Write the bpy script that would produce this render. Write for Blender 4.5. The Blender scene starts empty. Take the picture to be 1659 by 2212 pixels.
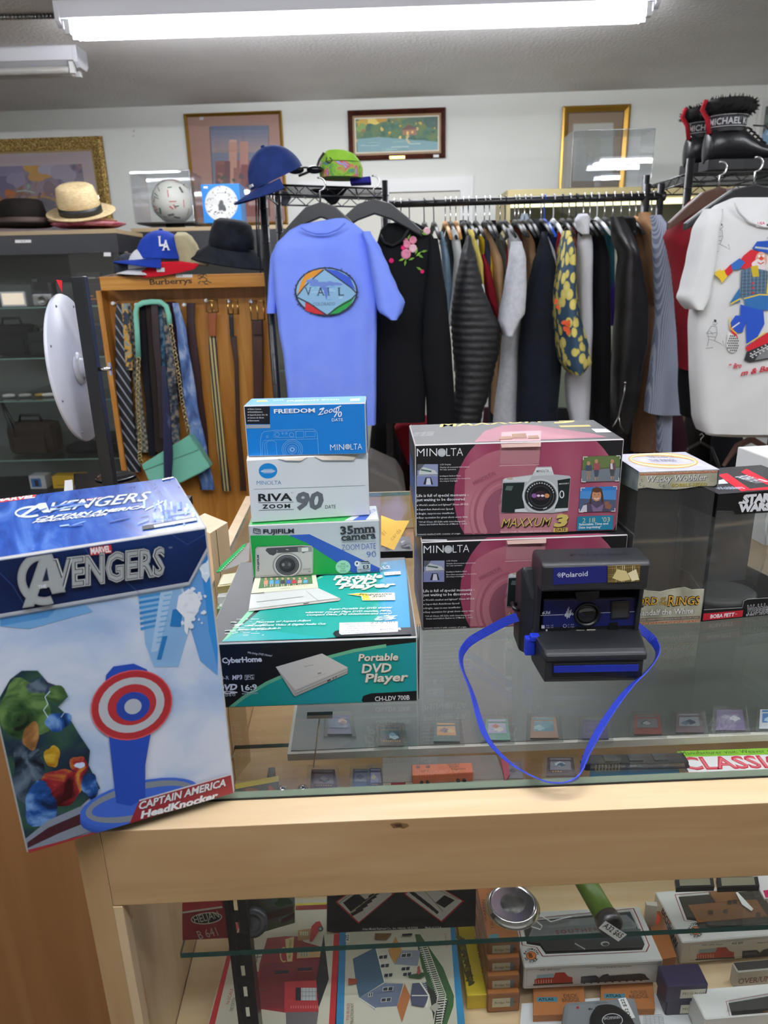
import bpy, bmesh, math, random
from mathutils import Vector, Matrix
random.seed(7)
S = bpy.context.scene
COL = S.collection
RAD = math.radians
# ------------------------------------------------------------------ camera
FPX, PITCH, ROLL = 1540.0, RAD(18.3), RAD(1.42)
EYE = Vector((0, 0, 1.39))
_F = Vector((0, math.cos(PITCH), -math.sin(PITCH)))
_U0 = Vector((0, math.sin(PITCH), math.cos(PITCH)))
_R = Vector((math.cos(ROLL), 0, 0)) - _U0 * math.sin(ROLL)
_U = Vector((math.sin(ROLL), 0, 0)) + _U0 * math.cos(ROLL)
cd = bpy.data.cameras.new('camera')
cam = bpy.data.objects.new('camera', cd)
COL.objects.link(cam)
cd.sensor_fit = 'HORIZONTAL'
cd.sensor_width = 36.0
cd.lens = FPX / 1659 * 36.0
cd.clip_start = 0.02
cd.clip_end = 60
cam.matrix_world = Matrix(((_R.x, _U.x, -_F.x, EYE.x), (_R.y, _U.y, -_F.y, EYE.y), (_R.z, _U.z, -_F.z, EYE.z), (0, 0, 0, 1)))
cd.dof.use_dof = True
cd.dof.focus_distance = 0.86
cd.dof.aperture_fstop = 13.0
S.camera = cam
# ------------------------------------------------------------------ world, exposure
w = bpy.data.worlds.new('world')
S.world = w
w.use_nodes = True
w.node_tree.nodes['Background'].inputs[0].default_value = (1.0, 0.98, 0.95, 1)
w.node_tree.nodes['Background'].inputs[1].default_value = 0.45
S.view_settings.view_transform = 'Standard'
S.view_settings.look = 'None'
S.view_settings.gamma = 1.0
S.view_settings.use_curve_mapping = False
S.view_settings.exposure = 0.12
TUBE_POWER = 58.0
S.cycles.max_bounces = 10
S.cycles.transparent_max_bounces = 24
S.cycles.sample_clamp_indirect = 4.0
S.cycles.use_denoising = True
S.cycles.caustics_reflective = False
S.cycles.caustics_refractive = False


# ------------------------------------------------------------------ finding places in the room
def ray(x, y):
 return _F + _R * ((x - 829.5) / FPX) - _U * ((y - 1106.0) / FPX)


def oz(x, y, z):
 d = ray(x, y)
 return EYE + d * ((z - EYE.z) / d.z)


def oy(x, y, Y):
 d = ray(x, y)
 return EYE + d * (Y / d.y)


def opl(x, y, P, n):
 d = ray(x, y)
 return EYE + d * (n.dot(P - EYE) / n.dot(d))


# ------------------------------------------------------------------ materials
MATS = {}


def lin(c):
 c /= 255.0
 return c / 12.92 if c <= 0.04045 else ((c + 0.055) / 1.055) ** 2.4


def rgb(h):
 if isinstance(h, (tuple, list)):
  return tuple(h[:3]) + (1,)
 return (lin(int(h[0:2], 16)), lin(int(h[2:4], 16)), lin(int(h[4:6], 16)), 1)


def bsdf(name):
 m = bpy.data.materials.new(name)
 m.use_nodes = True
 return m, m.node_tree, m.node_tree.nodes['Principled BSDF']


def mt(h, rough=0.5, metal=0.0, spec=0.5, emit=0.0, bump=0.0, bscale=200.0):
 k = (h, rough, metal, spec, emit, bump, bscale)
 if k in MATS:
  return MATS[k]
 m, nt, b = bsdf('paint_' + (h if isinstance(h, str) else 'mix'))
 b.inputs['Base Color'].default_value = rgb(h)
 b.inputs['Roughness'].default_value = rough
 b.inputs['Metallic'].default_value = metal
 b.inputs['Specular IOR Level'].default_value = spec
 if emit:
  b.inputs['Emission Color'].default_value = rgb(h)
  b.inputs['Emission Strength'].default_value = emit
 if bump:
  tc = nt.nodes.new('ShaderNodeTexCoord')
  n = nt.nodes.new('ShaderNodeTexNoise')
  n.inputs['Scale'].default_value = bscale
  n.inputs['Detail'].default_value = 4
  bp = nt.nodes.new('ShaderNodeBump')
  bp.inputs['Strength'].default_value = bump
  bp.inputs['Distance'].default_value = 0.01
  nt.links.new(tc.outputs['Object'], n.inputs['Vector'])
  nt.links.new(n.outputs['Fac'], bp.inputs['Height'])
  nt.links.new(bp.outputs['Normal'], b.inputs['Normal'])
 MATS[k] = m
 return m


def ramp_mat(name, stops, scale=(1, 1, 1), kind='noise', nscale=5.0, detail=4.0, rough=0.5, metal=0.0, bump=0.0, dist=0.0, rot=(0, 0, 0), spec=0.5, const=False):
 """colour from a texture in object space through a colour ramp"""
 if name in MATS:
  return MATS[name]
 m, nt, b = bsdf(name)
 L = nt.links.new
 tc = nt.nodes.new('ShaderNodeTexCoord')
 mp = nt.nodes.new('ShaderNodeMapping')
 mp.inputs['Scale'].default_value = scale
 mp.inputs['Rotation'].default_value = rot
 L(tc.outputs['Object'], mp.inputs['Vector'])
 if kind == 'noise':
  t = nt.nodes.new('ShaderNodeTexNoise')
  t.inputs['Scale'].default_value = nscale
  t.inputs['Detail'].default_value = detail
  t.inputs['Distortion'].default_value = dist
  out = t.outputs['Fac']
 elif kind == 'wave':
  t = nt.nodes.new('ShaderNodeTexWave')
  t.inputs['Scale'].default_value = nscale
  t.inputs['Distortion'].default_value = dist
  t.inputs['Detail'].default_value = detail
  out = t.outputs['Fac']
 elif kind == 'vor':
  t = nt.nodes.new('ShaderNodeTexVoronoi')
  t.inputs['Scale'].default_value = nscale
  out = t.outputs['Distance']
 elif kind == 'checker':
  t = nt.nodes.new('ShaderNodeTexChecker')
  t.inputs['Scale'].default_value = nscale
  out = t.outputs['Fac']
 L(mp.outputs['Vector'], t.inputs['Vector'])
 r = nt.nodes.new('ShaderNodeValToRGB')
 e = r.color_ramp.elements
 if const:
  r.color_ramp.interpolation = 'CONSTANT'
 e[0].position, e[0].color = stops[0][0], rgb(stops[0][1])
 e[1].position, e[1].color = stops[-1][0], rgb(stops[-1][1])
 for p, c in stops[1:-1]:
  x = e.new(p)
  x.color = rgb(c)
 L(out, r.inputs['Fac'])
 L(r.outputs['Color'], b.inputs['Base Color'])
 b.inputs['Roughness'].default_value = rough
 b.inputs['Metallic'].default_value = metal
 b.inputs['Specular IOR Level'].default_value = spec
 if bump:
  bp = nt.nodes.new('ShaderNodeBump')
  bp.inputs['Strength'].default_value = bump
  bp.inputs['Distance'].default_value = 0.004
  L(out, bp.inputs['Height'])
  L(bp.outputs['Normal'], b.inputs['Normal'])
 MATS[name] = m
 return m


def pane_mat(name, tint='f4fbf8', f0=0.045, rough=0.0, haze=0.0):
 """thin clear sheet: see-through with a mirror coat that strengthens towards grazing view"""
 if name in MATS:
  return MATS[name]
 m = bpy.data.materials.new(name)
 m.use_nodes = True
 nt = m.node_tree
 nt.nodes.clear()
 N = nt.nodes.new
 L = nt.links.new
 out = N('ShaderNodeOutputMaterial')
 tr = N('ShaderNodeBsdfTransparent')
 tr.inputs[0].default_value = rgb(tint)
 gl = N('ShaderNodeBsdfGlossy')
 gl.inputs['Roughness'].default_value = rough
 geo = N('ShaderNodeNewGeometry')
 dot = N('ShaderNodeVectorMath')
 dot.operation = 'DOT_PRODUCT'
 L(geo.outputs['Normal'], dot.inputs[0])
 L(geo.outputs['Incoming'], dot.inputs[1])
 a = N('ShaderNodeMath')
 a.operation = 'ABSOLUTE'
 L(dot.outputs['Value'], a.inputs[0])
 s = N('ShaderNodeMath')
 s.operation = 'SUBTRACT'
 s.inputs[0].default_value = 1.0
 L(a.outputs[0], s.inputs[1])
 p = N('ShaderNodeMath')
 p.operation = 'POWER'
 p.inputs[1].default_value = 5.0
 L(s.outputs[0], p.inputs[0])
 q = N('ShaderNodeMath')
 q.operation = 'MULTIPLY_ADD'
 q.inputs[1].default_value = 1 - f0
 q.inputs[2].default_value = f0
 L(p.outputs[0], q.inputs[0])
 mx = N('ShaderNodeMixShader')
 L(q.outputs[0], mx.inputs[0])
 if haze:
  df = N('ShaderNodeBsdfDiffuse')
  df.inputs[0].default_value = (0.8, 0.8, 0.8, 1)
  h = N('ShaderNodeMixShader')
  h.inputs[0].default_value = haze
  L(tr.outputs[0], h.inputs[1])
  L(df.outputs[0], h.inputs[2])
  L(h.outputs[0], mx.inputs[1])
 else:
  L(tr.outputs[0], mx.inputs[1])
 L(gl.outputs[0], mx.inputs[2])
 L(mx.outputs[0], out.inputs[0])
 MATS[name] = m
 return m


GLASS = pane_mat('clear_glass', 'fdfefd', 0.05)
ACRYL = pane_mat('clear_acrylic', 'fbfcfd', 0.05, haze=0.010)
PLAST = pane_mat('clear_plastic_film', 'f8f9f9', 0.07, rough=0.06, haze=0.025)
GEDGE = mt('16463f', 0.15)
CHROME = mt('d8d8d8', 0.18, 1.0)
STEEL = mt('9a9a98', 0.3, 1.0)
BRASS = mt('dcb868', 0.28, 1.0)
BLACK = mt('121315', 0.45)
MBLACK = mt('17181a', 0.35, 0.0, 0.6)


def wood(name, c1, c2, c3, ax='x', rough=0.35, sc=1.0):
 s = {'x': (1.2, 14, 14), 'y': (14, 1.2, 14), 'z': (14, 14, 1.2)}[ax]
 return ramp_mat(name, [(0.32, c1), (0.5, c2), (0.68, c3)], tuple(v * sc for v in s), 'noise', 2.2, 6, rough, dist=1.2, bump=0.03)


MAPLE = wood('pale_maple', 'd6b78c', 'dcc199', 'e2cba6', 'x', 0.3)
MAPLEF = wood('shaded_maple_board', 'ad8c60', 'b69569', 'be9f74', 'x', 0.35)  # the pale maple darkened, shade of the front rail put into its colour
MAPLEE = wood('shaded_maple_upright', 'ad8c60', 'b69569', 'be9f74', 'z', 0.35)  # same darkened maple, upright grain, for the shaded post face
MAPLEY = wood('pale_maple_along', 'd6b78c', 'dcc199', 'e2cba6', 'y', 0.3)
MAPLEZ = wood('pale_maple_upright', 'cfb189', 'd6bb94', 'dcc4a0', 'z', 0.35)
AMBERZ = wood('amber_laminate', '9a6c3e', 'a37446', 'ab7d4f', 'z', 0.35, 0.6)
OAK = wood('golden_oak', 'a96f2a', 'bb8138', 'cb9549', 'x', 0.3)
OAKZ = wood('golden_oak_upright', 'a26a28', 'b17834', 'c08a42', 'z', 0.35)


# ------------------------------------------------------------------ mesh building
XF = {}          # world matrix of each thing's root, shared by its parts


class MB:
 def __init__(s):
  s.v, s.f, s.m, s.sm = [], [], [], []
  s.mi, s.smooth = 0, False

 def add(s, vs, fs, m=None, smooth=None):
  o = len(s.v)
  s.v += [Vector(p) for p in vs]
  for f in fs:
   s.f.append([i + o for i in f])
   s.m.append(s.mi if m is None else m)
   s.sm.append(s.smooth if smooth is None else smooth)
  return s

 def box(s, x0, x1, y0, y1, z0, z1, m=None):
  return s.add([(x0, y0, z0), (x1, y0, z0), (x1, y1, z0), (x0, y1, z0), (x0, y0, z1), (x1, y0, z1), (x1, y1, z1), (x0, y1, z1)],
     [(0, 3, 2, 1), (4, 5, 6, 7), (0, 1, 5, 4), (1, 2, 6, 5), (2, 3, 7, 6), (3, 0, 4, 7)], m, False)

 def obox(s, c, sx, sy, sz, M=None, m=None):
  M = M or Matrix.Identity(3)
  c = Vector(c)
  vs = [c + M @ Vector((a * sx / 2, b * sy / 2, d * sz / 2)) for d in (-1, 1) for a, b in ((-1, -1), (1, -1), (1, 1), (-1, 1))]
  return s.add(vs, [(0, 3, 2, 1), (4, 5, 6, 7), (0, 1, 5, 4), (1, 2, 6, 5), (2, 3, 7, 6), (3, 0, 4, 7)], m, False)

 def prism(s, pts, off, m=None, side=None):
  """closed polygon of 3-D points, thickened by the vector off"""
  n = len(pts)
  pts = [Vector(p) for p in pts]
  off = Vector(off)
  nn = Vector((0, 0, 0))
  for i in range(n):
   nn += pts[i].cross(pts[(i + 1) % n])
  if nn.dot(off) > 0:
   pts = pts[::-1]
  s.add(pts, [tuple(range(n))], m, False)
  s.add([p + off for p in pts], [tuple(range(n))[::-1]], m, False)
  return s.add(pts + [p + off for p in pts], [(i, i + n, (i + 1) % n + n, (i + 1) % n) for i in range(n)], m if side is None else side)

 def tube(s, pts, r, n=8, closed=False, m=None, cap=True, flat=1.0, up=None):
  pts = [Vector(p) for p in pts]
  N = len(pts)
  rs = r if isinstance(r, (list, tuple)) else [r] * N
  vs, fs = [], []
  pu = None
  for i in range(N):
   if closed:
    t = pts[(i + 1) % N] - pts[i - 1]
   else:
    t = pts[min(i + 1, N - 1)] - pts[max(i - 1, 0)]
   t = t.normalized() if t.length > 1e-9 else Vector((0, 0, 1))
   if up is not None:
    pu = Vector(up)
   elif pu is None:
    pu = Vector((0, 0, 1)) if abs(t.z) < 0.9 else Vector((1, 0, 0))
   a = (pu - t * pu.dot(t))
   a = a.normalized() if a.length > 1e-6 else t.orthogonal().normalized()
   pu = a
   b = t.cross(a)
   for k in range(n):
    q = 2 * math.pi * (k + 0.5) / n
    vs.append(pts[i] + a * (math.cos(q) * rs[i] * flat) + b * (math.sin(q) * rs[i]))
  for i in range(N if closed else N - 1):
   for k in range(n):
    k2, j = (k + 1) % n, (i + 1) % N
    fs.append((i * n + k, i * n + k2, j * n + k2, j * n + k))
  s.add(vs, fs, m, True)
  if cap and not closed:
   o = len(s.v) - len(vs)
   s.f.append([o + k for k in range(n)][::-1]); s.m.append(s.mi if m is None else m); s.sm.append(False)
   s.f.append([o + (N - 1) * n + k for k in range(n)]); s.m.append(s.mi if m is None else m); s.sm.append(False)
  return s

 def lathe(s, prof, c=(0, 0, 0), n=24, M=None, m=None, sx=1.0, sy=1.0, smooth=True):
  """profile of (radius, height) turned about the local z axis"""
  M = M or Matrix.Identity(3)
  c = Vector(c)
  vs, fs = [], []
  for r, z in prof:
   for k in range(n):
    q = 2 * math.pi * k / n
    vs.append(c + M @ Vector((r * math.cos(q) * sx, r * math.sin(q) * sy, z)))
  for i in range(len(prof) - 1):
   for k in range(n):
    k2 = (k + 1) % n
    fs.append((i * n + k, i * n + k2, (i + 1) * n + k2, (i + 1) * n + k))
  s.add(vs, fs, m, smooth)
  o = len(s.v) - len(vs)
  if prof[0][0] > 1e-5:
   s.f.append([o + k for k in range(n)][::-1]); s.m.append(s.mi if m is None else m); s.sm.append(False)
  if prof[-1][0] > 1e-5:
   s.f.append([o + (len(prof) - 1) * n + k for k in range(n)]); s.m.append(s.mi if m is None else m); s.sm.append(False)
  return s

 def rings(s, rings, m=None, cap=True, smooth=True, closed=True):
  """loft through rings of equal point count"""
  n = len(rings[0])
  vs = [p for r in rings for p in r]
  fs = []
  for i in range(len(rings) - 1):
   for k in range(n if closed else n - 1):
    k2 = (k + 1) % n
    fs.append((i * n + k, i * n + k2, (i + 1) * n + k2, (i + 1) * n + k))
  s.add(vs, fs, m, smooth)
  if cap and closed:
   s.add(rings[0], [list(range(n))[::-1]], m, False)
   s.add(rings[-1], [list(range(n))], m, False)
  return s

 def build(s, name, mats, parent=None, bevel=0.0, bmat=-1, seg=2, local=False, at=None, subd=0, merge=False):
  me = bpy.data.meshes.new(name)
  if not isinstance(mats, (list, tuple)):
   mats = [mats]
  for q in mats:
   me.materials.append(q)
  inv = None
  o = bpy.data.objects.new(name, me)
  COL.objects.link(o)
  if parent is not None:
   o.parent = parent
   root = parent
   while root.parent is not None:
    root = root.parent
   M = XF.get(root.name, Matrix.Identity(4))
   if not local:
    inv = M.inverted()
  else:
   if at is None:
    lo = [min(p[i] for p in s.v) for i in range(3)]
    hi = [max(p[i] for p in s.v) for i in range(3)]
    at = Vector(((lo[0] + hi[0]) / 2, (lo[1] + hi[1]) / 2, lo[2]))
   M = Matrix.Translation(at)
   XF[o.name] = M
   o.matrix_world = M
   inv = M.inverted()
  vs = [inv @ p for p in s.v] if inv is not None else s.v
  me.from_pydata(vs, [], s.f)
  me.polygons.foreach_set('material_index', s.m)
  me.polygons.foreach_set('use_smooth', s.sm)
  if bevel or merge:
   bm = bmesh.new()
   bm.from_mesh(me)
   bmesh.ops.remove_doubles(bm, verts=bm.verts, dist=1e-6)
   if bevel:
    es = [e for e in bm.edges if len(e.link_faces) == 2 and e.calc_face_angle(0) > 0.5]
    bmesh.ops.bevel(bm, geom=es, offset=bevel, segments=seg, affect='EDGES', profile=0.6, clamp_overlap=True, material=bmat)
   bmesh.ops.recalc_face_normals(bm, faces=bm.faces)
   bm.to_mesh(me)
   bm.free()
  me.update()
  if subd:
   md = o.modifiers.new('smooth', 'SUBSURF')
   md.levels = md.render_levels = subd
  return o


def tag(o, label=None, cat=None, group=None, kind=None):
 if label:
  o['label'] = label
 if cat:
  o['category'] = cat
 if group:
  o['group'] = group
 if kind:
  o['kind'] = kind
 return o


def thing(name, label, cat, loc, rz=0.0, group=None):
 o = bpy.data.objects.new(name, None)
 COL.objects.link(o)
 o.empty_display_size = 0.05
 M = Matrix.Translation(Vector(loc)) @ Matrix.Rotation(rz, 4, 'Z')
 o.location = Vector(loc)
 o.rotation_euler = (0, 0, rz)
 XF[o.name] = M
 return tag(o, label, cat, group)


def dup(src, loc, rz=0.0, label=None, group=None):
 r = src.copy()
 COL.objects.link(r)
 r.location = loc
 r.rotation_euler = (0, 0, rz)
 XF[r.name] = Matrix.Translation(Vector(loc)) @ Matrix.Rotation(rz, 4, 'Z')
 if label:
  r['label'] = label
 if group:
  r['group'] = group
 for ch in list(src.children):
  c = ch.copy()
  COL.objects.link(c)
  c.parent = r
  for g in ch.children:
   d = g.copy()
   COL.objects.link(d)
   d.parent = c
 return r


# ------------------------------------------------------------------ flat print: lettering and pictures on real faces
GLY = {}


def glyphs(s, bold=0.0, shear=0.0, sp=1.0, serif=False, res=2):
 k = (s, bold, shear, sp, serif, res)
 if k in GLY:
  return GLY[k]
 c = bpy.data.curves.new('t', 'FONT')
 c.body = s
 c.size = 1.0
 c.offset = bold
 c.shear = shear
 c.space_character = sp
 c.resolution_u = res
 o = bpy.data.objects.new('t', c)
 me = o.to_mesh()
 vs = [(v.co.x, v.co.y) for v in me.vertices]
 fs = [tuple(p.vertices) for p in me.polygons]
 bars = []
 if serif:
  hs = []
  for e in me.edges:
   a, b = (me.vertices[i].co for i in e.vertices)
   if abs(a.y - b.y) < 0.004 and 0.03 < abs(a.x - b.x) < 0.17:
    if abs(a.y) < 0.02 + bold or abs(a.y - CAPH) < 0.02 + bold or abs(a.y - XH) < 0.02 + bold:
     hs.append((min(a.x, b.x), max(a.x, b.x), a.y))
  for x0, x1, y in hs:
   d = 0.05 if y < 0.1 else -0.05
   o2 = len(vs)
   vs += [(x0 - 0.06, y), (x1 + 0.06, y), (x1 + 0.06, y + d), (x0 - 0.06, y + d)]
   fs.append((o2, o2 + 1, o2 + 2, o2 + 3))
 o.to_mesh_clear()
 bpy.data.objects.remove(o)
 bpy.data.curves.remove(c)
 if vs:
  x0 = min(v[0] for v in vs)
  x1 = max(v[0] for v in vs)
 else:
  x0, x1 = 0, 1
 GLY[k] = (vs, fs, x0, x1)
 return GLY[k]


CAPH = XH = 0.7
_g = glyphs('H')
CAPH = max(v[1] for v in _g[0])
XH = max(v[1] for v in glyphs('x')[0])


class Face:
 """a flat face in the room: origin, right and up directions"""

 def __init__(s, O, u, v):
  s.O, s.u, s.v = Vector(O), Vector(u).normalized(), Vector(v).normalized()
  s.n = s.u.cross(s.v)

 def px(s, x, y):
  p = opl(x, y, s.O, s.n) - s.O
  return (p.dot(s.u), p.dot(s.v))

 def at(s, a, b, h=0.0):
  return s.O + s.u * a + s.v * b + s.n * h


class Print:
 """layers of ink on a face; view(ox,oy,k) lets shapes be given in an enlarged crop of the photograph"""
 STEP = 0.000015

 def __init__(s, face, view=(0, 0, 1), base=0.0002, surf=None):
  s.F, s.mb, s.mats, s.h = face, MB(), [], base
  s.vw = view
  s.surf = surf

 def view(s, ox, oy, k):
  s.vw = (ox, oy, k)
  return s

 def P(s, x, y):
  return s.F.px(s.vw[0] + x * s.vw[2], s.vw[1] + y * s.vw[2])

 def mi(s, c):
  m = c if isinstance(c, bpy.types.Material) else mt(c, 0.4)
  if m not in s.mats:
   s.mats.append(m)
  return s.mats.index(m)

 clip = None

 def cut(s, uv, fs):
  u0, v0, u1, v1 = s.clip
  if all(u0 <= a <= u1 and v0 <= b <= v1 for a, b in uv):
   return uv, fs
  ou, of = [], []
  for f in fs:
   q = [uv[i] for i in f]
   for ax, lim, sg in ((0, u0, 1), (0, u1, -1), (1, v0, 1), (1, v1, -1)):
    r = []
    for i in range(len(q)):
     a, b = q[i - 1], q[i]
     ia, ib = (a[ax] - lim) * sg >= 0, (b[ax] - lim) * sg >= 0
     if ia != ib:
      t = (lim - a[ax]) / (b[ax] - a[ax])
      r.append((a[0] + (b[0] - a[0]) * t, a[1] + (b[1] - a[1]) * t))
     if ib:
      r.append(b)
    q = r
    if len(q) < 3:
     break
   if len(q) >= 3:
    of.append(tuple(range(len(ou), len(ou) + len(q))))
    ou += q
  return ou, of

 def put(s, uv, fs, c):
  s.h += s.STEP
  if s.clip:
   uv, fs = s.cut(uv, fs)
  if not fs:
   return s
  s.mb.add([s.F.at(a, b, s.h) for a, b in uv], fs, s.mi(c), False)
  return s

 def uvpoly(s, uv, c):
  ar = sum(uv[i - 1][0] * uv[i][1] - uv[i][0] * uv[i - 1][1] for i in range(len(uv)))
  if ar < 0:
   uv = uv[::-1]
  return s.put(uv, [tuple(range(len(uv)))], c)

 def poly(s, pts, c):
  return s.uvpoly([s.P(*p) for p in pts], c)

 def rect(s, x0, y0, x1, y1, c):
  return s.poly([(x0, y0), (x1, y0), (x1, y1), (x0, y1)], c)

 def ell(s, x, y, rx, ry, c, n=28, rot=0.0, a0=0.0, a1=360.0):
  cr, sr = math.cos(RAD(rot)), math.sin(RAD(rot))
  pts = []
  full = a1 - a0 >= 360
  for i in range(n if full else n + 1):
   q = RAD(a0 + (a1 - a0) * i / n)
   a, b = rx * math.cos(q), ry * math.sin(q)
   pts.append((x + a * cr - b * sr, y + a * sr + b * cr))
  return s.poly(pts, c)

 def ring(s, x, y, rx, ry, w, c, n=32, a0=0.0, a1=360.0, rot=0.0):
  uv, fs = [], []
  cr, sr = math.cos(RAD(rot)), math.sin(RAD(rot))
  for i in range(n + 1):
   q = RAD(a0 + (a1 - a0) * i / n)
   for k in (0, 1):
    a, b = (rx - k * w) * math.cos(q), (ry - k * w) * math.sin(q)
    uv.append(s.P(x + a * cr - b * sr, y + a * sr + b * cr))
  for i in range(n):
   fs.append((2 * i, 2 * i + 1, 2 * i + 3, 2 * i + 2))
  return s.put(uv, fs, c)

 def line(s, pts, w, c):
  uv, fs = [], []
  for i, (x, y) in enumerate(pts):
   x0, y0 = pts[max(i - 1, 0)]
   x1, y1 = pts[min(i + 1, len(pts) - 1)]
   l = math.hypot(x1 - x0, y1 - y0) or 1
   nx, ny = -(y1 - y0) / l * w / 2, (x1 - x0) / l * w / 2
   uv += [s.P(x + nx, y + ny), s.P(x - nx, y - ny)]
   if i:
    fs.append((2 * i - 2, 2 * i - 1, 2 * i + 1, 2 * i))
  return s.put(uv, fs, c)

 def text(s, t, x0, y0, x1, y1, h, c, bold=0.0, shear=0.0, serif=False, sp=1.0, res=2, outline=None, ow=0.05, up=None):
  """baseline from (x0,y0) to (x1,y1), capitals h tall"""
  if outline:
   s.text(t, x0, y0, x1, y1, h, outline, bold + ow, shear, serif, sp, res, up=up)
  vs, fs, gx0, gx1 = glyphs(t, bold, shear, sp, serif, res)
  a, b = s.P(x0, y0), s.P(x1, y1)
  if up is None:
   q = s.P(x0, y0 - h)
  else:
   q = s.P(x0 + up[0], y0 + up[1])
  du = ((b[0] - a[0]) / (gx1 - gx0), (b[1] - a[1]) / (gx1 - gx0))
  hh = math.hypot(q[0] - a[0], q[1] - a[1])
  L = math.hypot(*du)
  dv = (-du[1] / L * hh / CAPH, du[0] / L * hh / CAPH)
  uv = [(a[0] + (x - gx0) * du[0] + y * dv[0], a[1] + (x - gx0) * du[1] + y * dv[1]) for x, y in vs]
  return s.put(uv, fs, c)

 def blob(s, x, y, r, c, n=11, j=0.35, sx=1.0, sy=1.0):
  n = max(n, 22) if r > 18 else n
  ph = [random.uniform(0, 6.28) for _ in range(3)]
  pts = []
  for i in range(n):
   q = 2 * math.pi * i / n
   k = 1 + j * 0.5 * (math.sin(2 * q + ph[0]) + 0.8 * math.sin(3 * q + ph[1]) + 0.6 * math.sin(5 * q + ph[2]))
   pts.append((x + r * sx * k * math.cos(q), y + r * sy * k * math.sin(q)))
  return s.poly(pts, c)

 def build(s, name, parent):
  return s.mb.build(name, s.mats, parent)


def carton(name, label, cat, bl, br, tl, depth, z, cols, bevel=0.0012, group=None, bulge=0.0, dh=0.0, rim='b4b2ae'):
 """closed box standing at height z; bl, br, tl are where its front corners are seen; cols: front, right, back, left, top, bottom"""
 a, b = oz(bl[0], bl[1], z), oz(br[0], br[1], z)
 ang = math.atan2(b.y - a.y, b.x - a.x)
 u = Vector((math.cos(ang), math.sin(ang), 0))
 n = Vector((-math.sin(ang), math.cos(ang), 0))
 W = (b - a).length
 H = opl(tl[0], tl[1], a, n).z - z + dh
 if not isinstance(depth, (int, float)):
  depth = (oz(depth[0], depth[1], z + H) - a).dot(n)
 D = depth
 root = thing(name, label, cat, a + u * W / 2 + n * D / 2, ang, group)
 mb = MB()
 x, y = W / 2, D / 2
 vs = [(-x, -y, 0), (x, -y, 0), (x, y, 0), (-x, y, 0), (-x, -y, H), (x, -y, H), (x, y, H), (-x, y, H)]
 mb.v = [Vector(p) for p in vs]
 mb.f = [[0, 1, 5, 4], [1, 2, 6, 5], [2, 3, 7, 6], [3, 0, 4, 7], [4, 5, 6, 7], [0, 3, 2, 1]]
 mb.m = [0, 1, 2, 3, 4, 5]
 mb.sm = [False] * 6
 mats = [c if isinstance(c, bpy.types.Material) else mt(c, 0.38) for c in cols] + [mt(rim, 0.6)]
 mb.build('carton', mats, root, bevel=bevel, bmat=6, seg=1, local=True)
 Z = Vector((0, 0, 1))
 fc = {'front': Face(a, u, Z), 'right': Face(a + u * W, n, Z), 'left': Face(a + n * D, -n, Z), 'top': Face(a + Z * H, u, n), 'back': Face(a + u * W + n * D, -u, Z)}
 return root, fc, dict(a=a, u=u, n=n, W=W, D=D, H=H, top=z + H, ang=ang)

# ================================================================== the room
CEIL = 2.475
mb = MB(); mb.box(-5, 5, -4.5, 5.8, -0.05, 0.0)
tag(mb.build('floor', ramp_mat('worn_carpet', [(0.35, '4a4541'), (0.65, '5d5750')], (1, 1, 1), 'noise', 60, 4, 0.9)), kind='structure')
mb = MB(); mb.box(-5, 5, -4.5, 5.8, CEIL, CEIL + 0.1)
CEILM = ramp_mat('sprayed_ceiling', [(0.3, 'e8e5e3'), (0.7, 'efedeb')], (1, 1, 1), 'noise', 3, 3, 0.9)
nt = CEILM.node_tree
_n = nt.nodes.new('ShaderNodeTexNoise'); _n.inputs['Scale'].default_value = 55; _n.inputs['Detail'].default_value = 5
_b = nt.nodes.new('ShaderNodeBump'); _b.inputs['Strength'].default_value = 0.45; _b.inputs['Distance'].default_value = 0.012
_t = nt.nodes.new('ShaderNodeTexCoord')
nt.links.new(_t.outputs['Object'], _n.inputs['Vector']); nt.links.new(_n.outputs['Fac'], _b.inputs['Height'])
nt.links.new(_b.outputs['Normal'], nt.nodes['Principled BSDF'].inputs['Normal'])
tag(mb.build('ceiling', CEILM), kind='structure')
WA = RAD(-2.45)                                   # the far wall runs slightly aslant to the counter
WP = Vector((0.067, 5.18, 0))
WU = Vector((math.cos(WA), math.sin(WA), 0)); WN = Vector((-math.sin(WA), math.cos(WA), 0))
WALLM = ramp_mat('wall_paint', [(0.3, 'e1e3dd'), (0.7, 'e6e8e2')], (1, 1, 1), 'noise', 4, 3, 0.75)
mb = MB(); p = [WP - WU * 5 , WP + WU * 5, WP + WU * 5 + WN * 0.1, WP - WU * 5 + WN * 0.1]
mb.prism(p, (0, 0, CEIL)); tag(mb.build('wall_back', WALLM), kind='structure')
mb = MB(); mb.box(-4.95, -4.85, -4.4, 5.35, 0, CEIL); tag(mb.build('wall_left', WALLM), kind='structure')
mb = MB(); mb.box(4.85, 4.95, -4.4, 4.95, 0, CEIL); tag(mb.build('wall_right', WALLM), kind='structure')


def wl(x, y, off=0.0):
 """a place on the far wall, off metres in front of it"""
 return opl(x, y, WP - WN * off, WN)


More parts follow.
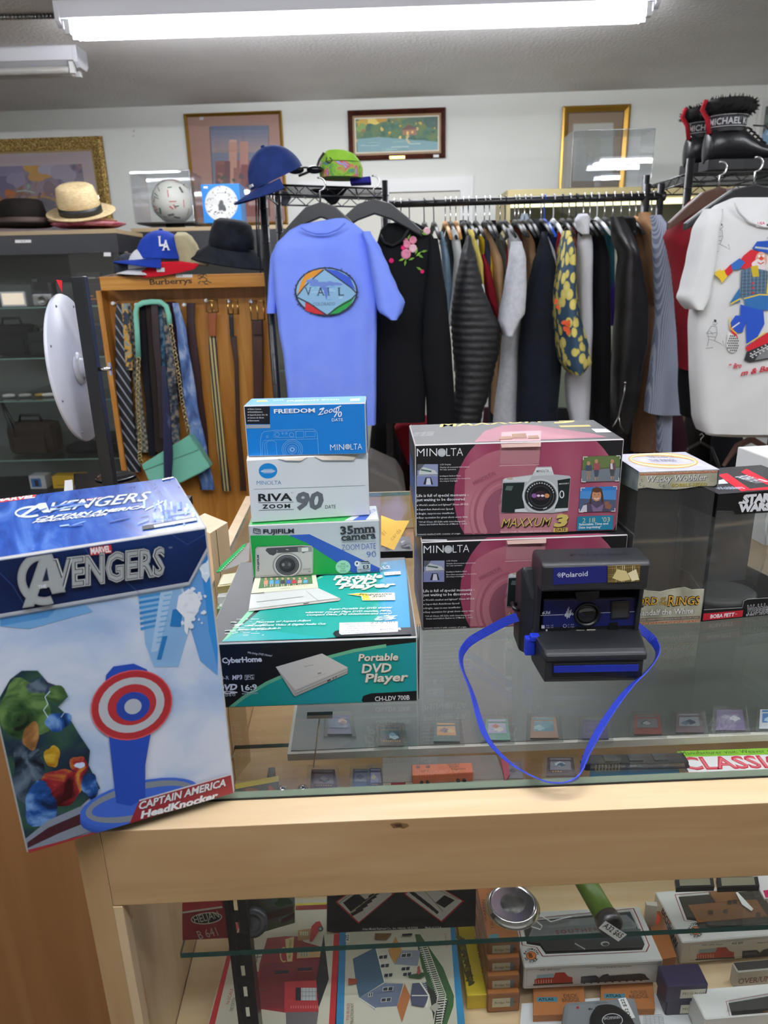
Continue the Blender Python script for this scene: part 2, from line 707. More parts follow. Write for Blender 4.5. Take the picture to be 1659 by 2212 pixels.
# door casing behind the clothes rail
mb = MB(); W_TRIM = mt('e9eae8', 0.45)
a, b = wl(845, 386), wl(1022, 380)
for q in ((0, 0.03, 0.018), (0.03, 0.085, 0.03)):
 z1 = a.z - q[0]
 z0 = a.z - q[1]
 mb.prism([a.xy.to_3d() - WU * 0.62 + Vector((0, 0, z0)), b.xy.to_3d() - WU * q[0] + Vector((0, 0, z0)), b.xy.to_3d() - WU * q[0] + Vector((0, 0, z1)), a.xy.to_3d() - WU * 0.62 + Vector((0, 0, z1))], -WN * q[2])
 mb.prism([b.xy.to_3d() - WU * q[1], b.xy.to_3d() - WU * q[0], b.xy.to_3d() - WU * q[0] + Vector((0, 0, z0)), b.xy.to_3d() - WU * q[1] + Vector((0, 0, z0))], -WN * q[2])
tag(mb.build('trim_1', W_TRIM), kind='structure')
mb = MB(); mb.prism([a.xy.to_3d() - WU * 0.55, b.xy.to_3d() - WU * 0.085, b.xy.to_3d() - WU * 0.085 + Vector((0, 0, a.z - 0.085)), a.xy.to_3d() - WU * 0.55 + Vector((0, 0, a.z - 0.085))], -WN * 0.006)
d1 = tag(mb.build('door_1', mt('d9d8cd', 0.5)), kind='structure')
mb = MB()
for zz in (0.25, 1.0):
 c0 = b.xy.to_3d() - WU * 0.2 + Vector((0, 0, zz)) - WN * 0.006
 mb.prism([c0, c0 - WU * 0.55, c0 - WU * 0.55 + Vector((0, 0, 0.6)), c0 + Vector((0, 0, 0.6))], -WN * 0.006)
mb.build('door_panel', mt('d9d8cd', 0.5), d1)
mb = MB()
for x, y, s in ((289, 283, 0.006), (288, 294, 0.005), (430, 262, 0.004)):
 c0 = wl(x, y)
 mb.obox(c0, s, 0.004, s * 1.6)
tag(mb.build('nail_holes', mt('8d8a84', 0.8)), kind='stuff')

# ------------------------------------------------------------------ fluorescent fittings
ENAMEL = mt('dfe0e6', 0.35)
DEADM = mt('c9c7c2', 0.3)
SOCK = mt('e8eae8', 0.4)


def fitting(label, xc, yc, rz, lit=1.0, L=2.44):
 t = thing('fluorescent_fitting', label, 'ceiling light', (xc, yc, CEIL), rz, 'fluorescent fittings')
 h = L / 2
 mb = MB()
 mb.prism([(-h, -0.062, -0.062), (-h, 0.062, -0.062), (-h, 0.066, 0), (-h, -0.066, 0)], (L, 0, 0))
 mb.build('housing', ENAMEL, t, bevel=0.003, local=True)
 mb = MB()
 mb.prism([(-h + 0.06, -0.055, -0.0625), (-h + 0.06, 0.055, -0.0625), (-h + 0.06, 0.014, -0.08), (-h + 0.06, -0.014, -0.08)], (L - 0.12, 0, 0))
 mb.build('reflector', ENAMEL, t, local=True)
 mb = MB(); mb.prism([(-0.055, -0.06, -0.062), (-0.055, 0.06, -0.062), (-0.055, 0.0, -0.088)], (0.11, 0, 0))
 mb.build('ballast_cover', ENAMEL, t, bevel=0.002, local=True)
 for s in (-1, 1):
  mb = MB()
  mb.prism([(s * h, -0.066, -0.001), (s * h, 0.066, -0.001), (s * h, 0.066, -0.07), (s * h, 0.04, -0.09), (s * h, -0.04, -0.09), (s * h, -0.066, -0.07)], (-s * 0.02, 0, 0))
  e = mb.build('end_plate', ENAMEL, t, bevel=0.002, local=True)
  for y in (-0.038, 0.038):
   mb = MB(); mb.box(s * h - s * 0.04 - 0.012, s * h - s * 0.04 + 0.012, y - 0.013, y + 0.013, -0.115, -0.0635)
   mb.build('lamp_holder', SOCK, e, bevel=0.003, local=True)
 for y in (-0.038, 0.038):
  mb = MB(); mb.tube([(-h + 0.055, y, -0.098), (-h + 0.075, y, -0.098), (h - 0.075, y, -0.098), (h - 0.055, y, -0.098)], [0.013, 0.0165, 0.0165, 0.013], 14)
  mb.build('tube', mt('f4f6fc', 0.5, emit=TUBE_POWER * lit) if lit else DEADM, t, local=True)
 return t


fa = math.atan2(3.411 - 3.458, 2.404)
fitting('lit two-tube strip light across the top of the picture', -0.063, 3.42, fa)
e0 = oz(166, 98, CEIL)
fitting('unlit strip light at the upper left, behind the lit one', e0.x - 1.22, e0.y + 0.06, RAD(-0.5), 0)
fitting('lit strip light above the aisle in front of the counter', 0.1, -0.15, RAD(1.5), 0.75)
fitting('unseen strip light added above the counter to brighten it', 0.1, 0.75, RAD(1.5), 0.5)  # added out of view to brighten the showcase inside and the box tops
fitting('lit strip light over the right end of the shop', 3.3, 1.4, RAD(1.5))
fitting('lit strip light over the left end of the shop', -3.0, 1.2, RAD(1.5))
mb = MB()
c0 = oz(98, 37, CEIL - 0.012)
mb.tube([c0 + Vector((-0.9, 0.02, 0)), c0 + Vector((-0.4, -0.01, 0)), c0 + Vector((0.06, 0.0, 0.002))], 0.009, 8)
for i in range(60):
 q = c0 + Vector((-0.9 + i * 0.016, 0.02 - 0.03 * min(1, i / 30), 0))
 mb.tube([q, q + Vector((0.006, 0, 0))], 0.0108, 8)
tag(mb.build('cable_conduit', STEEL), 'grey metal conduit running into the lit strip light', 'conduit')


# ------------------------------------------------------------------ framed pictures on the far wall
def wface(bl, br, off):
 a, b = wl(*bl, off), wl(*br, off)
 return Face(a, WU, Vector((0, 0, 1)))


def picture(name, label, x0, y0, x1, y1, fw, fmat, mats, depth=0.025, z0=None):
 """x0..y1: the frame's outer edges as seen; fw: moulding width; mats: inner mounts as (width, colour)"""
 off = depth
 a, b = wl(x0, y0, off), wl(x1, y1, off)
 w, h = (b - a).dot(WU), b.z - a.z
 c = a + WU * w / 2 + WN * off
 t = thing(name, label, 'picture', c, WA)
 mb = MB()
 y = -off
 for (p, q, r, s) in (((0, 0), (w, 0), (w - fw, fw), (fw, fw)), ((w, 0), (w, h), (w - fw, h - fw), (w - fw, fw)), ((w, h), (0, h), (fw, h - fw), (w - fw, h - fw)), ((0, h), (0, 0), (fw, fw), (fw, h - fw))):
  o = [Vector((k[0] - w / 2, 0, k[1])) for k in (p, q, r, s)]
  mid1 = [o[0].lerp(o[3], 0.35), o[1].lerp(o[2], 0.35)]
  d = Vector((0, y, 0)); e = Vector((0, y * 0.45, 0))
  mb.add([o[0], o[1], o[1] + d * 0.8, o[0] + d * 0.8, mid1[1] + d, mid1[0] + d, o[2] + e, o[3] + e, o[2], o[3]], [(0, 1, 2, 3), (3, 2, 4, 5), (5, 4, 6, 7), (7, 6, 8, 9)], smooth=False)
 mb.build('frame', fmat, t, local=True, merge=True)
 f = Face(t.matrix_basis @ Vector((-w / 2 + fw, y * 0.3, fw)) if False else c + WU * (-w / 2 + fw) + WN * (y * 0.3) + Vector((0, 0, fw)), WU, Vector((0, 0, 1)))
 W, H = w - 2 * fw, h - 2 * fw
 p = Print(f, base=0.0)
 i = 0
 for mw, mc in mats:
  p.h += 0.0006
  p.uvpoly([(i, i), (W - i, i), (W - i, H - i), (i, H - i)], mc)
  i += mw
 p.clip = (i, i, W - i, H - i)
 return t, f, p, W, H, i


GILT = ramp_mat('carved_gilt', [(0.3, '5c4420'), (0.5, '9a7838'), (0.7, 'd9bb78')], (1, 1, 1), 'vor', 150, 2, 0.35, 0.75, bump=0.8)
GILTS = mt('b58c3e', 0.3, 0.8)
MAHOG = ramp_mat('dark_mahogany', [(0.3, '33140d'), (0.7, '4c2218')], (1, 1, 1), 'noise', 20, 4, 0.25)
# big autumn painting, left
Z3 = Vector((0, 0, 1))


def glaze(t, f, W, H):
 mb = MB(); mb.prism([f.at(0, 0, 0.006), f.at(W, 0, 0.006), f.at(W, H, 0.006), f.at(0, H, 0.006)], f.n * 0.002)
 mb.build('glazing', pane_mat('picture_glass', 'fbfbfb', 0.06), t)


a, b = wl(-190, 660), wl(230, 293)
t, f, p, W, H, i = picture('landscape_painting', 'large autumn landscape in an ornate gilt frame behind the straw hat', -190, 610, 218, 293, 0.075, GILT, [(0.012, mt('b99a5a', 0.4)), (0.075, mt('c9b9bd', 0.7))])
ART1 = ramp_mat('autumn_scene', [(0.25, '4d4560'), (0.4, '7d6f8c'), (0.5, 'a08a96'), (0.6, '8a5a3c'), (0.72, 'c98a3a')], (1, 1, 1.2), 'noise', 5.5, 7, 0.5, dist=1.0)
p.uvpoly([(i, i), (W - i, i), (W - i, H - i), (i, H - i)], ART1)
p.view(0, 200, 0.36166)
for x, y, r, c, sx in ((60, 470, 75, '8d82a6', 1), (20, 560, 70, '6f6489', 1), (200, 440, 62, 'd8a23c', 1), (245, 480, 55, 'cf9a4a', 1.2), (300, 440, 60, 'b9b3c6', 1), (100, 520, 50, '9a8fae', 1), (440, 560, 80, '8f8597', 1.2), (380, 480, 60, 'aca2b4', 1.2), (60, 600, 22, 'c46a2a', 1.4), (300, 580, 40, '7c6470', 1.3), (170, 560, 14, '8fb39a', 0.8), (70, 640, 20, 'c7772f', 1.8), (250, 700, 70, '5f5768', 1.4), (110, 720, 40, '9a5a35', 1.5)):
 p.blob(x, y, r, c, 17, 0.3, sx)
p.line([(40, 690), (120, 650), (190, 628), (260, 620), (330, 640), (390, 690)], 14, 'b58a48')
p.ell(240, 680, 45, 38, '4e4a5e', a0=180, a1=360)
p.line([(100, 590), (160, 585), (210, 600)], 8, 'a9c3b8')
for k in range(40):
 p.blob(random.uniform(10, 480), random.uniform(600, 720), random.uniform(5, 12), random.choice(['b8662c', 'd08a3c', '7a4a34', '94707a', '5a506e']), 7)
p.build('painting', t)
glaze(t, f, W, H)
# towers poster
t, f, p, W, H, i = picture('skyline_poster', 'pink-matted poster of a city skyline at dusk in a thin gold frame', 420, 490, 607, 238, 0.02, GILTS, [(0.001, mt('c49a8c', 0.6))])
p.view(0, 200, 0.36166)
q = [p.P(*k) for k in ((1255, 205), (1600, 196), (1608, 740), (1285, 740))]
p.uvpoly([(a - 0.006 * (1 if k in (1, 2) else -1) * -1, b) for k, (a, b) in enumerate(q)], '5a4a52')
p.uvpoly(q, '8088a0')
for k, c in enumerate(('6f7a98', '7d86a0', '8a8ba2', '9a92a2', 'a5959c', 'ab9a98')):
 p.poly([(1256 + k * 2, 200 + k * 26), (1602, 196 + k * 26), (1603, 226 + k * 26), (1258 + k * 2, 230 + k * 26)], c)
p.poly([(1285, 410), (1604, 400), (1608, 740), (1290, 740)], 'a2625c')
p.rect(1368, 285, 1415, 560, 'd9a18c'); p.rect(1433, 292, 1482, 560, 'cf9583')
p.poly([(1368, 285), (1390, 280), (1415, 285), (1415, 295), (1368, 295)], 'e4bba8')
p.line([(1452, 292), (1452, 232)], 5, '8d7f86')
for x0, y0, x1, c in ((1290, 430, 1345, '8d5350'), (1340, 410, 1375, '74474a'), (1395, 450, 1450, 'a56a60'), (1440, 430, 1500, '94494a'), (1490, 480, 1560, '8a5a58'), (1545, 440, 1604, '7d4c50'), (1300, 480, 1330, 'b57a6c')):
 p.rect(x0, y0, x1, 600, c)
for k in range(30):
 p.blob(random.uniform(1295, 1595), random.uniform(500, 620), random.uniform(8, 20), random.choice(['4a3f3c', '7a5048', '55604a', '8d4d48', '5c4a52']), 8)
p.rect(1192, 145, 1216, 164, 'e9e9e9')
p.build('poster', t)
glaze(t, f, W, H)
# centre landscape with a mahogany frame
t, f, p, W, H, i = picture('landscape_painting', 'small cottage landscape in a dark mahogany frame on the wall', 754, 347, 963, 231, 0.03, MAHOG, [(0.012, mt('8d6a3a', 0.4)), (0.008, mt('d9d2bf', 0.5))])
p.uvpoly([(i, i), (W - i, i), (W - i, H - i), (i, H - i)], ramp_mat('wooded_scene', [(0.3, '24483c'), (0.45, '3d6a52'), (0.6, '5f7a4a'), (0.75, '8a7a3a')], (1, 1, 1), 'noise', 14, 7, 0.5))
p.view(500, 180, 0.3014)
for x, y, r, c, sx in ((960, 215, 42, 'e0b23c', 1.3), (1010, 260, 40, 'ecd36a', 1.4), (940, 280, 38, 'c9a43c', 1), (1070, 245, 36, 'c99a34', 1.2), (930, 320, 30, '7f9a4a', 1.2), (1330, 250, 50, '4a6a52', 1.4), (1440, 270, 60, '2f5548', 1), (1200, 240, 48, '6a7a4a', 1.3), (1300, 330, 30, '3d5a3a', 1.4)):
 p.blob(x, y, r, c, 15, 0.25, sx)
for k in range(60):
 p.blob(random.uniform(900, 1490), random.uniform(200, 480), random.uniform(5, 14), random.choice(['c9a83c', '3f6048', '7a8a4a', '2a4a44', '9a6a3a', 'd8c06a', '4f7a6a']), 7)
p.poly([(900, 400), (1060, 385), (1240, 400), (1480, 420), (1490, 505), (905, 500)], '6f9aa0')
for k in range(16):
 y = 410 + k * 6
 x = random.uniform(910, 1300)
 p.line([(x, y), (x + random.uniform(60, 180), y - 2)], 5, random.choice(['9ac0bf', '4f8088', 'b9d2cb', '83aaa8']))
p.poly([(1230, 330), (1320, 325), (1330, 370), (1225, 372)], '9a6a4a'); p.poly([(1215, 335), (1272, 296), (1335, 328)], '5f3a30')
p.rect(1255, 345, 1270, 372, 'f0c868'); p.rect(1290, 342, 1303, 358, 'f0c868')
p.line([(1270, 375), (1255, 400), (1275, 430)], 14, 'cdb98a')
p.build('painting', t)
p = Print(f, (500, 180, 0.3014), 0.012)
p.rect(1145, 528, 1245, 545, mt('b8954a', 0.3, 0.7))
p.F = Face(f.O - Vector((0, 0, 0.012)) + WN * -0.012, WU, Z3)
mb = MB()
c0 = wl(858, 340, 0.027); mb.obox(c0, 0.10, 0.004, 0.017, Matrix.Rotation(WA, 3, 'Z'))
mb.build('brass_plate', BRASS, t)
mb = MB(); c0 = wl(942, 337, 0.027); mb.obox(c0, 0.035, 0.003, 0.016, Matrix.Rotation(WA, 3, 'Z'))
mb.build('price_sticker', mt('e8e8e8'), t)
# framed sketch
t, f, p, W, H, i = picture('framed_sketch', 'faint pencil sketch with a wide taupe mat in a gold frame', 1205, 470, 1364, 224, 0.036, GILTS, [(0.006, mt('6b5330', 0.5)), (0.001, mt('a8927a', 0.7))])
p.view(1159, 180, 0.3014)
p.poly([(262, 290), (552, 282), (545, 700), (255, 700)], 'c9ccc2'); p.poly([(268, 297), (546, 289), (540, 700), (262, 700)], 'd6d8cf')
for x, y, r, sx in ((390, 360, 40, 1.1), (370, 420, 36, 1), (430, 430, 44, 0.9), (400, 500, 50, 1.2)):
 p.blob(x, y, r, random.choice(['ccccb8', 'c8c9b4', 'd0cfbc']), 13, 0.3, sx)
for k in range(14):
 x, y = random.uniform(320, 480), random.uniform(340, 520)
 p.line([(x, y), (x + random.uniform(-40, 40), y + random.uniform(10, 50))], 3, 'b3b39c')
p.rect(190, 205, 218, 224, 'e9e9e9')
p.build('sketch', t)
glaze(t, f, W, H)
# white framed picture at the right
t, f, p, W, H, i = picture('framed_poster', 'blue car picture in a white frame behind the boots', 1617, 420, 1800, 206, 0.045, mt('e3e3df', 0.4), [(0.001, mt('4c5a52', 0.6))])
p.view(1159, 180, 0.3014)
for k in range(40):
 p.blob(random.uniform(1550, 1800), random.uniform(150, 400), random.uniform(12, 30), random.choice(['3f4a44', '55655a', '66736a', '49564c']), 9)
p.poly([(1570, 410), (1590, 375), (1625, 360), (1640, 335), (1760, 330), (1800, 420), (1800, 450), (1575, 450)], '7ba3c4')
p.ell(1610, 445, 30, 26, '3a4148'); p.ell(1610, 445, 15, 13, 'b0b8be')
p.poly([(1640, 370), (1660, 345), (1740, 342), (1745, 372)], 'b9cdd8')
p.build('poster', t)

# ================================================================== the showcase counter
CA = RAD(1.5)
CO = Vector((-0.236, 0.4665, 0))
CU = Vector((math.cos(CA), math.sin(CA), 0)); CN = Vector((-math.sin(CA), math.cos(CA), 0))
GT = 0.978                                       # top of the glass


def cl(x, y, z=0.0):
 return CO + CU * x + CN * y + Vector((0, 0, z))


sc = thing('showcase_counter', 'pale maple showcase counter with a glass top and glass shelves', 'display counter', CO, CA)
LEN, DEP = 1.75, 0.93
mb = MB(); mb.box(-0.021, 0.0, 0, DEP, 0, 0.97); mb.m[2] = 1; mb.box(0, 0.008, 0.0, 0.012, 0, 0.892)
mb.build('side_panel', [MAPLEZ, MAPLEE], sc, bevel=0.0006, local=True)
mb = MB(); mb.box(LEN, LEN + 0.02, 0, DEP, 0, 0.97); mb.build('side_panel', MAPLEZ, sc, bevel=0.0006, local=True)
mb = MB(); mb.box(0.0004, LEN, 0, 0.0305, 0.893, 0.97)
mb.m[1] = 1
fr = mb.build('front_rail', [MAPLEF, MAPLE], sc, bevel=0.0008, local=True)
fpr = Face(cl(0, 0, 0.893), CU, Z3)
p = Print(fpr)
p.poly([(842, 1780), (858, 1776), (880, 1779), (884, 1784), (872, 1790), (862, 1787), (850, 1789)], '7a5a3a')
p.poly([(850, 1781), (866, 1779), (870, 1785), (858, 1787)], '4a3320')
p.build('chipped_spot', fr)
mb = MB(); mb.box(0.0004, LEN, 0.9, DEP, 0.9, 0.97); mb.build('back_rail', MAPLE, sc, bevel=0.001, local=True)
mb = MB(); mb.box(0, LEN, 0.905, 0.92, 0.0, 0.9); mb.build('back_panel', MAPLE, sc, local=True)
mb = MB(); mb.box(0.0005, LEN - 0.001, 0.0312, 0.899, 0.9702, GT)
mb.m[2] = 1; mb.m[3] = 1; mb.m[4] = 1; mb.m[5] = 1
mb.build('top_glass', [GLASS, mt('7f9a93', 0.12)], sc, local=True)
mb = MB(); mb.box(0.0, LEN, 0.0306, 0.0312, 0.9695, 0.9712); mb.build('glass_gap_shade', BLACK, sc, local=True)  # black strip standing in for the shaded gap between glass and rail
mb = MB(); mb.box(0.009, LEN - 0.01, 0.010, 0.014, 0.02, 0.892); mb.build('front_glass', GLASS, sc, local=True)
SH = 0.80
mb = MB(); mb.box(0.038, LEN - 0.03, 0.032, 0.34, SH - 0.006, SH)
for k in (2, 3, 4, 5):
 mb.m[k] = 1
mb.build('glass_shelf', [GLASS, GEDGE], sc, local=True)
DK = 0.63
mb = MB(); mb.box(0.001, LEN, 0.02, 0.9, DK - 0.02, DK); mb.build('lower_deck', MAPLE, sc, local=True)
RZ = 0.82
mb = MB(); mb.box(0.114, LEN - 0.05, 0.290, 0.62, RZ - 0.010, RZ); mb.box(0.118, LEN - 0.055, 0.296, 0.62, RZ, RZ + 0.0008, m=1)
mb.build('riser_shelf', [mt('d9d6cc', 0.4), mt('4c544f', 0.35)], sc, local=True)
for x in (0.15, 0.9, 1.6):
 mb = MB(); mb.box(x - 0.008, x + 0.008, 0.60, 0.617, DK, RZ - 0.01); mb.build('riser_leg', MAPLEZ, sc, local=True)
# slotted upright
mb = MB()
x0, y0 = 0.0815, 0.040
mb.box(x0, x0 + 0.0045, y0, y0 + 0.016, DK, 0.9); mb.box(x0 + 0.0155, x0 + 0.02, y0, y0 + 0.016, DK, 0.9)
zz = DK + 0.005
while zz < 0.89:
 mb.box(x0 + 0.0045, x0 + 0.0155, y0 + 0.001, y0 + 0.003, zz, zz + 0.012)
 mb.box(x0 + 0.0045, x0 + 0.008, y0 + 0.001, y0 + 0.003, zz + 0.012, zz + 0.027)
 mb.box(x0 + 0.012, x0 + 0.0155, y0 + 0.001, y0 + 0.003, zz + 0.012, zz + 0.027)
 zz += 0.027
mb.build('slotted_upright', mt('2b2b2b', 0.3, 0.6), sc, local=True)
mb = MB(); mb.box(x0 + 0.006, x0 + 0.014, y0 + 0.004, 0.30, SH - 0.02, SH - 0.0065); mb.build('shelf_bracket', mt('2b2b2b', 0.3, 0.6), sc, local=True)
# amber cabinet beside it
ac = thing('amber_cabinet', 'amber wood cabinet standing to the left of the glass counter', 'cabinet', cl(-0.62, 0.24), CA)
mb = MB(); mb.box(-0.6, 0.597, 0, 0.36, 0.0, 0.935); mb.build('carcass', AMBERZ, ac, bevel=0.001, local=True)
mb = MB(); mb.box(-0.6, 0.597, -0.003, 0.36, 0.9352, 0.96); mb.build('top_board', MAPLE, ac, bevel=0.001, local=True)

# ================================================================== things standing on the glass
ZA = (0, 1020, 0.31344); ZB = (0, 1400, 0.31344); ZS = (440, 840, 0.28933); ZD = (460, 1180, 0.27728); ZM = (860, 880, 0.30139); ZP = (960, 1160, 0.30139); ZG = (1320, 960, 0.20434)
WHITE = 'eef0f1'
T0 = GT + 0.0006


def fclip(p, W, H, e=0.0015):
 p.clip = (e, e, W - e, H - e)
 return p


# ---- blue film box at the left corner
SKY = ramp_mat('misty_blue_print', [(0.3, '8fb0da'), (0.45, 'b9cbe6'), (0.55, 'd2dcec'), (0.7, 'e0e5ef')], (1, 1, 1.3), 'noise', 11, 6, 0.22, dist=0.6)
BLUETOP = ramp_mat('streaky_blue_print', [(0.3, '17357f'), (0.5, '264e9e'), (0.7, '5078be')], (5, 1, 1), 'noise', 9, 6, 0.2, dist=1.5, rot=(0, 0, 0.5))
NAVY = ramp_mat('navy_print', [(0.35, '0b1638'), (0.65, '142a5a')], (1, 1, 1), 'noise', 14, 5, 0.25)
r, f, d = carton('toy_box', 'big blue toy box at the corner of the counter, wide silver title', 'box', (58, 1845), (508, 1712), (0, 1205), (389, 1029), T0,
    [SKY, '3a78c8', '2a4f9c', '2a4f9c', BLUETOP, '22345e'], dh=0.0)
p = fclip(Print(f['front'], ZA), d['W'], d['H'])
# sky deepening to the right, slabs of a tower block, splash
for pts, c in (([(1250, 700), (1500, 520), (1500, 1400), (1380, 1300), (1290, 1000)], '5e97d4'), ([(1380, 600), (1500, 450), (1500, 1350), (1440, 1100)], '2f86cf'),
   ([(0, 960), (560, 880), (640, 960), (200, 1080), (0, 1060)], '6fa3d6'), ([(0, 990), (420, 910), (330, 1000), (0, 1060)], '4c8cc9')):
 p.poly(pts, c)
p.poly([(945, 845), (1240, 790), (1330, 1000), (1230, 1340), (1060, 1340), (1000, 1180), (985, 1000)], '86b3dd')
for k in range(7):
 y = 850 + k * 36
 p.poly([(955 + k * 2, y + 3), (1110 - k * 3, y - 22), (1106 - k * 3, y - 4), (957 + k * 2, y + 22)], '2e7cbd' if k % 2 else '3f8cc9')
p.poly([(1105, 830), (1190, 815), (1090, 1230), (1040, 1240)], 'a5c6e6')
for k in range(10):
 y = 850 + k * 36
 p.line([(1130 - k * 6, y), (1180 - k * 6, y - 9)], 9, '6da5d8')
for pts in ([(1190, 945), (1260, 930), (1245, 1065), (1170, 1060)], [(1120, 1130), (1155, 1125), (1110, 1290), (1080, 1290)]):
 p.poly(pts, '2272b2')
for k in range(8):
 p.line([(1165 + k * 13, 1090), (1120 + k * 10, 1290)], 3, '8db9e0')
p.poly([(1230, 850), (1300, 800), (1360, 840), (1385, 900), (1360, 960), (1300, 1060), (1290, 1120), (1270, 1090), (1270, 1000), (1215, 940)], 'e6ecf5')
p.poly([(1380, 640), (1420, 620), (1455, 560), (1450, 700), (1420, 760), (1390, 720)], 'd4e4f4')
p.line([(1375, 650), (1400, 700), (1435, 690)], 16, 'e8f0f8')
for k in range(22):
 p.blob(random.uniform(1240, 1420), random.uniform(800, 1060), random.uniform(6, 20), 'dfe9f5', 7, 0.5)
p.poly([(-300, 640), (-300, 590), (1450, 376), (1442, 500), (1298, 757), (-300, 1030)], NAVY)
p.line([(-300, 1040), (1300, 767), (1444, 505), (1450, 470)], 26, 'aab2bd')
p.line([(-300, 1049), (1304, 775), (1449, 512)], 6, '6a7482')
p.line([(-300, 1027), (1293, 756)], 4, 'd5dae0')
for pts in ([(0, 690), (90, 780), (180, 930)], [(800, 690), (960, 830)], [(1140, 400), (1290, 495), (1420, 420)], [(520, 420), (610, 560)]):
 p.line(pts, 3, '2a4e8e')
# figure left out; plain stand, ringed disc and dark crowd patch kept as plain shapes
p.view(*ZB)
DARKP = ramp_mat('dark_smoky_print', [(0.3, '0d141c'), (0.45, '1c2c3c'), (0.55, '2b4a3a'), (0.62, '2a3a5a'), (0.75, '4a2226')], (1, 1, 1), 'noise', 16, 4, 0.25, dist=0.8)
p.poly([(0, 330), (70, 210), (150, 150), (260, 150), (330, 230), (440, 270), (470, 330), (400, 400), (470, 460), (540, 580), (620, 700), (610, 800), (690, 960), (560, 1080), (170, 1310), (0, 1400), (-300, 1400), (-300, 330)], DARKP)
NZ = lambda nm, a, b, c: ramp_mat(nm, [(0.36, a), (0.5, b), (0.64, c)], (1, 1, 1), 'noise', 38, 6, 0.25, dist=1.2)
GP, NP_, RP, BP = NZ('mossy_print', '142016', '33502c', '5f7d48'), NZ('steel_print', '0c1218', '22303e', '5a6a78'), NZ('ember_print', '35090d', '85222a', 'c08a30'), NZ('deep_blue_print', '0b1a3c', '1f4a8c', '6f9ad0')
for x, y, rr, c, sx, sy in ((170, 420, 150, GP, 1.1, 1.5), (390, 310, 60, GP, 1.2, .9), (260, 260, 70, NP_, 1, .7), (400, 500, 78, BP, 1.2, .8), (190, 830, 130, NP_, .9, 1.6), (215, 600, 75, NZ('tawny_print', '4a3018', '8a6238', 'b08a58'), .8, 1.2), (360, 740, 62, NZ('gilded_print', '6a1a14', 'a88420', 'd0b040'), .8, 1.3), (430, 950, 130, RP, 1, 1.1), (545, 800, 70, RP, .9, .9), (550, 800, 26, 'c4d6f2', 1.3, .8), (620, 940, 70, BP, .8, 1.3), (280, 1080, 110, BP, 1.1, 1.3), (285, 975, 62, BP, 1.1, 1)):
 p.blob(x, y, rr, c, 22, .22, sx, sy)
p.line([(330, 470), (300, 420), (330, 380), (310, 330), (345, 290)], 5, 'cfe0f2'); p.line([(420, 470), (470, 400), (450, 350), (500, 300)], 4, 'b9d2ec')
p.poly([(170, 1310), (330, 1180), (560, 1080), (690, 1230), (400, 1330), (180, 1420)], '7b8492')
p.poly([(190, 1330), (330, 1230), (560, 1130), (600, 1190), (400, 1270), (190, 1370)], '3c1a22')
p.poly([(180, 1385), (690, 1250), (690, 1290), (180, 1430)], '8d2a2c')
# oval stand
for k in range(3):
 p.ell(965, 1100 - k * 22, 425, 150 - k * 2, ('2b4aa0', '3358b4', '3c63c2')[k], rot=-13)
p.ring(965, 1050, 385, 122, 42, '7d858f', rot=-13)
p.poly([(800, 1060), (760, 700), (720, 300), (730, 180), (780, 120), (920, 100), (1010, 140), (1050, 220), (1040, 560), (1000, 800), (1000, 1020), (900, 1080)], '2246a6')
p.ell(905, 385, 286, 236, 'a02a30', rot=-20); p.ell(905, 385, 232, 186, 'b4b9bf', rot=-20); p.ell(908, 383, 172, 138, 'a32c32', rot=-20); p.ell(915, 395, 118, 98, '233f96', rot=-20)
p.ring(905, 385, 286, 236, 8, 'c9545a', rot=-20)
p.ell(915, 395, 60, 52, 'aeb6c0', rot=-20)
p.poly([(958, 1042), (1588, 862), (1612, 1000), (886, 1212)], '8a2630')
p.line([(958, 1042), (1588, 862), (1612, 1000)], 10, 'c9cdd4')
for k in range(2):
 p.text('CAPTAIN AMERICA', 962 - k * 3, 1106 - k * 3, 1556 - k * 3, 942 - k * 3, 48, ('1c1c24', 'dfe3e8')[k], 0.03, 0.25)
 p.text('HeadKnocker', 970 - k * 3, 1168 - k * 3, 1506 - k * 3, 1028 - k * 3, 46, ('1c1c24', 'eceff2')[k], 0.045, 0.2)
p.build('printed_picture', r)
p = fclip(Print(f['front'], ZA, 0.0035), d['W'], d['H'])
p.poly([(616, 508), (764, 490), (769, 545), (622, 563)], 'b3282e')
p.text('MARVEL', 626, 554, 762, 537, 42, 'f2f2f2', 0.03, sp=0.9)
for k, c in enumerate(('0a1020', 'c9ced0', '101828', '9da3a4')):
 o = 0.07 - k * 0.022
 p.text('VENGERS', 384, 785, 1140, 688, 186, c, o, 0.14, sp=1.02)
 g = (9, 5, 2, 0)[k]
 p.ring(300, 720, 172 + g, 178 + g, 44 + 2 * g, c, a0=75, a1=285, rot=-8)
 p.poly([(162 - g, 916 + g), (228 + g, 905 + g), (270 + g, 790), (340, 778), (360, 820 + g), (446 + g, 805 + g), (352 + g, 556 - g), (288 - g, 566 - g)], c)
p.poly([(292, 740), (322, 640), (338, 734)], '101a38')
p.text('THE', 266, 790, 322, 783, 24, 'dfe3e6', 0.02)
p.text('TM', 1158, 517, 1182, 514, 12, 'aab0b8')
p.build('title_lettering', r)
p = fclip(Print(f['top'], ZA), d['W'], d['D'])
p.poly([(-60, 190), (255, 150), (240, 178), (-70, 220)], 'b3282e')
p.text('MARVEL', -40, 206, 240, 176, 20, 'f2f2f2', 0.04)
p.poly([(594, 186), (722, 170), (726, 184), (597, 200)], 'b3282e'); p.text('MARVEL', 602, 198, 722, 183, 11, 'f2f2f2', 0.03)
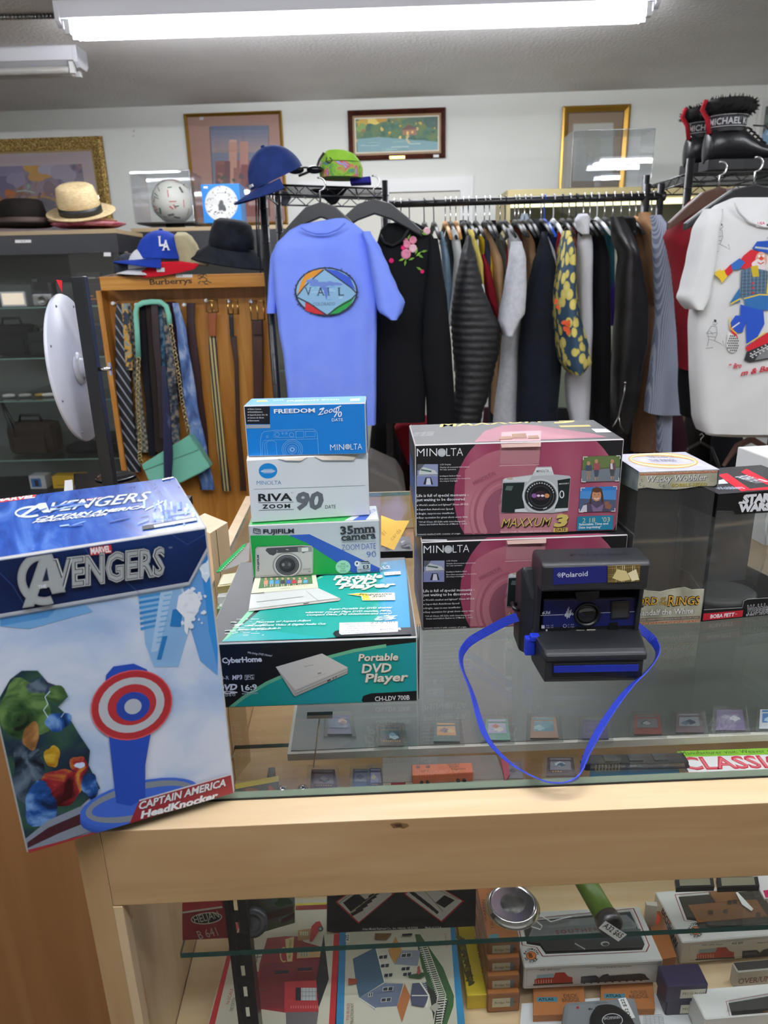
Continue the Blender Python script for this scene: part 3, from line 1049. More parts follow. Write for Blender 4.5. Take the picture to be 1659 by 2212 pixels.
for k, c in enumerate(('16305e', 'c4ccd4')):
 p.text('VENGERS', 338, 278, 1056, 192, 62, c, 0.06 - k * 0.05, 0.5)
 p.ring(210, 275, 112 - k * 3, 42 - k * 2, 18 - k * 4, c, a0=60, a1=300, rot=-6)
 p.poly([(118 + k * 4, 314), (160, 308), (258, 248), (300, 282), (345, 278), (316, 210 + k * 2), (268, 216 + k * 2)], c)
for k, c in enumerate(('17305f', 'e3e8ee')):
 p.text('CAPTAIN AMERICA', 250 - k * 3, 336 - k * 2, 1000, 252 - k * 2, 20, c, 0.03, 0.5)
 p.text('HEADKNOCKER', 222 - k * 3, 356 - k * 2, 740, 300 - k * 2, 14, c, 0.03, 0.5)
p.line([(1000, 265), (1125, 204)], 9, 'c9d6ea')
for k in range(26):
 x, y = random.uniform(980, 1330), random.uniform(200, 330)
 p.poly([(x, y), (x + random.uniform(10, 22), y - 4), (x + 20, y + random.uniform(30, 60)), (x + 8, y + 50)], random.choice(['9fb9e4', '7d9fd8', 'b9cbea', '2f55ae']))
p.poly([(976, 378), (1355, 312), (1360, 340), (984, 404)], '20242c'); p.poly([(1060, 372), (1352, 320), (1356, 338), (1066, 390)], 'c9d2de')
p.text('WARNING: CHOKING HAZARD', 1074, 386, 1345, 338, 9, '3a4048')
p.poly([(1116, 52), (1195, 34), (1198, 44), (1120, 62)], 'e8ebef'); p.text('NECA', 1124, 58, 1190, 44, 8, '222222', 0.02)
for k in range(14):
 x, y = random.uniform(0, 1200), random.uniform(230, 520)
 p.line([(x, y), (x + random.uniform(60, 260), y - random.uniform(8, 40))], random.uniform(3, 9), random.choice(['4f7cd0', '84a8e6', '2a4ea0', '9dbbec']))
for k in range(60):
 x = random.uniform(0, 1430)
 y = 595 - x * 0.148 + random.uniform(-7, 2)
 p.blob(x, y, random.uniform(3, 9), 'd5deec', 6, 0.5, 1.8, 0.5)
p.build('printed_top', r)

# ---- flat teal carton under the stack
r, f, d = carton('portable_player_carton', 'wide teal and black carton lying flat beneath the camera boxes', 'box', (458, 1531), (903, 1515), (445, 1391), (884, 1203), T0,
    ['118f8a', '15171a', '15171a', '1a1c1f', '0f1113', '1a1c1f'])
DVDTOP = d['top']
GREENB, TEALB = '149a8e', '18a598'
p = fclip(Print(f['front'], ZD), d['W'], d['H'])
p.rect(-120, 700, 1600, 1300, ramp_mat('teal_fade', [(0.3, '149a86'), (0.5, '17998f'), (0.7, '2491a6')], (6, 1, 1), 'noise', 1.2, 2, 0.35))
p.poly([(-120, 700), (1590, 690), (1590, 745), (1350, 775), (1100, 815), (880, 870), (640, 970), (420, 1065), (240, 1175), (130, 1260), (-120, 1290)], '0d0f12')
p.line([(130, 1262), (240, 1175), (420, 1065), (640, 968), (880, 868), (1100, 812), (1350, 774)], 26, '6fbf93')
p.poly([(1180, 1225), (1158, 1200), (1170, 1165), (1230, 1145), (1590, 1125), (1600, 1215)], '0d0f12')
p.build('printed_ground', r)
p = fclip(Print(f['front'], ZD, 0.0012), d['W'], d['H'])
p.poly([(490, 935), (850, 830), (1050, 940), (1050, 985), (640, 1165), (625, 1150)], 'b7b6ac'); p.poly([(490, 935), (850, 830), (1050, 938), (640, 1112)], 'dcd9cd')
p.poly([(640, 1112), (1050, 938), (1050, 962), (645, 1135)], 'c9c6bb'); p.line([(640, 1125), (1050, 950)], 4, '8d8a82'); p.line([(640, 1147), (1050, 970)], 4, '8d8a82')
p.text('CyberHome', 712, 936, 782, 922, 9, '6d6b66'); p.poly([(815, 982), (845, 974), (845, 986), (818, 994)], 'a09c90')
p.line([(780, 1020), (880, 985)], 2, 'a8a59a')
for x, y, q in ((892, 1048, 26), (935, 1032, 9), (955, 1022, 9)):
 p.poly([(x, y - 8), (x + q, y - 20), (x + q, y - 10), (x, y + 4)], '33332f')
p.build('printed_player', r)
p = fclip(Print(f['front'], ZD, 0.0012), d['W'], d['H'])
p.text('CyberHome', 74, 906, 384, 893, 40, 'f1f1f1', 0.035, sp=0.95)
p.text('We bring DVD Home!', 272, 830, 462, 856, 16, 'e6e6e6', 0.005, 0.35)
p.text('CD-R', 30, 1037, 128, 1034, 30, 'e8e8e8', 0.0); p.text('MP3', 150, 1034, 232, 1030, 32, 'f1f1f1', 0.03, 0.15, serif=True)
p.line([(250, 1000), (322, 996), (322, 1030), (250, 1033), (250, 1000)], 3, 'e8e8e8'); p.text('JPG', 256, 1030, 316, 1026, 26, 'f1f1f1', 0.0)
p.text('DVD', 30, 1120, 195, 1110, 42, 'f1f1f1', 0.05, 0.25); p.ell(115, 1133, 80, 11, 'f1f1f1'); p.ell(118, 1132, 20, 4, '0d0f12'); p.text('VIDEO', 60, 1166, 178, 1160, 18, 'f1f1f1', 0.01, sp=1.3)
p.text('16:9', 226, 1118, 348, 1110, 40, 'e8f3ee', 0.03, outline='0d0f12'); p.line([(228, 1122), (285, 1134), (348, 1116)], 5, 'e8f3ee'); p.text('WIDE-SCREEN', 228, 1150, 352, 1144, 13, 'cfe6dd', 0.0)
for t, x0, y0, x1, y1, h in (('Portable', 1132, 888, 1442, 880, 52), ('DVD', 1158, 980, 1392, 972, 66), ('Player', 1184, 1052, 1522, 1040, 62)):
 p.text(t, x0 + 3, y0 + 4, x1 + 3, y1 + 4, h, '8a7a5a', 0.02, 0.15)
 p.text(t, x0, y0, x1, y1, h, 'efe9da', 0.025, 0.15)
p.text('CH-LDV 700B', 1262, 1200, 1532, 1188, 34, 'f4f4f4', 0.015)
p.build('lettering', r)
p = fclip(Print(f['top'], ZD), d['W'], d['D'])
p.poly([(68, 745), (560, 345), (835, 235), (1500, 105), (1540, 690), (960, 712)], '1f9a8c')
p.poly([(66, 745), (900, 718), (300, 640)], '24a3a0'); p.poly([(1330, 120), (1500, 105), (1542, 690), (1330, 690)], '1787b8'); p.poly([(1290, 130), (1345, 122), (1345, 690), (1290, 690)], '1b90a6')
p.poly([(68, 745), (270, 510), (330, 440), (810, 262), (835, 235), (860, 240), (360, 470), (110, 722)], '7bc79a')
for k in range(50):
 x, y = random.uniform(90, 420), random.uniform(570, 700)
 if x + (y - 570) * 0.8 > 150:
  p.line([(x, y), (x + random.uniform(10, 70), y - random.uniform(0, 5))], random.uniform(2, 6), 'dcefeb')
for k in range(24):
 x, y = random.uniform(1230, 1400), random.uniform(545, 585)
 p.line([(x, y), (x + random.uniform(10, 60), y - 3)], 4, 'e2f1f3')
p.poly([(960, 715), (935, 690), (950, 670), (1010, 655), (1545, 640), (1545, 695)], '14171a')
p.build('printed_ground', r)
p = fclip(Print(f['top'], ZD, 0.0013), d['W'], d['D'])
p.poly([(278, 515), (295, 385), (330, 240), (800, 215), (823, 335), (995, 415), (985, 432)], 'b9b8ad'); p.poly([(280, 500), (295, 385), (823, 335), (992, 414)], 'cfd2cc')
p.poly([(300, 375), (335, 225), (795, 210), (822, 330)], 'd8dabd'); p.poly([(355, 338), (385, 200), (765, 190), (778, 300)], '4c6f4a')
for k, c in enumerate(('c98a6a', '5aa0c8', '4a8ac0', '3a3a44', '4a5ab0', 'c03a44', 'c9b09a', '5aa8d8')):
 x = 412 + k * 44
 p.poly([(x - 16, 305 - k), (x - 14, 275), (x + 16, 272), (x + 18, 302 - k)], c); p.ell(x, 262, 10, 8, 'c99a7a'); p.line([(x - 6, 305), (x - 8, 325)], 7, 'd9b8a0'); p.line([(x + 8, 303), (x + 9, 320)], 7, 'd9b8a0')
p.line([(290, 380), (400, 372), (398, 382)], 4, '55564f'); p.line([(340, 445), (705, 402)], 3, '9aa09a'); p.line([(725, 358), (830, 440)], 3, 'a5a8a2'); p.line([(705, 460), (750, 452)], 6, '3c3d3a'); p.line([(280, 500), (992, 414)], 3, '9a9c95')
p.text('CyberHome', 525, 344, 600, 338, 7, '8d8f86')
p.build('printed_player', r)
p = fclip(Print(f['top'], ZD, 0.0013), d['W'], d['D'])
for t, x0, y0, x1, y1, h in (('Portable', 935, 270, 1322, 252, 32), ('DVD', 950, 308, 1275, 296, 38), ('Player', 978, 338, 1425, 324, 36)):
 p.text(t, x0 + 3, y0 + 3, x1 + 3, y1 + 3, h, 'a9c9a0', 0.03, 0.3)
 p.text(t, x0, y0, x1, y1, h, 'eff1ea', 0.03, 0.3)
p.poly([(1045, 382), (1130, 372), (1415, 370), (1420, 428), (1165, 432), (1155, 398)], 'e6e3c8'); p.poly([(1056, 384), (1130, 376), (1200, 376), (1230, 428), (1170, 428), (1162, 394)], 'e6c832')
p.text('Progressive', 1135, 392, 1395, 386, 14, '22303a', 0.02, 0.35); p.text('Scan', 1240, 406, 1345, 402, 15, '22303a', 0.02, 0.35); p.text('Video Out', 1180, 424, 1400, 418, 14, 'c9cbb0', 0.0, 0.3)
for t, x0, x1, y in (('Super-Portable for DVD theater', 905, 1398, 500), ('wherever you go! Plays DVD movies, MP3s,', 720, 1390, 525), ('Compact Discs, JPG slideshows-and more!', 730, 1395, 545), ('7" screen w/ Aspect Adjust', 330, 765, 602), ('Component Video & Digital Audio Out', 300, 880, 628), ('Stereo Speakers Built-In', 190, 528, 662)):
 p.text(t, x0, y + 6, x1, y - 8, 13, 'e9f5ef', 0.02, 0.3)
p.poly([(985, 606), (1440, 596), (1442, 676), (1000, 700), (984, 690)], 'e3e4e4')
for k, (t, x0, x1) in enumerate((('CYBERHOME CH', 1010, 1180), ('CYBERHOME CH-LDV700B', 1040, 1260), ('7" PORTABLE DVD PLAYER', 1020, 1265), ('PLAYER, INC. CAR KIT', 1030, 1250), ('2.5 HR LITHIUM ION BATT', 1010, 1270))):
 p.text(t, x0, 622 + k * 17, x1, 618 + k * 17, 9, '777a7a', 0.0)
p.text('229.00', 1225, 616, 1420, 608, 15, '6f7272'); p.text('4025702', 1300, 668, 1420, 662, 13, '55585a'); p.text('700B', 1400, 668, 1468, 662, 18, 'e8e8e8', 0.02)
p.poly([(1330, 212), (1460, 204), (1464, 228), (1338, 238)], 'e9ebeb'); p.text('A39', 1342, 232, 1400, 227, 10, '333333'); p.text('$25', 1420, 226, 1455, 222, 10, '555555')
p.text('OKI', 1330, 148, 1360, 145, 10, 'd8eef6'); p.text('16:9', 1310, 186, 1384, 178, 22, 'dff0f5', 0.02); p.line([(1310, 190), (1384, 182)], 4, 'dff0f5')
p.build('lettering', r)
mb = MB()
for k in range(2):
 q = f['right']
 mb.prism([q.at(0.001, d['H'] - 0.004 - k * 0.02, 0.0), q.at(0.03, d['H'] - 0.002, 0.002 + 0.002 * k), q.at(0.03, 0.004, 0.003), q.at(0.001, 0.002, 0.0005)], q.n * 0.0006)
mb.build('loose_flap', mt('22211f', 0.6), r)

# ---- green, white and blue camera box
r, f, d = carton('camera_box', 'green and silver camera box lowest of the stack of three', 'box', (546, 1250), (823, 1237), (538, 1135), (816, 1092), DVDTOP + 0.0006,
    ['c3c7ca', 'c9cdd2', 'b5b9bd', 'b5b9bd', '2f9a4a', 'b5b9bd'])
FUJ = d
p = fclip(Print(f['front'], ZS), d['W'], d['H'])
p.poly([(340, 1095), (630, 1092), (1330, 1400), (340, 1420)], '14933a')
p.poly([(636, 1092), (790, 1085), (1330, 1345), (1330, 1420), (1180, 1420), (940, 1260)], '2550a8'); p.poly([(640, 1095), (770, 1150), (1180, 1420), (600, 1420)], '14933a')
p.build('printed_ground', r)
p = fclip(Print(f['front'], ZD, 0.0012), d['W'], d['H'])
p.poly([(330, 235), (330, 20), (345, 2), (700, -12), (768, -8), (782, 12), (780, 205), (765, 215), (345, 242)], 'a9a8a2')
p.poly([(338, 225), (338, 25), (360, 8), (705, -6), (770, -2), (774, 205)], 'c2c1ba'); p.poly([(410, 30), (420, 12), (690, -4), (770, 0), (760, 30), (700, 52), (690, 40), (500, 50), (470, 70), (440, 60)], '3a3c3e')
p.poly([(660, 6), (770, 0), (772, 40), (664, 46)], '8d8d88'); p.poly([(690, 10), (742, 6), (744, 34), (692, 38)], 'dedfd8')
p.ell(580, 145, 116, 100, '8f8e88'); p.ell(580, 145, 104, 90, 'c9c8c2'); p.ell(580, 143, 92, 80, '2a2b2d'); p.ell(580, 143, 76, 66, '4b4d50'); p.ell(580, 143, 64, 55, '1b1c1e'); p.ell(575, 145, 38, 33, '303236'); p.ell(548, 140, 12, 12, '77797c'); p.ell(596, 138, 12, 14, '5a5c60')
p.ring(580, 143, 84, 73, 5, '6f7174')
p.ell(500, 32, 5, 4, '9a9b9a'); p.ell(498, 48, 5, 4, '9a9b9a'); p.line([(570, 22), (590, 24)], 5, 'e0e0dc')
p.text('FUJIFILM', 362, 170, 358, 64, 14, '2f3032', 0.03, up=(-14, 0)); p.ring(352, 182, 9, 9, 3, '2f3032')
p.text('ZOOM DATE', 702, 182, 765, 176, 10, '4a4b4d'); p.text('90', 742, 198, 762, 196, 10, '4a4b4d')
p.build('printed_camera', r)
p = fclip(Print(f['front'], ZD, 0.0012), d['W'], d['H'])
p.poly([(1014 + (62 if k % 2 else 54) * math.cos(k * math.pi / 26), 158 + (56 if k % 2 else 49) * math.sin(k * math.pi / 26)) for k in range(52)], '9ed8b4')
for k, t in enumerate(('FREE', 'FUJICOLOR', 'FILM', 'INSIDE')):
 hw = (18, 42, 15, 22)[k]
 p.text(t, 1014 - hw, 143 + k * 18, 1014 + hw, 141 + k * 18, 14, '1d7a3c', 0.0)
p.poly([(1122, 118), (1215, 108), (1228, 118), (1226, 192), (1130, 202), (1122, 192)], 'b6c2cc'); p.ell(1122, 132, 20, 22, 'e4e8ea'); p.ell(1122, 130, 8, 9, '3b4148')
p.rect(1150, 112, 1212, 122, '2c3036'); p.line([(1155, 132), (1215, 128)], 5, '2c3036'); p.poly([(1212, 120), (1226, 128), (1212, 136)], '2c3036'); p.poly([(1168, 146), (1212, 142), (1212, 168), (1170, 172)], '2c3036'); p.ell(1191, 157, 11, 10, 'c9d2d8'); p.ell(1191, 157, 5, 5, '2c3036')
p.text('SURE LOADING', 1130, 186, 1222, 180, 11, '2c3036', 0.01); p.text('SYSTEM', 1152, 198, 1204, 194, 8, '2c3036')
p.build('badges', r)
p = fclip(Print(f['front'], ZS, 0.0012), d['W'], d['H'])
p.text('FUJIFILM', 446, 1079, 676, 1074, 32, '1d2024', 0.03)
p.line([(374, 1040), (374, 1072), (400, 1076), (424, 1080), (424, 1048), (400, 1044), (374, 1040)], 6, '1d2024'); p.text('FUJI', 382, 1062, 418, 1064, 14, '1d2024', 0.02)
p.text('35mm', 1022, 1084, 1284, 1064, 56, '2a2c30', 0.035, serif=True); p.text('camera', 1028, 1132, 1286, 1112, 50, '2a2c30', 0.03, serif=True)
p.line([(1034, 1143), (1286, 1132)], 3, '5a5c60')
p.text('ZOOM DATE', 1032, 1204, 1286, 1190, 42, '2a4f9c', -0.012, sp=0.95); p.text('90', 1218, 1258, 1288, 1252, 46, '2a4f9c', -0.012)
p.build('lettering', r)
p = fclip(Print(f['top'], ZS), d['W'], d['D'])
p.poly([(1050, 985), (1315, 985), (1312, 868), (1240, 868)], 'ccd2da'); p.poly([(1100, 990), (1200, 990), (1250, 930), (1240, 900)], '3a5ab0')
p.text('ZOOM', 1240, 935, 1305, 905, 16, '2a4f9c')
p.build('printed_top', r)

# ---- white camera box in the middle
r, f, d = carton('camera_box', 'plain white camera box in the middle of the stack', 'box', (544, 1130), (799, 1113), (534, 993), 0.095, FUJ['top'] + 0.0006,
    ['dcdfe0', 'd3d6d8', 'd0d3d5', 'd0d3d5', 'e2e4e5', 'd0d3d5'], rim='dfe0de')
RIV = d
p = fclip(Print(f['front'], ZS), d['W'], d['H'])
p.ell(480, 612, 69, 57, '1180c4')
for k in range(7):
 p.line([(425 + abs(3 - k) * 8, 600 + k * 5), (536 - abs(3 - k) * 8, 598 + k * 5)], (1.5, 2, 3, 3.5, 3, 2, 1.5)[k], 'dfe6ea')
p.text('MINOLTA', 396, 716, 580, 714, 30, '2a6fa6', -0.012, sp=0.95)
p.line([(374, 749), (800, 735), (1206, 720)], 2.2, '6f7478')
p.text('RIVA', 408, 838, 662, 832, 52, '1b1d20', 0.03); p.line([(408, 849), (672, 845)], 3, '3a3c40'); p.text('ZOOM', 438, 893, 646, 887, 28, '1b1d20', 0.035, sp=1.25); p.line([(412, 906), (672, 899)], 3, '3a3c40')
p.text('TM', 652, 780, 668, 779, 8, '444444')
p.text('90', 690, 896, 896, 890, 118, '5d6165', 0.045, 0.12); p.text('DATE', 908, 894, 986, 891, 26, '33363a', -0.005)
p.build('lettering', r)
mb = MB(); fa_ = f['front']
for x0, x1, dz in ((0.25, 0.5, 0.004), (0.55, 0.93, 0.007)):
 q = [fa_.at(d['W'] * x0, d['H'] - 0.0005, 0.0004), fa_.at(d['W'] * x1, d['H'] - 0.0005, 0.0004), fa_.at(d['W'] * (x1 - 0.06), d['H'] - dz, 0.002), fa_.at(d['W'] * (x0 + 0.07), d['H'] - dz * 0.7, 0.002)]
 mb.prism(q, fa_.n * 0.0005)
mb.build('torn_edge', mt('c9bfae', 0.7), r)

# ---- blue camera box on top
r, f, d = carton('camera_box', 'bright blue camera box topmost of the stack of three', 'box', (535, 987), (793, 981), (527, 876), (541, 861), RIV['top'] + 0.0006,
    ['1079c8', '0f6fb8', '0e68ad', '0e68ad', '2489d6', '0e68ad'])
p = fclip(Print(f['front'], ZS), d['W'], d['H'])
p.rect(302, 124, 494, 262, '0c0d0f'); p.poly([(312, 268), (497, 266), (497, 292), (312, 296)], '9aa0a4')
for k, t in enumerate(('35mm Camera', 'Kleinbildkamera', 'Appareil photo 24 x 36', 'Camara de 35mm', '35mm kamera')):
 w = (88, 98, 136, 108, 72)[k]
 y = 156 + k * 21.5
 p.text(t, 342, y, 342 + w, y - 1, 10, 'e8e8e8', 0.01); p.ell(333, y - 4, 4, 4, 'e8e8e8')
LB = '8cc2ea'
p.line([(428, 500), (424, 390), (432, 340), (450, 318), (525, 310), (700, 302), (820, 300), (845, 320), (852, 372), (858, 500)], 2.5, LB)
p.line([(438, 500), (440, 400), (452, 385), (600, 378), (850, 372)], 2, LB)
p.line([(478, 500), (470, 410), (480, 388), (520, 386), (540, 400), (548, 500)], 2, LB); p.line([(460, 500), (455, 410), (470, 392)], 2, LB)
p.line([(526, 362), (524, 318), (680, 312), (682, 360), (526, 362)], 2, LB); p.line([(688, 316), (746, 314), (748, 362), (690, 364), (688, 316)], 3, LB); p.line([(758, 318), (830, 316), (832, 356), (760, 358), (758, 318)], 3, LB)
for x, y, q in ((549, 340, 17), (590, 332, 7), (617, 331, 8), (656, 342, 17), (476, 357, 8)):
 p.ring(x, y, q, q, 2.5, LB)
for q in (78, 66, 52, 34, 22):
 p.ring(662, 452, q, q * 0.95, 2.5, LB, a0=(140 if q > 40 else 0), a1=(400 if q > 40 else 360))
p.ring(662, 452, 16, 14, 5, 'b9dcf4');
p.build('line_drawing', r)
p = fclip(Print(f['front'], ZS, 0.001), d['W'], d['H'])
p.text('FREEDOM', 526, 182, 832, 174, 30, 'f0f5fa', 0.03); p.text('Zoom', 852, 196, 1018, 162, 40, 'f0f5fa', 0.01, 0.45); p.line([(990, 140), (1026, 126)], 8, 'f0f5fa'); p.line([(866, 150), (900, 140)], 7, 'f0f5fa')
p.text('70', 972, 210, 1034, 207, 40, 'f0f5fa', 0.02, 0.15); p.text('DATE', 958, 242, 1040, 239, 22, 'f0f5fa', 0.0)
p.text('MIN', 946, 458, 1050, 454, 44, 'eef2f5', -0.008); p.ell(1074, 430, 20, 20, 'c4cfd8'); p.text('LTA', 1098, 453, 1184, 450, 44, 'eef2f5', -0.008)
for k in range(4):
 p.line([(1056, 424 + k * 5), (1092, 423 + k * 5)], 1.5, '6f9cc4')
p.build('lettering', r)
p = fclip(Print(f['top'], ZS), d['W'], d['D'])
p.text('FREEDOM Zoom', 620, 96, 1010, 84, 8, 'e6eef5', 0.03); p.poly([(1095, 76), (1165, 72), (1166, 88), (1092, 92)], 'e8eaea'); p.poly([(400, 90), (470, 84), (480, 96), (395, 100)], 'd8c83a')
p.text('DATE', 520, 92, 600, 88, 8, 'cfe2f2')
p.build('printed_top', r)

# ---- two maroon and black camera outfit boxes
MAROON = ramp_mat('maroon_print', [(0.32, '7b2340'), (0.5, '94405a'), (0.68, 'b4707c')], (1, 1, 0.5), 'noise', 7, 2, 0.3, dist=0.4)
PINKP = ramp_mat('dusty_pink_print', [(0.3, 'a35566'), (0.55, 'b77880'), (0.75, 'c79296')], (0.7, 1, 1), 'noise', 9, 2, 0.3)


def outfit_box(label, bl, br, tl, depth, z, dy, full):
 r, f, d = carton('camera_outfit_box', label, 'box', bl, br, tl, depth, z, ['101013', '101013', '101013', '23589e', '17171a', '101013'], group=None, rim='b9b4b2')
 W, H, D = d['W'], d['H'], d['D']
 # front artwork is laid out once, on the upper box's crop, and moved to fit the lower one
 fr = f['front']
 ref = outfit_box.ref
 if ref is None:
  outfit_box.ref = ref = (fr, W, H)

 class Q(Print):
  def P(s, x, y):
   a, b = ref[0].px(ZM[0] + x * ZM[2], ZM[1] + y * ZM[2])
   return (a * W / ref[1], b * H / ref[2])
 p = fclip(Q(fr), W, H)
 cx, cy = 985, 640
 p.ell(1000, 640, 600, 560, MAROON, 48)
 p.clip = (0.24 * W, 0.001, W * 0.955, H - 0.001)
 p.poly([(440, 900), (420, 760), (410, 620), (440, 500), (520, 400), (640, 330), (740, 300), (1000, 420), (1150, 600), (1200, 900)], PINKP)
 for k, (q, c) in enumerate(((300, 'ab6672'), (262, '9a5563'), (225, 'b37580'), (190, '8f4c5c'), (150, 'b98088'), (118, '9a5a68'))):
  p.ring(790, 770, q * 0.95, q * 1.05, 14 + (k % 2) * 6, c, a0=120, a1=262)
 p.poly([(640, 900), (620, 780), (640, 660), (700, 600), (745, 580), (720, 700), (735, 900)], '8a5060')
 p.poly([(545, 560), (530, 530), (690, 455), (712, 490)], '9f5a68'); p.text('MINOLTA', 545, 560, 695, 478, 24, '7a3f4e', 0.0)
 p.clip = (0.0015, 0.0015, W - 0.0015, H - 0.0015)
 p.poly([(725, 405), (735, 200), (1025, 200), (1010, 405)], 'b27a80'); p.poly([(735, 250), (738, 170), (1025, 170), (1022, 245)], 'bd8a90')
 p.line([(724, 418), (1010, 410)], 4, 'd8bfc0'); p.line([(735, 250), (728, 418)], 2.5, '8f5560'); p.line([(1022, 245), (1010, 410)], 2.5, '8f5560')
 p.build('printed_ground', r)
 # the camera
 p = fclip(Q(fr, base=0.0014), W, H)
 p.poly([(735, 755), (748, 515), (770, 505), (960, 480), (990, 425), (1095, 422), (1115, 478), (1225, 488), (1235, 500), (1215, 740), (1100, 755), (860, 748)], 'b9bec0')
 p.poly([(737, 752), (750, 540), (905, 535), (890, 640), (905, 720), (835, 728), (833, 752)], '15211f'); p.poly([(1140, 520), (1232, 505), (1215, 718), (1120, 724), (1148, 640)], '15211f')
 p.poly([(752, 530), (760, 508), (960, 485), (930, 530)], 'd6d9d8'); p.poly([(960, 490), (985, 432), (1098, 428), (1115, 482)], 'cdd2d2'); p.poly([(985, 432), (1098, 428), (1104, 455), (975, 462)], 'e0e3e2')
 p.text('MINOLTA', 990, 464, 1078, 460, 17, '33383a', 0.01); p.poly([(838, 745), (840, 728), (905, 722), (930, 748)], 'd6dadb'); p.poly([(1118, 745), (1130, 722), (1216, 718), (1214, 735)], 'd6dadb')
 p.poly([(765, 590), (775, 560), (825, 560), (810, 595)], '55625f'); p.ell(800, 508, 22, 9, 'b9b09a')
 p.ell(1018, 632, 130, 122, 'd2d6d6'); p.ell(1018, 632, 118, 112, '8f9698'); p.ell(1018, 632, 112, 107, '121415'); p.ring(1018, 632, 96, 92, 3, '777c7e'); p.ell(1018, 632, 76, 74, '0a0b0d'); p.ring(1018, 632, 76, 74, 5, '3a3d40'); p.ell(1018, 630, 48, 34, '35222e')
 for dx, c in ((-46, '8a5a9a'), (-14, 'e8d8ec'), (14, 'f3e6f0'), (46, 'c98a5a')):
  p.ell(1018 + dx, 630, 12 if abs(dx) < 20 else 18, 8 if abs(dx) < 20 else 16, c)
 for k in range(14):
  q = RAD(200 + k * 11)
  p.rect(1018 + 97 * math.cos(q) - 4, 632 + 93 * math.sin(q) - 5, 1018 + 97 * math.cos(q) + 3, 632 + 93 * math.sin(q) + 4, 'd5d8d8')
 for k in range(7):
  q = RAD(130 + k * 6 if k < 4 else 40 + k * 6)
  p.rect(1018 + 97 * math.cos(q) - 4, 632 + 93 * math.sin(q) - 5, 1018 + 97 * math.cos(q) + 3, 632 + 93 * math.sin(q) + 4, 'd5d8d8')
 p.ring(1170, 620, 18, 28, 8, 'd9dcdc'); p.text('MAXXUM 3', 1150, 550, 1220, 545, 9, 'e8e8e8', 0.02)
 p.build('printed_camera', r)
 # small photographs
 p = fclip(Q(fr, base=0.0014), W, H)
 p.rect(136, 405, 285, 482, '8f96b4'); p.poly([(150, 455), (180, 425), (265, 450), (282, 475), (150, 480)], 'c9cdc8'); p.poly([(165, 440), (240, 452), (236, 462), (160, 450)], '3c5a52'); p.poly([(136, 405), (190, 405), (150, 450), (136, 450)], '55585c')
 p.build('printed_photograph', r); p = fclip(Q(fr, base=0.0014), W, H)
 p.rect(133, 488, 284, 564, '7d85b0'); p.poly([(180, 550), (195, 500), (235, 500), (250, 550)], '24262c'); p.poly([(198, 552), (205, 505), (228, 505), (236, 552)], 'd0d4e0'); p.line([(136, 486), (284, 486)], 3, 'd9d9d9')
 p.build('printed_photograph', r); p = fclip(Q(fr, base=0.0014), W, H)
 p.poly([(1322, 350), (1590, 342), (1580, 525), (1310, 532)], '4f5f3c'); p.poly([(1312, 450), (1588, 430), (1580, 525), (1310, 530)], '6f7880'); p.poly([(1325, 352), (1588, 345), (1585, 420), (1320, 440)], '5d7040')
 for x, y, h, c1, c2 in ((1362, 415, 75, '3e4a5e', '8a7a6a'), (1418, 400, 95, '8d4a50', '3d4858'), (1532, 400, 90, '6a4a54', '454a4c')):
  p.poly([(x - 22, y), (x + 22, y - 5), (x + 24, y + h * 0.5), (x - 20, y + h * 0.5)], c1); p.poly([(x - 18, y + h * 0.5), (x + 20, y + h * 0.5), (x + 12, y + h), (x - 12, y + h)], c2)
  p.ell(x, y - 16, 12, 15, 'b98a6a'); p.line([(x - 8, y + h), (x - 8, y + h + 26)], 8, 'b58a6c'); p.line([(x + 8, y + h), (x + 10, y + h + 22)], 8, 'a67c60')
 p.poly([(1518, 400), (1532, 398), (1536, 440), (1520, 440)], 'd9d9dc')
 p.build('printed_photograph', r); p = fclip(Q(fr, base=0.0014), W, H)
 p.poly([(1305, 572), (1565, 562), (1552, 742), (1292, 748)], '2f7ac0'); p.poly([(1300, 640), (1560, 655), (1552, 742), (1292, 748)], '4a5a74'); p.poly([(1302, 600), (1562, 590), (1558, 660), (1300, 650)], '4a8cca')
 p.poly([(1300, 748), (1330, 690), (1385, 668), (1450, 668), (1500, 690), (1510, 742)], '4a4458'); p.poly([(1300, 748), (1325, 700), (1350, 695), (1350, 746)], 'd4d0da'); p.poly([(1380, 690), (1420, 720), (1470, 690), (1460, 742), (1395, 745)], '7d6a8a')
 p.poly([(1380, 620), (1390, 580), (1420, 568), (1455, 578), (1466, 620), (1470, 680), (1455, 680), (1450, 640), (1385, 640), (1382, 690), (1366, 690)], '4a2c20'); p.ell(1420, 628, 33, 42, 'c68a66'); p.ell(1420, 590, 34, 18, '5a3828'); p.line([(1402, 648), (1420, 656), (1438, 647)], 6, 'efe2da')
 p.ell(1407, 622, 4, 3, '33201a'); p.ell(1434, 621, 4, 3, '33201a'); p.line([(1420, 625), (1423, 638)], 2, '9a6648'); p.blob(1500, 700, 26, '8a5a4a', 9)
 p.build('printed_photograph', r); p = fclip(Q(fr, base=0.0020), W, H)
 for x0, y0, x1, y1 in ((1322, 350, 1590, 342), (1310, 532, 1580, 525), (1305, 572, 1565, 562), (1292, 748, 1552, 742)):
  sg = 1 if y0 in (350, 572) else -1
  p.line([(x0 + 2, y0 + sg * 24), (x0 + 2, y0 + sg * 2), (x0 + 32, y0 + sg * 2)], 6, 'ececec'); p.line([(x1 - 30, y1 + sg * 2), (x1 - 2, y1 + sg * 2), (x1 - 3, y1 + sg * 24)], 6, 'ececec')
 p.build('corner_marks', r); p = fclip(Q(fr, base=0.0014), W, H)
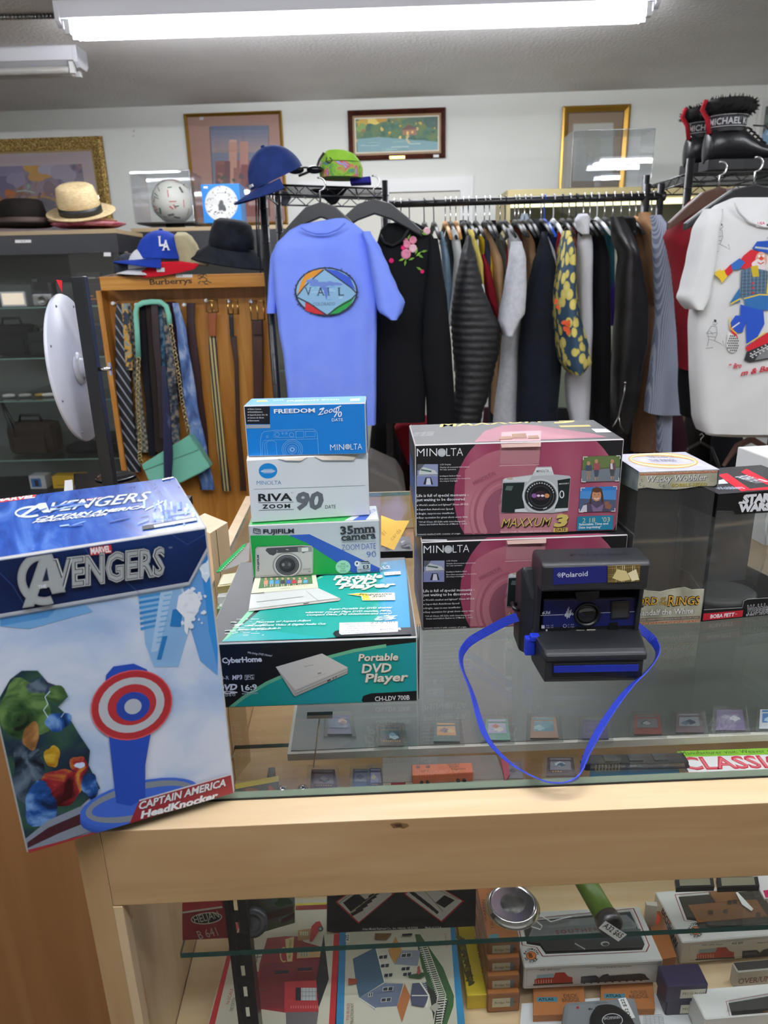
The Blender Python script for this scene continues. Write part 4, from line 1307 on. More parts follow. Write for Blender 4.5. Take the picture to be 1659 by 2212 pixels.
 p.poly([(1284, 780), (1540, 770), (1535, 872), (1278, 880)], '1c7f9c')
 p.text("2 18   '03", 1318, 824, 1514, 816, 32, 'd8c8a0', 0.0); p.text('Selectable Time and', 1294, 844, 1502, 836, 15, 'eef2f2', 0.02); p.text('Date imprinting*', 1292, 866, 1455, 860, 15, 'eef2f2', 0.02)
 p.build('date_panel', r)
 # lettering
 p = fclip(Q(fr, base=0.0014), W, H)
 p.text('MIN', 134, 350, 278, 347, 56, 'ececec', -0.008); p.ell(312, 322, 30, 30, 'b9bcbe'); p.text('LTA', 344, 347, 464, 344, 56, 'ececec', -0.008)
 for k in range(5):
  p.line([(290, 312 + k * 6), (334, 311 + k * 6)], 2, 'e6e6e6')
 for t, x0, x1, y, h in (('LCD Display', 300, 378, 412, 9), ('Display all necessary information', 300, 508, 432, 9), ('for easy operation.', 300, 416, 448, 9), ('Intelligent Built-in Flash', 298, 446, 494, 9), ('fires when necessary for worry-free', 298, 518, 514, 9), ('shooting in low-light', 298, 426, 530, 9),
       ('Life is full of special moments -', 132, 503, 640, 20), ('just waiting to be discovered.', 132, 482, 670, 20), ("World's smallest and lightest* 35mm AF-SLR", 148, 502, 704, 13), ('Super-fast Autofocus Speed', 148, 392, 735, 13), ('Bright, easy-to-see viewfinder', 148, 402, 765, 13), ('Easy operation for great shots every time', 148, 496, 794, 13),
       ('*Of all 35mm AF-SLRs with interchangeable', 146, 482, 824, 11), ('lenses and built-in flashes as of March 1, 2003.', 154, 494, 842, 11), ('Contents marked with country of origin', 128, 444, 912, 11)):
  p.text(t, x0, y, x1, y - (x1 - x0) * 0.02, h, 'ececec', 0.012 if h > 15 else 0.006, res=1)
 for y in (700, 730, 760, 789):
  p.ell(138, y, 4, 4, 'ececec')
 for k, c in enumerate(('2a1016', 'd2c06a')):
  p.text('MAXXUM', 736 + 4 - k * 4, 860 - k * 4, 1094 + 4 - k * 4, 848 - k * 4, 62, c, -0.005 if k else 0.01, 0.3)
  p.text('3', 1112 + 4 - k * 4, 852 - k * 4, 1216 + 4 - k * 4, 848 - k * 4, 76, c, 0.06, 0.15)
 p.poly([(1112, 862), (1214, 858), (1210, 888), (1108, 892)], 'c9b860'); p.text('DATE', 1124, 886, 1200, 882, 20, '2a1a10', 0.02)
 p.text('Maxxum 3 Outfit   Maxxum 3 with AF35-80 F4-5.6 II', 730, 895, 1088, 888, 12, 'f0dfe2', 0.0)
 p.build('lettering', r)
 p = fclip(Print(f['top'], ZM), W, D)
 if full:
  p.poly([(545, 250), (620, 170), (740, 132), (860, 122), (1000, 130), (1200, 160), (1400, 190), (1500, 215)], MAROON); p.poly([(735, 248), (742, 178), (1025, 168), (1022, 240)], 'bd8a90')
  p.text('MAXXUM', 296, 142, 1060, 104, 26, 'c9b860', 0.02, 0.3); p.text('3', 1120, 116, 1300, 104, 24, 'c9b860', 0.06, 0.2); p.poly([(1150, 132), (1370, 126), (1385, 140), (1165, 144)], 'b5a555')
  p.text('MINOLTA', 90, 128, 250, 120, 10, 'd9d9d9', 0.02)
  for k in range(4):
   p.text('Camera outfit contents', 120 - k * 8, 186 + k * 8, 260 - k * 4, 180 + k * 8, 5, 'c9c9c9')
  p.poly([(1385, 155), (1490, 156), (1530, 180), (1420, 182)], 'e4e4e4')
 else:
  p.rect(170, 948, 350, 956, 'c9c9c9')
  p.poly([(575, 966), (640, 935), (1440, 905), (1540, 912)], MAROON)
 p.build('printed_top', r)
 p = Print(f['left'])
 p.clip = (0.001, 0.001, D - 0.001, H - 0.001)
 p.uvpoly([(0, H), (D, H), (D, H * 0.62), (D * 0.5, H * 0.72), (0, H * 0.70)], '1c1d22'); p.uvpoly([(0, H * 0.28), (D, H * 0.2), (D, 0), (0, 0)], 'c99a3a' if full else '2a5fa0')
 p.uvpoly([(D * 0.25, H * 0.92), (D * 0.75, H * 0.92), (D * 0.75, H * 0.78), (D * 0.25, H * 0.78)], '3a3d48')
 for k in range(5):
  p.uvpoly([(D * 0.15, H * (0.55 - k * 0.06)), (D * 0.7, H * (0.55 - k * 0.06)), (D * 0.7, H * (0.565 - k * 0.06)), (D * 0.15, H * (0.565 - k * 0.06))], 'a9bcd8')
 p.build('printed_end', r)
 mb = MB(); F_ = f['front']; tf = f['top']
 mb.prism([F_.at(W * 0.41, H - 0.002, 0.0008), F_.at(W * 0.60, H - 0.001, 0.0008), F_.at(W * 0.597, H * 0.955, 0.004), F_.at(W * 0.412, H * 0.953, 0.003)], F_.n * 0.0006)
 mb.build('tuck_flap', mt('a98a80', 0.6), r)
 if full:
  mb = MB()
  for x0, x1, y0, h in ((0.41, 0.475, 0.012, 0.005), (0.475, 0.55, 0.017, 0.008), (0.55, 0.605, 0.012, 0.005)):
   mb.prism([tf.at(W * x0, y0, 0.0006), tf.at(W * x1, y0, 0.0006), tf.at(W * x1 - 0.001, y0 + 0.004, h * 0.6), tf.at(W * x0 + 0.001, y0 + 0.005, h * 0.5)], (0, 0, 0.0007))
  mb.build('torn_tab', mt('9a7f6e', 0.7), r)
 return d


outfit_box.ref = None
q = oz(910, 1364, T0)
# the upper box is drawn first because its crop carries the layout; it rests on the lower one
_a = oz(912, 1362, T0); _b = oz(1322, 1346, T0); _n = Vector((-(_b - _a).y, (_b - _a).x, 0)).normalized()
LOWH = opl(904, 1171, _a, _n).z
d2 = outfit_box('maroon and black camera outfit box on top of its twin', (898, 1160), (1332, 1147), (893, 961), 0.115, LOWH + 0.0008, 0, True)
d1_ = outfit_box('maroon and black camera outfit box beneath its twin, behind the instant camera', (912, 1362), (1340, 1345), (904, 1171), 0.12, T0, 0, False)


# ---- instant camera, jaw open, with a blue strap
a, b = oz(1181.5, 1476, T0), oz(1376, 1467, T0)
m0 = (a + b) / 2
CAMA = RAD(-0.5)
r = thing('instant_camera', 'dark grey instant film camera with a navy lens panel and blue wrist strap', 'camera', m0, CAMA)
PL = mt('1f2124', 0.42, bump=0.02, bscale=900.0); PLD = mt('141518', 0.35); NAVYP = mt('121a52', 0.3); BLUEP = mt('1c34b8', 0.4)


def hull(name, secs, mat, bev=0.003, n=4, par=None):
 """loft of rectangles: (y, x0, x1, z0, z1)"""
 mb = MB()
 mb.rings([[Vector((x0, y, z0)), Vector((x1, y, z0)), Vector((x1, y, z1)), Vector((x0, y, z1))] for y, x0, x1, z0, z1 in secs], smooth=False)
 return mb.build(name, mat, par or r, bevel=bev, seg=3, local=True)


hull('body', [(0.052, -0.056, 0.060, 0.001, 0.072), (0.066, -0.066, 0.068, 0.0, 0.105), (0.10, -0.066, 0.070, 0.0, 0.085), (0.122, -0.060, 0.064, 0.002, 0.035)], PL, 0.004)
hull('jaw', [(-0.001, -0.0500, 0.0515, 0.004, 0.0245), (0.0, -0.0505, 0.052, 0.0, 0.0245), (0.045, -0.055, 0.062, 0.0, 0.025), (0.054, -0.054, 0.062, 0.0, 0.025)], PL, 0.003)
lid = hull('jaw_lid', [(-0.004, -0.0510, 0.0545, 0.0255, 0.034), (0.004, -0.0515, 0.055, 0.0252, 0.0365), (0.045, -0.0555, 0.063, 0.0252, 0.0365), (0.055, -0.055, 0.063, 0.0252, 0.036)], PL, 0.0035)
mb = MB(); mb.box(-0.043, 0.047, -0.0026, 0.002, 0.006, 0.0235); mb.build('exit_slot', PLD, r, bevel=0.001, local=True)
mb = MB(); mb.prism([(-0.042, -0.0042, 0.0135), (-0.042, -0.0034, 0.0205), (-0.042, -0.001, 0.0215), (-0.042, -0.001, 0.0135)], (0.088, 0, 0)); mb.build('exit_bar', mt('1a2a8e', 0.25), r, local=True)
hull('lens_board', [(0.046, -0.0455, 0.0585, 0.036, 0.074), (0.056, -0.047, 0.060, 0.036, 0.080)], PLD, 0.002)
mb = MB(); mb.box(-0.0445, 0.0575, 0.0450, 0.0462, 0.0405, 0.0735); pn = mb.build('lens_panel', NAVYP, r, bevel=0.001, local=True)
hd = hull('flash_head', [(0.018, -0.0535, 0.0565, 0.0965, 0.1245), (0.024, -0.0545, 0.0575, 0.0945, 0.1275), (0.066, -0.0545, 0.0600, 0.095, 0.1245), (0.092, -0.0500, 0.0600, 0.075, 0.1100)], PL, 0.005)
for s in (-1, 1):
 mb = MB(); mb.prism([(s * 0.052 + 0.003, 0.042, 0.036), (s * 0.052 + 0.003, 0.075, 0.036), (s * 0.052 + 0.003, 0.075, 0.098), (s * 0.052 + 0.003, 0.036, 0.098)], (s * 0.005, 0, 0)); mb.build('side_arm', PL, r, bevel=0.0015, local=True)
cam_m = XF[r.name]


def cf(y):
 R3 = cam_m.to_3x3()
 return Face(cam_m @ Vector((0, y, 0)), R3 @ Vector((1, 0, 0)), R3 @ Vector((0, 0, 1)))


F1, F2 = cf(0.0449), cf(0.0178)
p = Print(F2, ZP)
p.poly([(782, 222), (1165, 205), (1165, 325), (780, 342)], '141c66'); p.text('Polaroid', 842, 290, 1026, 278, 34, 'dfe3ea', 0.008)
for x, y in ((824, 262), (815, 271), (833, 271), (824, 281)):
 p.line([(x, y - 8), (x + 8, y), (x, y + 8), (x - 8, y), (x, y - 8)], 2.5, 'dfe3ea')
p.build('name_plate', hd)
mb = MB(); q = [F2.px(960 + x * .30139, 1160 + y * .30139) for x, y in ((1167, 325), (1395, 315), (1402, 196), (1168, 206))]
mb.prism([F2.at(u, v, 0.0) for u, v in q], F2.n * 0.0012); fl = mb.build('flash_window', mt('9a8550', 0.2, 0.6), hd)
p = Print(F2, ZP, 0.0014)
for k in range(16):
 p.line([(1172 + k * 14.5, 207 - k * 0.6), (1170 + k * 14.2, 323 - k * 0.6)], 4, random.choice(['c9b67e', '7a6638', 'e4d8ae', '5a4a2a']))
for k in range(7):
 p.line([(1170, 222 + k * 15), (1396, 212 + k * 15)], 2, random.choice(['b5a268', '6a5830']))
p.poly([(1235, 225), (1300, 240), (1330, 300), (1260, 312), (1200, 290)], 'd9c98e'); p.poly([(1310, 255), (1370, 225), (1392, 300), (1340, 310)], 'efe4ba')
p.build('flash_ribs', fl)
p = Print(F1, ZP)
p.line([(690, 562), (856, 556)], 4, 'c9ccd4'); p.line([(1112, 543), (1190, 540)], 4, 'c9ccd4'); p.line([(1322, 536), (1362, 534)], 4, 'c9ccd4')
p.text('636', 700, 553, 760, 550, 20, 'dfe2ea', 0.02, 0.3)
for k, (y0, y1) in enumerate(((548, 566), (530, 572), (512, 585), (500, 575), (525, 578), (518, 562), (540, 556), (545, 560))):
 p.line([(862 + k * 8, y1), (868 + k * 8, y0)], 5, 'dfe2ea')
for x in (700, 712):
 p.ell(x, 634, 4, 4, 'dfe2ea'); p.rect(x - 4, 638, x + 4, 655, 'dfe2ea')
p.ring(862, 636, 13, 12, 2, 'dfe2ea'); p.text('4 ft - inf', 728, 638, 780, 636, 9, 'b9bccb'); p.text('1.2m - inf', 728, 652, 780, 650, 9, 'b9bccb'); p.text('2 - 4 ft', 884, 632, 928, 630, 9, 'b9bccb'); p.text('.6 - 1.2m', 884, 648, 928, 646, 9, 'b9bccb')
p.rect(695, 668, 890, 682, '08080a'); p.rect(726, 660, 738, 688, 'b9bccb'); p.rect(945, 664, 1003, 678, 'b5b2a4'); p.rect(1018, 660, 1082, 675, 'c9c6b8')
p.poly([(935, 395), (1110, 385), (1108, 430), (1060, 458), (950, 462)], '07080a'); p.poly([(1178, 612), (1242, 608), (1240, 668), (1176, 672)], '050507')
p.build('panel_print', pn)
lc = F1.px(960 + 1022 * .30139, 1160 + 552 * .30139)
M3 = cam_m.to_3x3() @ Matrix.Rotation(RAD(90), 3, 'X')
mb = MB(); c0 = F1.at(lc[0], lc[1], 0.0)
mb.lathe([(0.0142, 0), (0.0142, 0.0022), (0.0128, 0.003), (0.0118, 0.0022), (0.0112, 0.0006)], c0, 36, M3); ln = mb.build('lens_ring', PLD, r)
mb = MB(); mb.lathe([(0.0113, 0.0004), (0.0108, 0.0014), (0.007, 0.0026), (0.003, 0.0031), (0.0001, 0.0032)], c0, 32, M3); mb.build('lens_glass', mt('0b0c10', 0.03, 0.0, 0.9), ln)
mb = MB(); q = [F1.px(960 + x * .30139, 1160 + y * .30139) for x, y in ((1188, 585), (1325, 577), (1325, 450), (1192, 458))]
mb.prism([F1.at(u, v, 0.0) for u, v in q], F1.n * 0.0015); vf = mb.build('viewfinder_frame', PLD, r, bevel=0.0006)
mb = MB(); mb.prism([F1.at(u * 0.84 + 0.16 * sum(k[0] for k in q) / 4, v * 0.84 + 0.16 * sum(k[1] for k in q) / 4, 0.0015) for u, v in q], F1.n * 0.0004); mb.build('viewfinder_glass', mt('33363a', 0.04, 0.0, 0.9), vf)
mb = MB(); mb.box(-0.0650, -0.054, 0.034, 0.044, 0.012, 0.033); mb.box(-0.060, -0.049, 0.032, 0.042, 0.030, 0.0368); mb.build('shutter_lever', BLUEP, r, bevel=0.002, local=True)
for s in (-1, 1):
 mb = MB(); mb.tube([(s * 0.066, 0.07, 0.05), (s * 0.072, 0.07, 0.052), (s * 0.072, 0.085, 0.052), (s * 0.066, 0.085, 0.05)], 0.0022, 6); mb.build('strap_lug', PLD, r, local=True)
F3 = Face(cam_m @ Vector((0, 0.045, 0.1268)), cam_m.to_3x3() @ Vector((1, 0, 0)), cam_m.to_3x3() @ Vector((0, 1, 0)))
p = Print(F3); p.h = 0.0001
ps = glyphs('Polaroid', 0.02, 0, 1.6)
p.put([(-0.02 + x * 0.011, -0.004 + y * 0.011) for x, y in ps[0]], ps[1], '1b1d20'); p.build('embossed_name', hd)
# strap
pts = [(525, 573, .046, 80), (470, 592, .041, 80), (400, 625, .033, 78), (320, 668, .024, 76), (240, 712, .015, 72), (180, 752, .008, 68), (140, 800, .005, 66), (118, 860, .004, 66), (128, 950, .0035, 62), (165, 1040, .0035, 58), (200, 1130, .0035, 55), (228, 1230, .0035, 52), (255, 1320, .0035, 48), (290, 1420, .003, 42), (350, 1510, .003, 40), (440, 1600, .003, 40), (540, 1672, .003, 42), (640, 1725, .003, 42), (740, 1762, .003, 40), (840, 1770, .003, 42), (920, 1750, .0035, 55), (968, 1712, .0045, 72), (992, 1660, .0045, 70), (1010, 1590, .004, 55), (1060, 1480, .003, 40), (1120, 1370, .003, 36), (1190, 1260, .003, 36), (1270, 1150, .003, 38), (1350, 1060, .003, 44), (1420, 995, .0035, 50), (1480, 930, .004, 58), (1520, 870, .0045, 66), (1530, 810, .005, 70), (1505, 755, .008, 74), (1460, 705, .016, 76), (1400, 655, .030, 80), (1370, 625, .042, 82)]
P3 = [oz(960 + x * .30139, 1160 + y * .30139, T0 + h) for x, y, h, t in pts]
SM = []
for i in range(len(P3) - 1):
 g = [P3[max(i - 1, 0)], P3[i], P3[i + 1], P3[min(i + 2, len(P3) - 1)]]
 for k in range(5):
  t = k / 5
  SM.append((0.5 * ((2 * g[1]) + (-g[0] + g[2]) * t + (2 * g[0] - 5 * g[1] + 4 * g[2] - g[3]) * t * t + (-g[0] + 3 * g[1] - 3 * g[2] + g[3]) * t ** 3), pts[i][3] * (1 - t) + pts[i + 1][3] * t))
rings = []
for i, (c, ti) in enumerate(SM):
 t = (SM[min(i + 1, len(SM) - 1)][0] - SM[max(i - 1, 0)][0]).normalized()
 sd = t.cross(Vector((0, 0, 1))).normalized()
 up = sd.cross(t).normalized()
 wv = sd * math.cos(RAD(ti)) + up * math.sin(RAD(ti))
 tv = t.cross(wv).normalized() * 0.0006
 hw = 0.0050
 c = Vector((c.x, c.y, max(c.z, T0 + hw * math.sin(RAD(ti)) + 0.0006)))
 rings.append([c - wv * hw - tv, c + wv * hw - tv, c + wv * hw + tv, c - wv * hw + tv])
WEB = ramp_mat('woven_blue_webbing', [(0.3, '16288e'), (0.7, '2440c0')], (1, 1, 1), 'checker', 900, 0, 0.6)
mb = MB(); mb.rings(rings, smooth=False); mb.build('wrist_strap', WEB, r)


# ---- windowed figure boxes (figures not shown)
def window_box(label, bl, br, tl, depth, cols, capz, basez, back):
 """capz / basez: polygons, in the crop ZG, of the printed card above and below the front window"""
 a, b = oz(bl[0], bl[1], T0), oz(br[0], br[1], T0)
 ang = math.atan2(b.y - a.y, b.x - a.x)
 u = Vector((math.cos(ang), math.sin(ang), 0)); n = Vector((-math.sin(ang), math.cos(ang), 0)); Z = Vector((0, 0, 1))
 W = (b - a).length
 H = opl(tl[0], tl[1], a, n).z - T0
 D = (oz(depth[0], depth[1], T0 + H) - a).dot(n) if not isinstance(depth, float) else depth
 r = thing('figure_box', label, 'box', a + u * W / 2 + n * D / 2, ang)
 fr, lf, tp = Face(a, u, Z), Face(a + n * D, -n, Z), Face(a + Z * H, u, n)
 rt = Face(a + u * W, n, Z)
 t = 0.0012

 def card(name, F, uv, mat, th=t):
  mb = MB(); mb.prism([F.at(x, y, -th) for x, y in uv], F.n * th); return mb.build(name, mat, r)
 cv = [fr.px(1320 + x * .20434, 960 + y * .20434) for x, y in capz]; bv = [fr.px(1320 + x * .20434, 960 + y * .20434) for x, y in basez]
 ce = lambda v: (min(max(v[0], 0), W), min(max(v[1], 0), H))
 card('window_header', fr, [ce(v) for v in cv], cols[0]); card('lower_panel', fr, [ce(v) for v in bv], cols[1])
 hb = min(v[1] for v in cv); lb = max(v[1] for v in bv)
 for F in (lf, rt):
  card('side_header', F, [(0, H), (D, H), (D, hb), (D * 0.3, hb - 0.006), (0, hb)], cols[2]); card('side_footer', F, [(0, 0), (D, 0), (D, lb * 0.85), (D * 0.5, lb), (0, lb * 0.8)], cols[2])
  mb = MB(); mb.prism([F.at(0.001, 0.002, -0.0022), F.at(D - 0.001, 0.002, -0.0022), F.at(D - 0.001, H - 0.002, -0.0022), F.at(0.001, H - 0.002, -0.0022)], F.n * 0.0003); mb.build('side_window', PLAST, r)
 mb = MB(); mb.prism([fr.at(0.002, 0.002, -0.002), fr.at(W - 0.002, 0.002, -0.002), fr.at(W - 0.002, H - 0.002, -0.002), fr.at(0.002, H - 0.002, -0.002)], fr.n * 0.0003); mb.build('front_window', PLAST, r)
 card('lid', tp, [(0, 0), (W, 0), (W, D), (0, D)], cols[3]); mb = MB(); mb.prism([a + u * 0.001 + n * 0.001, a + u * (W - 0.001) + n * 0.001, a + u * (W - 0.001) + n * (D - 0.001), a + u * 0.001 + n * (D - 0.001)], Z * 0.001); mb.build('floor_card', cols[2], r)
 mb = MB(); mb.prism([a + n * (D - 0.004) + u * 0.001 + Z * 0.001, a + n * (D - 0.004) + u * (W - 0.001) + Z * 0.001, a + n * (D - 0.004) + u * (W - 0.001) + Z * (H - 0.002), a + n * (D - 0.004) + u * 0.001 + Z * (H - 0.002)], n * 0.003); mb.build('back_card', back, r)
 # moulded clear insert left in the box
 mb = MB(); c0 = a + u * W * 0.5 + n * D * 0.55
 R3 = Matrix.Rotation(ang, 3, 'Z')
 mb.lathe([(W * 0.34, 0.001), (W * 0.34, 0.007), (W * 0.31, 0.0095), (0.0001, 0.010)], c0, 28, R3, sy=0.8); mb.build('display_foot', mt('5b5c5a', 0.4), r)
 mb = MB(); mb.rings([[c0 + R3 @ Vector((W * .36 * (1 + .12 * math.sin(3 * q + i)) * math.cos(q), D * .26 * math.sin(q), .012 + i * (H - .05) / 7)) for q in [2 * math.pi * k / 14 for k in range(14)]] for i in range(8)], cap=False, smooth=False); mb.build('clear_blister', PLAST, r)
 return r, fr, lf, tp, W, H, D


PARCH = ramp_mat('parchment_print', [(0.3, '8a8a78'), (0.5, 'a9a893'), (0.7, 'c2c0ab')], (1, 1, 1), 'noise', 40, 6, 0.4)
r, fr, lf, tp, W, H, D = window_box('stone-coloured window box with a wavy header and gold title, left of the black one', (1349, 1353), (1513, 1345), (1381, 1020), (1347, 981), [PARCH, PARCH, ramp_mat('bluegrey_print', [(0.3, '4a5560'), (0.7, '8a958e')], (1, 1, 1), 'noise', 40, 5, 0.4), ramp_mat('lilac_map_print', [(0.3, 'b3b2c2'), (0.7, 'd4d3de')], (1, 1, 1), 'noise', 60, 6, 0.35)],
        [(300, 285), (1128, 270), (1118, 420), (1090, 440), (950, 440), (800, 462), (680, 475), (480, 470), (380, 455), (250, 470)], [(260, 1925), (960, 1890), (985, 1530), (860, 1538), (780, 1510), (700, 1522), (600, 1540), (520, 1560), (400, 1550), (290, 1530)], mt('45433d', 0.6))
p = fclip(Print(fr, ZG), W, H)
p.poly([(290, 330), (1130, 298), (1130, 262), (290, 285)], 'a9694c'); p.text('R-ZAM-AT-II-REC-R-ZAM-AT-II-REC-R-ZAM', 310, 318, 1115, 292, 24, 'd9b9a0', 0.0)
for k in range(2):
 p.text('Wacky Wobbler', 372 - k * 6, 404 - k * 4, 1016 - k * 6, 380 - k * 4, 62, ('2a2c30', 'e9e9e6')[k], 0.0, 0.1, serif=True); p.text('BOBBLE-HEAD', 640 - k * 3, 452 - k * 3, 1014 - k * 3, 440 - k * 3, 34, ('2a2a1c', 'c9b840')[k], 0.0, serif=True)
for x, y in ((330, 380), (310, 420), (520, 430), (560, 440), (350, 450)):
 p.ring(x, y, 14, 14, 4, '4a4f4a', a0=40, a1=300)
p.poly([(255, 1925), (960, 1890), (958, 1850), (255, 1885)], 'a9694c'); p.text('R-ZAM-AT-II-REC-R-ZAM-AT-II-REC-R-ZAM', 280, 1912, 935, 1880, 24, 'd9b9a0', 0.0); p.poly([(255, 1872), (955, 1838), (955, 1810), (255, 1842)], '6a5d50'); p.text('WARNING: CHOKING HAZARD-Small parts. Not for children under 3 years.', 270, 1866, 922, 1832, 16, 'd9d4c6')
for k, (c, o) in enumerate((('2a1c0c', 0.06), ('dfae3c', 0.0))):
 p.text('L', 210, 1718, 262, 1716, 110, c, o, serif=True); p.text('ORD', 262, 1700, 488, 1690, 76, c, o, serif=True); p.text('OF', 520, 1652, 578, 1648, 34, c, o * 0.7, serif=True); p.text('THE', 502, 1700, 586, 1696, 38, c, o * 0.7, serif=True); p.text('R', 592, 1706, 676, 1702, 105, c, o, serif=True); p.text('INGS', 676, 1698, 930, 1690, 84, c, o, serif=True)
 p.text('Gandalf the White', 264 + 6 - k * 6, 1810, 868 + 6 - k * 6, 1782, 54, ('3a3a36', 'f0f0ec')[k], 0.015, serif=True)
p.build('lettering', r)
bkf = Face(fr.O - fr.n * (D - 0.0045), fr.u, fr.v); p = fclip(Print(bkf, ZG), W, H); p.blob(830, 690, 130, '8f8570', 20, .25, .9, 1.1); p.build('torn_patch', r)
p = fclip(Print(tp, ZG), W, D)
p.ring(550, 170, 370, 82, 40, 'd9a95a', 40, rot=3); p.ring(550, 170, 352, 74, 18, 'efe0b0', 40, rot=3); p.text('THE LORD OF', 400, 145, 680, 140, 24, '8a8494', serif=True); p.text('THE RINGS', 420, 185, 700, 180, 24, '8a8494', serif=True)
p.build('ring_print', r)
BK = mt('0f1012', 0.3)
r, fr, lf, tp, W, H, D = window_box('black and red window box with a white two-line title at the right edge', (1515, 1343), (1722, 1322), (1545, 1068), 0.105, [BK, BK, BK, mt('232427', 0.3)],
        [(1100, 520), (2000, 470), (2000, 700), (1310, 740), (1290, 705), (1095, 700)], [(950, 1875), (2000, 1780), (2000, 1600), (1430, 1640), (1400, 1660), (1385, 1720), (960, 1745)], mt('6d7681', 0.5))
p = fclip(Print(fr, ZG), W, H)
p.poly([(952, 1876), (1385, 1838), (1395, 1752), (955, 1790)], 'b3142c'); p.text('BOBA FETT', 1046, 1838, 1300, 1815, 36, 'f0f0f0', 0.04); p.text('TM', 1308, 1800, 1330, 1798, 10, 'f0f0f0')
p.line([(960, 1748), (1385, 1725), (1402, 1655), (1440, 1635), (2000, 1600)], 5, 'c9ccd0'); p.line([(1310, 742), (1290, 705), (1098, 702)], 3, '5a5c60')
p.text('STAR', 1385, 622, 1690, 600, 80, 'e6e9ee', 0.07, sp=0.95); p.poly([(1350, 605), (1440, 600), (1440, 622), (1345, 628)], 'e6e9ee'); p.text('WARS', 1342, 712, 1680, 690, 72, 'e6e9ee', 0.07, sp=0.95)
p.text('Wobblers', 1425, 1790, 1700, 1760, 84, 'd9dde2', 0.045); p.text('Wobblers', 1428, 1788, 1697, 1759, 82, '15161a', 0.01); p.text('BOBBLE - HEADS', 1424, 1822, 1660, 1800, 28, 'd9dde2', 0.0)
p.build('lettering', r)
p = fclip(Print(tp, ZG), W, D)
p.poly([(1125, 322), (1225, 305), (1480, 480), (1380, 500)], 'd3142e'); p.poly([(1370, 295), (1430, 258), (1700, 400), (1700, 450)], 'd3142e'); p.poly([(1440, 490), (1480, 470), (1700, 445), (1700, 478)], 'd3142e')
p.text('BOBA FETT', 1310, 345, 1540, 415, 40, 'd9dde2', 0.02); p.poly([(1115, 385), (1190, 370), (1240, 415), (1130, 422)], 'd9dde2'); p.text('Wobblers', 1130, 480, 1420, 470, 26, 'b9c4d4', 0.02)
p.build('lid_print', r)
r, f, d = carton('small_carton', 'white and blue carton at the far right edge behind the black box', 'box', (1652, 1180), (1760, 1172), (1638, 1000), 0.1, T0, ['dfe3e6', 'dfe3e6', 'dfe3e6', 'e3e6e8', 'e6e8ea', 'dfe3e6'])
p = fclip(Print(f['front'], ZG), d['W'], d['H']); p.poly([(1610, 250), (2000, 220), (2000, 700), (1640, 720)], '1f63b0'); p.poly([(1640, 255), (1659, 300), (1700, 240)], 'e9ecee'); p.build('printed_front', r)


# ---- flat things: quad = top corners as seen (far left, far right, near right, near left)
def lay(name, label, cat, quad, z, h, mat, group=None, bevel=0.0, part='body'):
 q = [oz(x, y, z + h) for x, y in quad]
 c = sum(q, Vector()) / 4
 u = (q[2] - q[3]).normalized()
 r = thing(name, label, cat, Vector((c.x, c.y, z)), math.atan2(u.y, u.x), group)
 mb = MB(); mb.prism(q, (0, 0, -h)); mb.build(part, mat, r, bevel=bevel)
 v = Vector((-u.y, u.x, 0))
 return r, Face(q[3], u, v), q


def vw(o, pts):
 ox, oy, k = o
 return [(ox + x * k, oy + y * k) for x, y in pts]


r, F, q = lay('card_case', 'flat black card case behind the camera boxes', 'case', [(832, 1160), (884, 1158), (892, 1190), (818, 1192)], T0, 0.012, PLD, bevel=0.001)
mb = MB()
for k in range(9):
 x0, y0 = random.uniform(0.1, 0.9), random.uniform(0.1, 0.8)
 pq = q[3].lerp(q[2], x0).lerp(q[0].lerp(q[1], x0), y0)
 mb.prism([pq + Vector((random.uniform(-.012, .012), random.uniform(-.012, .012), random.uniform(.001, .006))) for _ in range(3)], (0, 0, 0.0003))
tag(mb.build('crumpled_wrapper', pane_mat('wrapper_film', 'f0f2f2', 0.15, 0.1, 0.25), r), kind='stuff')
nt0 = vw(ZS, [(1325, 945), (1430, 985), (1535, 985), (1420, 1205), (1325, 1168)])
fn = (Vector((0, -0.5, 1))).normalized()
o0 = oz(824, 1180, T0 + 0.02)
q = [opl(x, y, o0, fn) for x, y in nt0]
mb = MB(); mb.prism(q, fn * 0.0004); nobj = tag(mb.build('sticky_note', mt('f0c258', 0.7)), 'yellow sticky note with handwriting leaning behind the camera boxes', 'note')
F = Face(q[4], Vector((1, 0, 0)), fn.cross(Vector((1, 0, 0)))); p = Print(F, ZS, 0.0006)
p.text('81', 1345, 1100, 1372, 1080, 30, 'a97f3c', -0.01, 0.2); p.text('cards', 1410, 1135, 1480, 1060, 26, 'a97f3c', -0.01, 0.2); p.build('handwriting', nobj)
# stacked flat cases and a zip bag left of the stack
for k, (nm, lb, c, qd) in enumerate((('card_slab', 'green-edged clear case lowest of the little pile left of the stack', '6f9a6a', [(478, 1284), (520, 1278), (506, 1312), (468, 1315)]), ('card_slab', 'white clear case in the middle of the little pile left of the stack', 'd9dcd6', [(480, 1262), (522, 1256), (508, 1286), (469, 1290)]), ('card_slab', 'gold-edged case on top of the little pile left of the stack', 'a79a62', [(480, 1240), (522, 1234), (510, 1262), (469, 1268)]))):
 r, F, q = lay(nm, lb, 'case', qd, T0 + k * 0.0105, 0.010, mt(c, 0.25), bevel=0.0008)
 mb = MB(); mb.prism([v.lerp(sum(q, Vector()) / 4, 0.2) + Vector((0, 0, 0.0002)) for v in q], (0, 0, 0.0004)); mb.build('label', mt('b9b48a' if k == 2 else 'c9ccc6', 0.3), r)
zq = vw(ZS, [(320, 1165), (345, 1150), (340, 1290), (100, 1378), (130, 1330)])
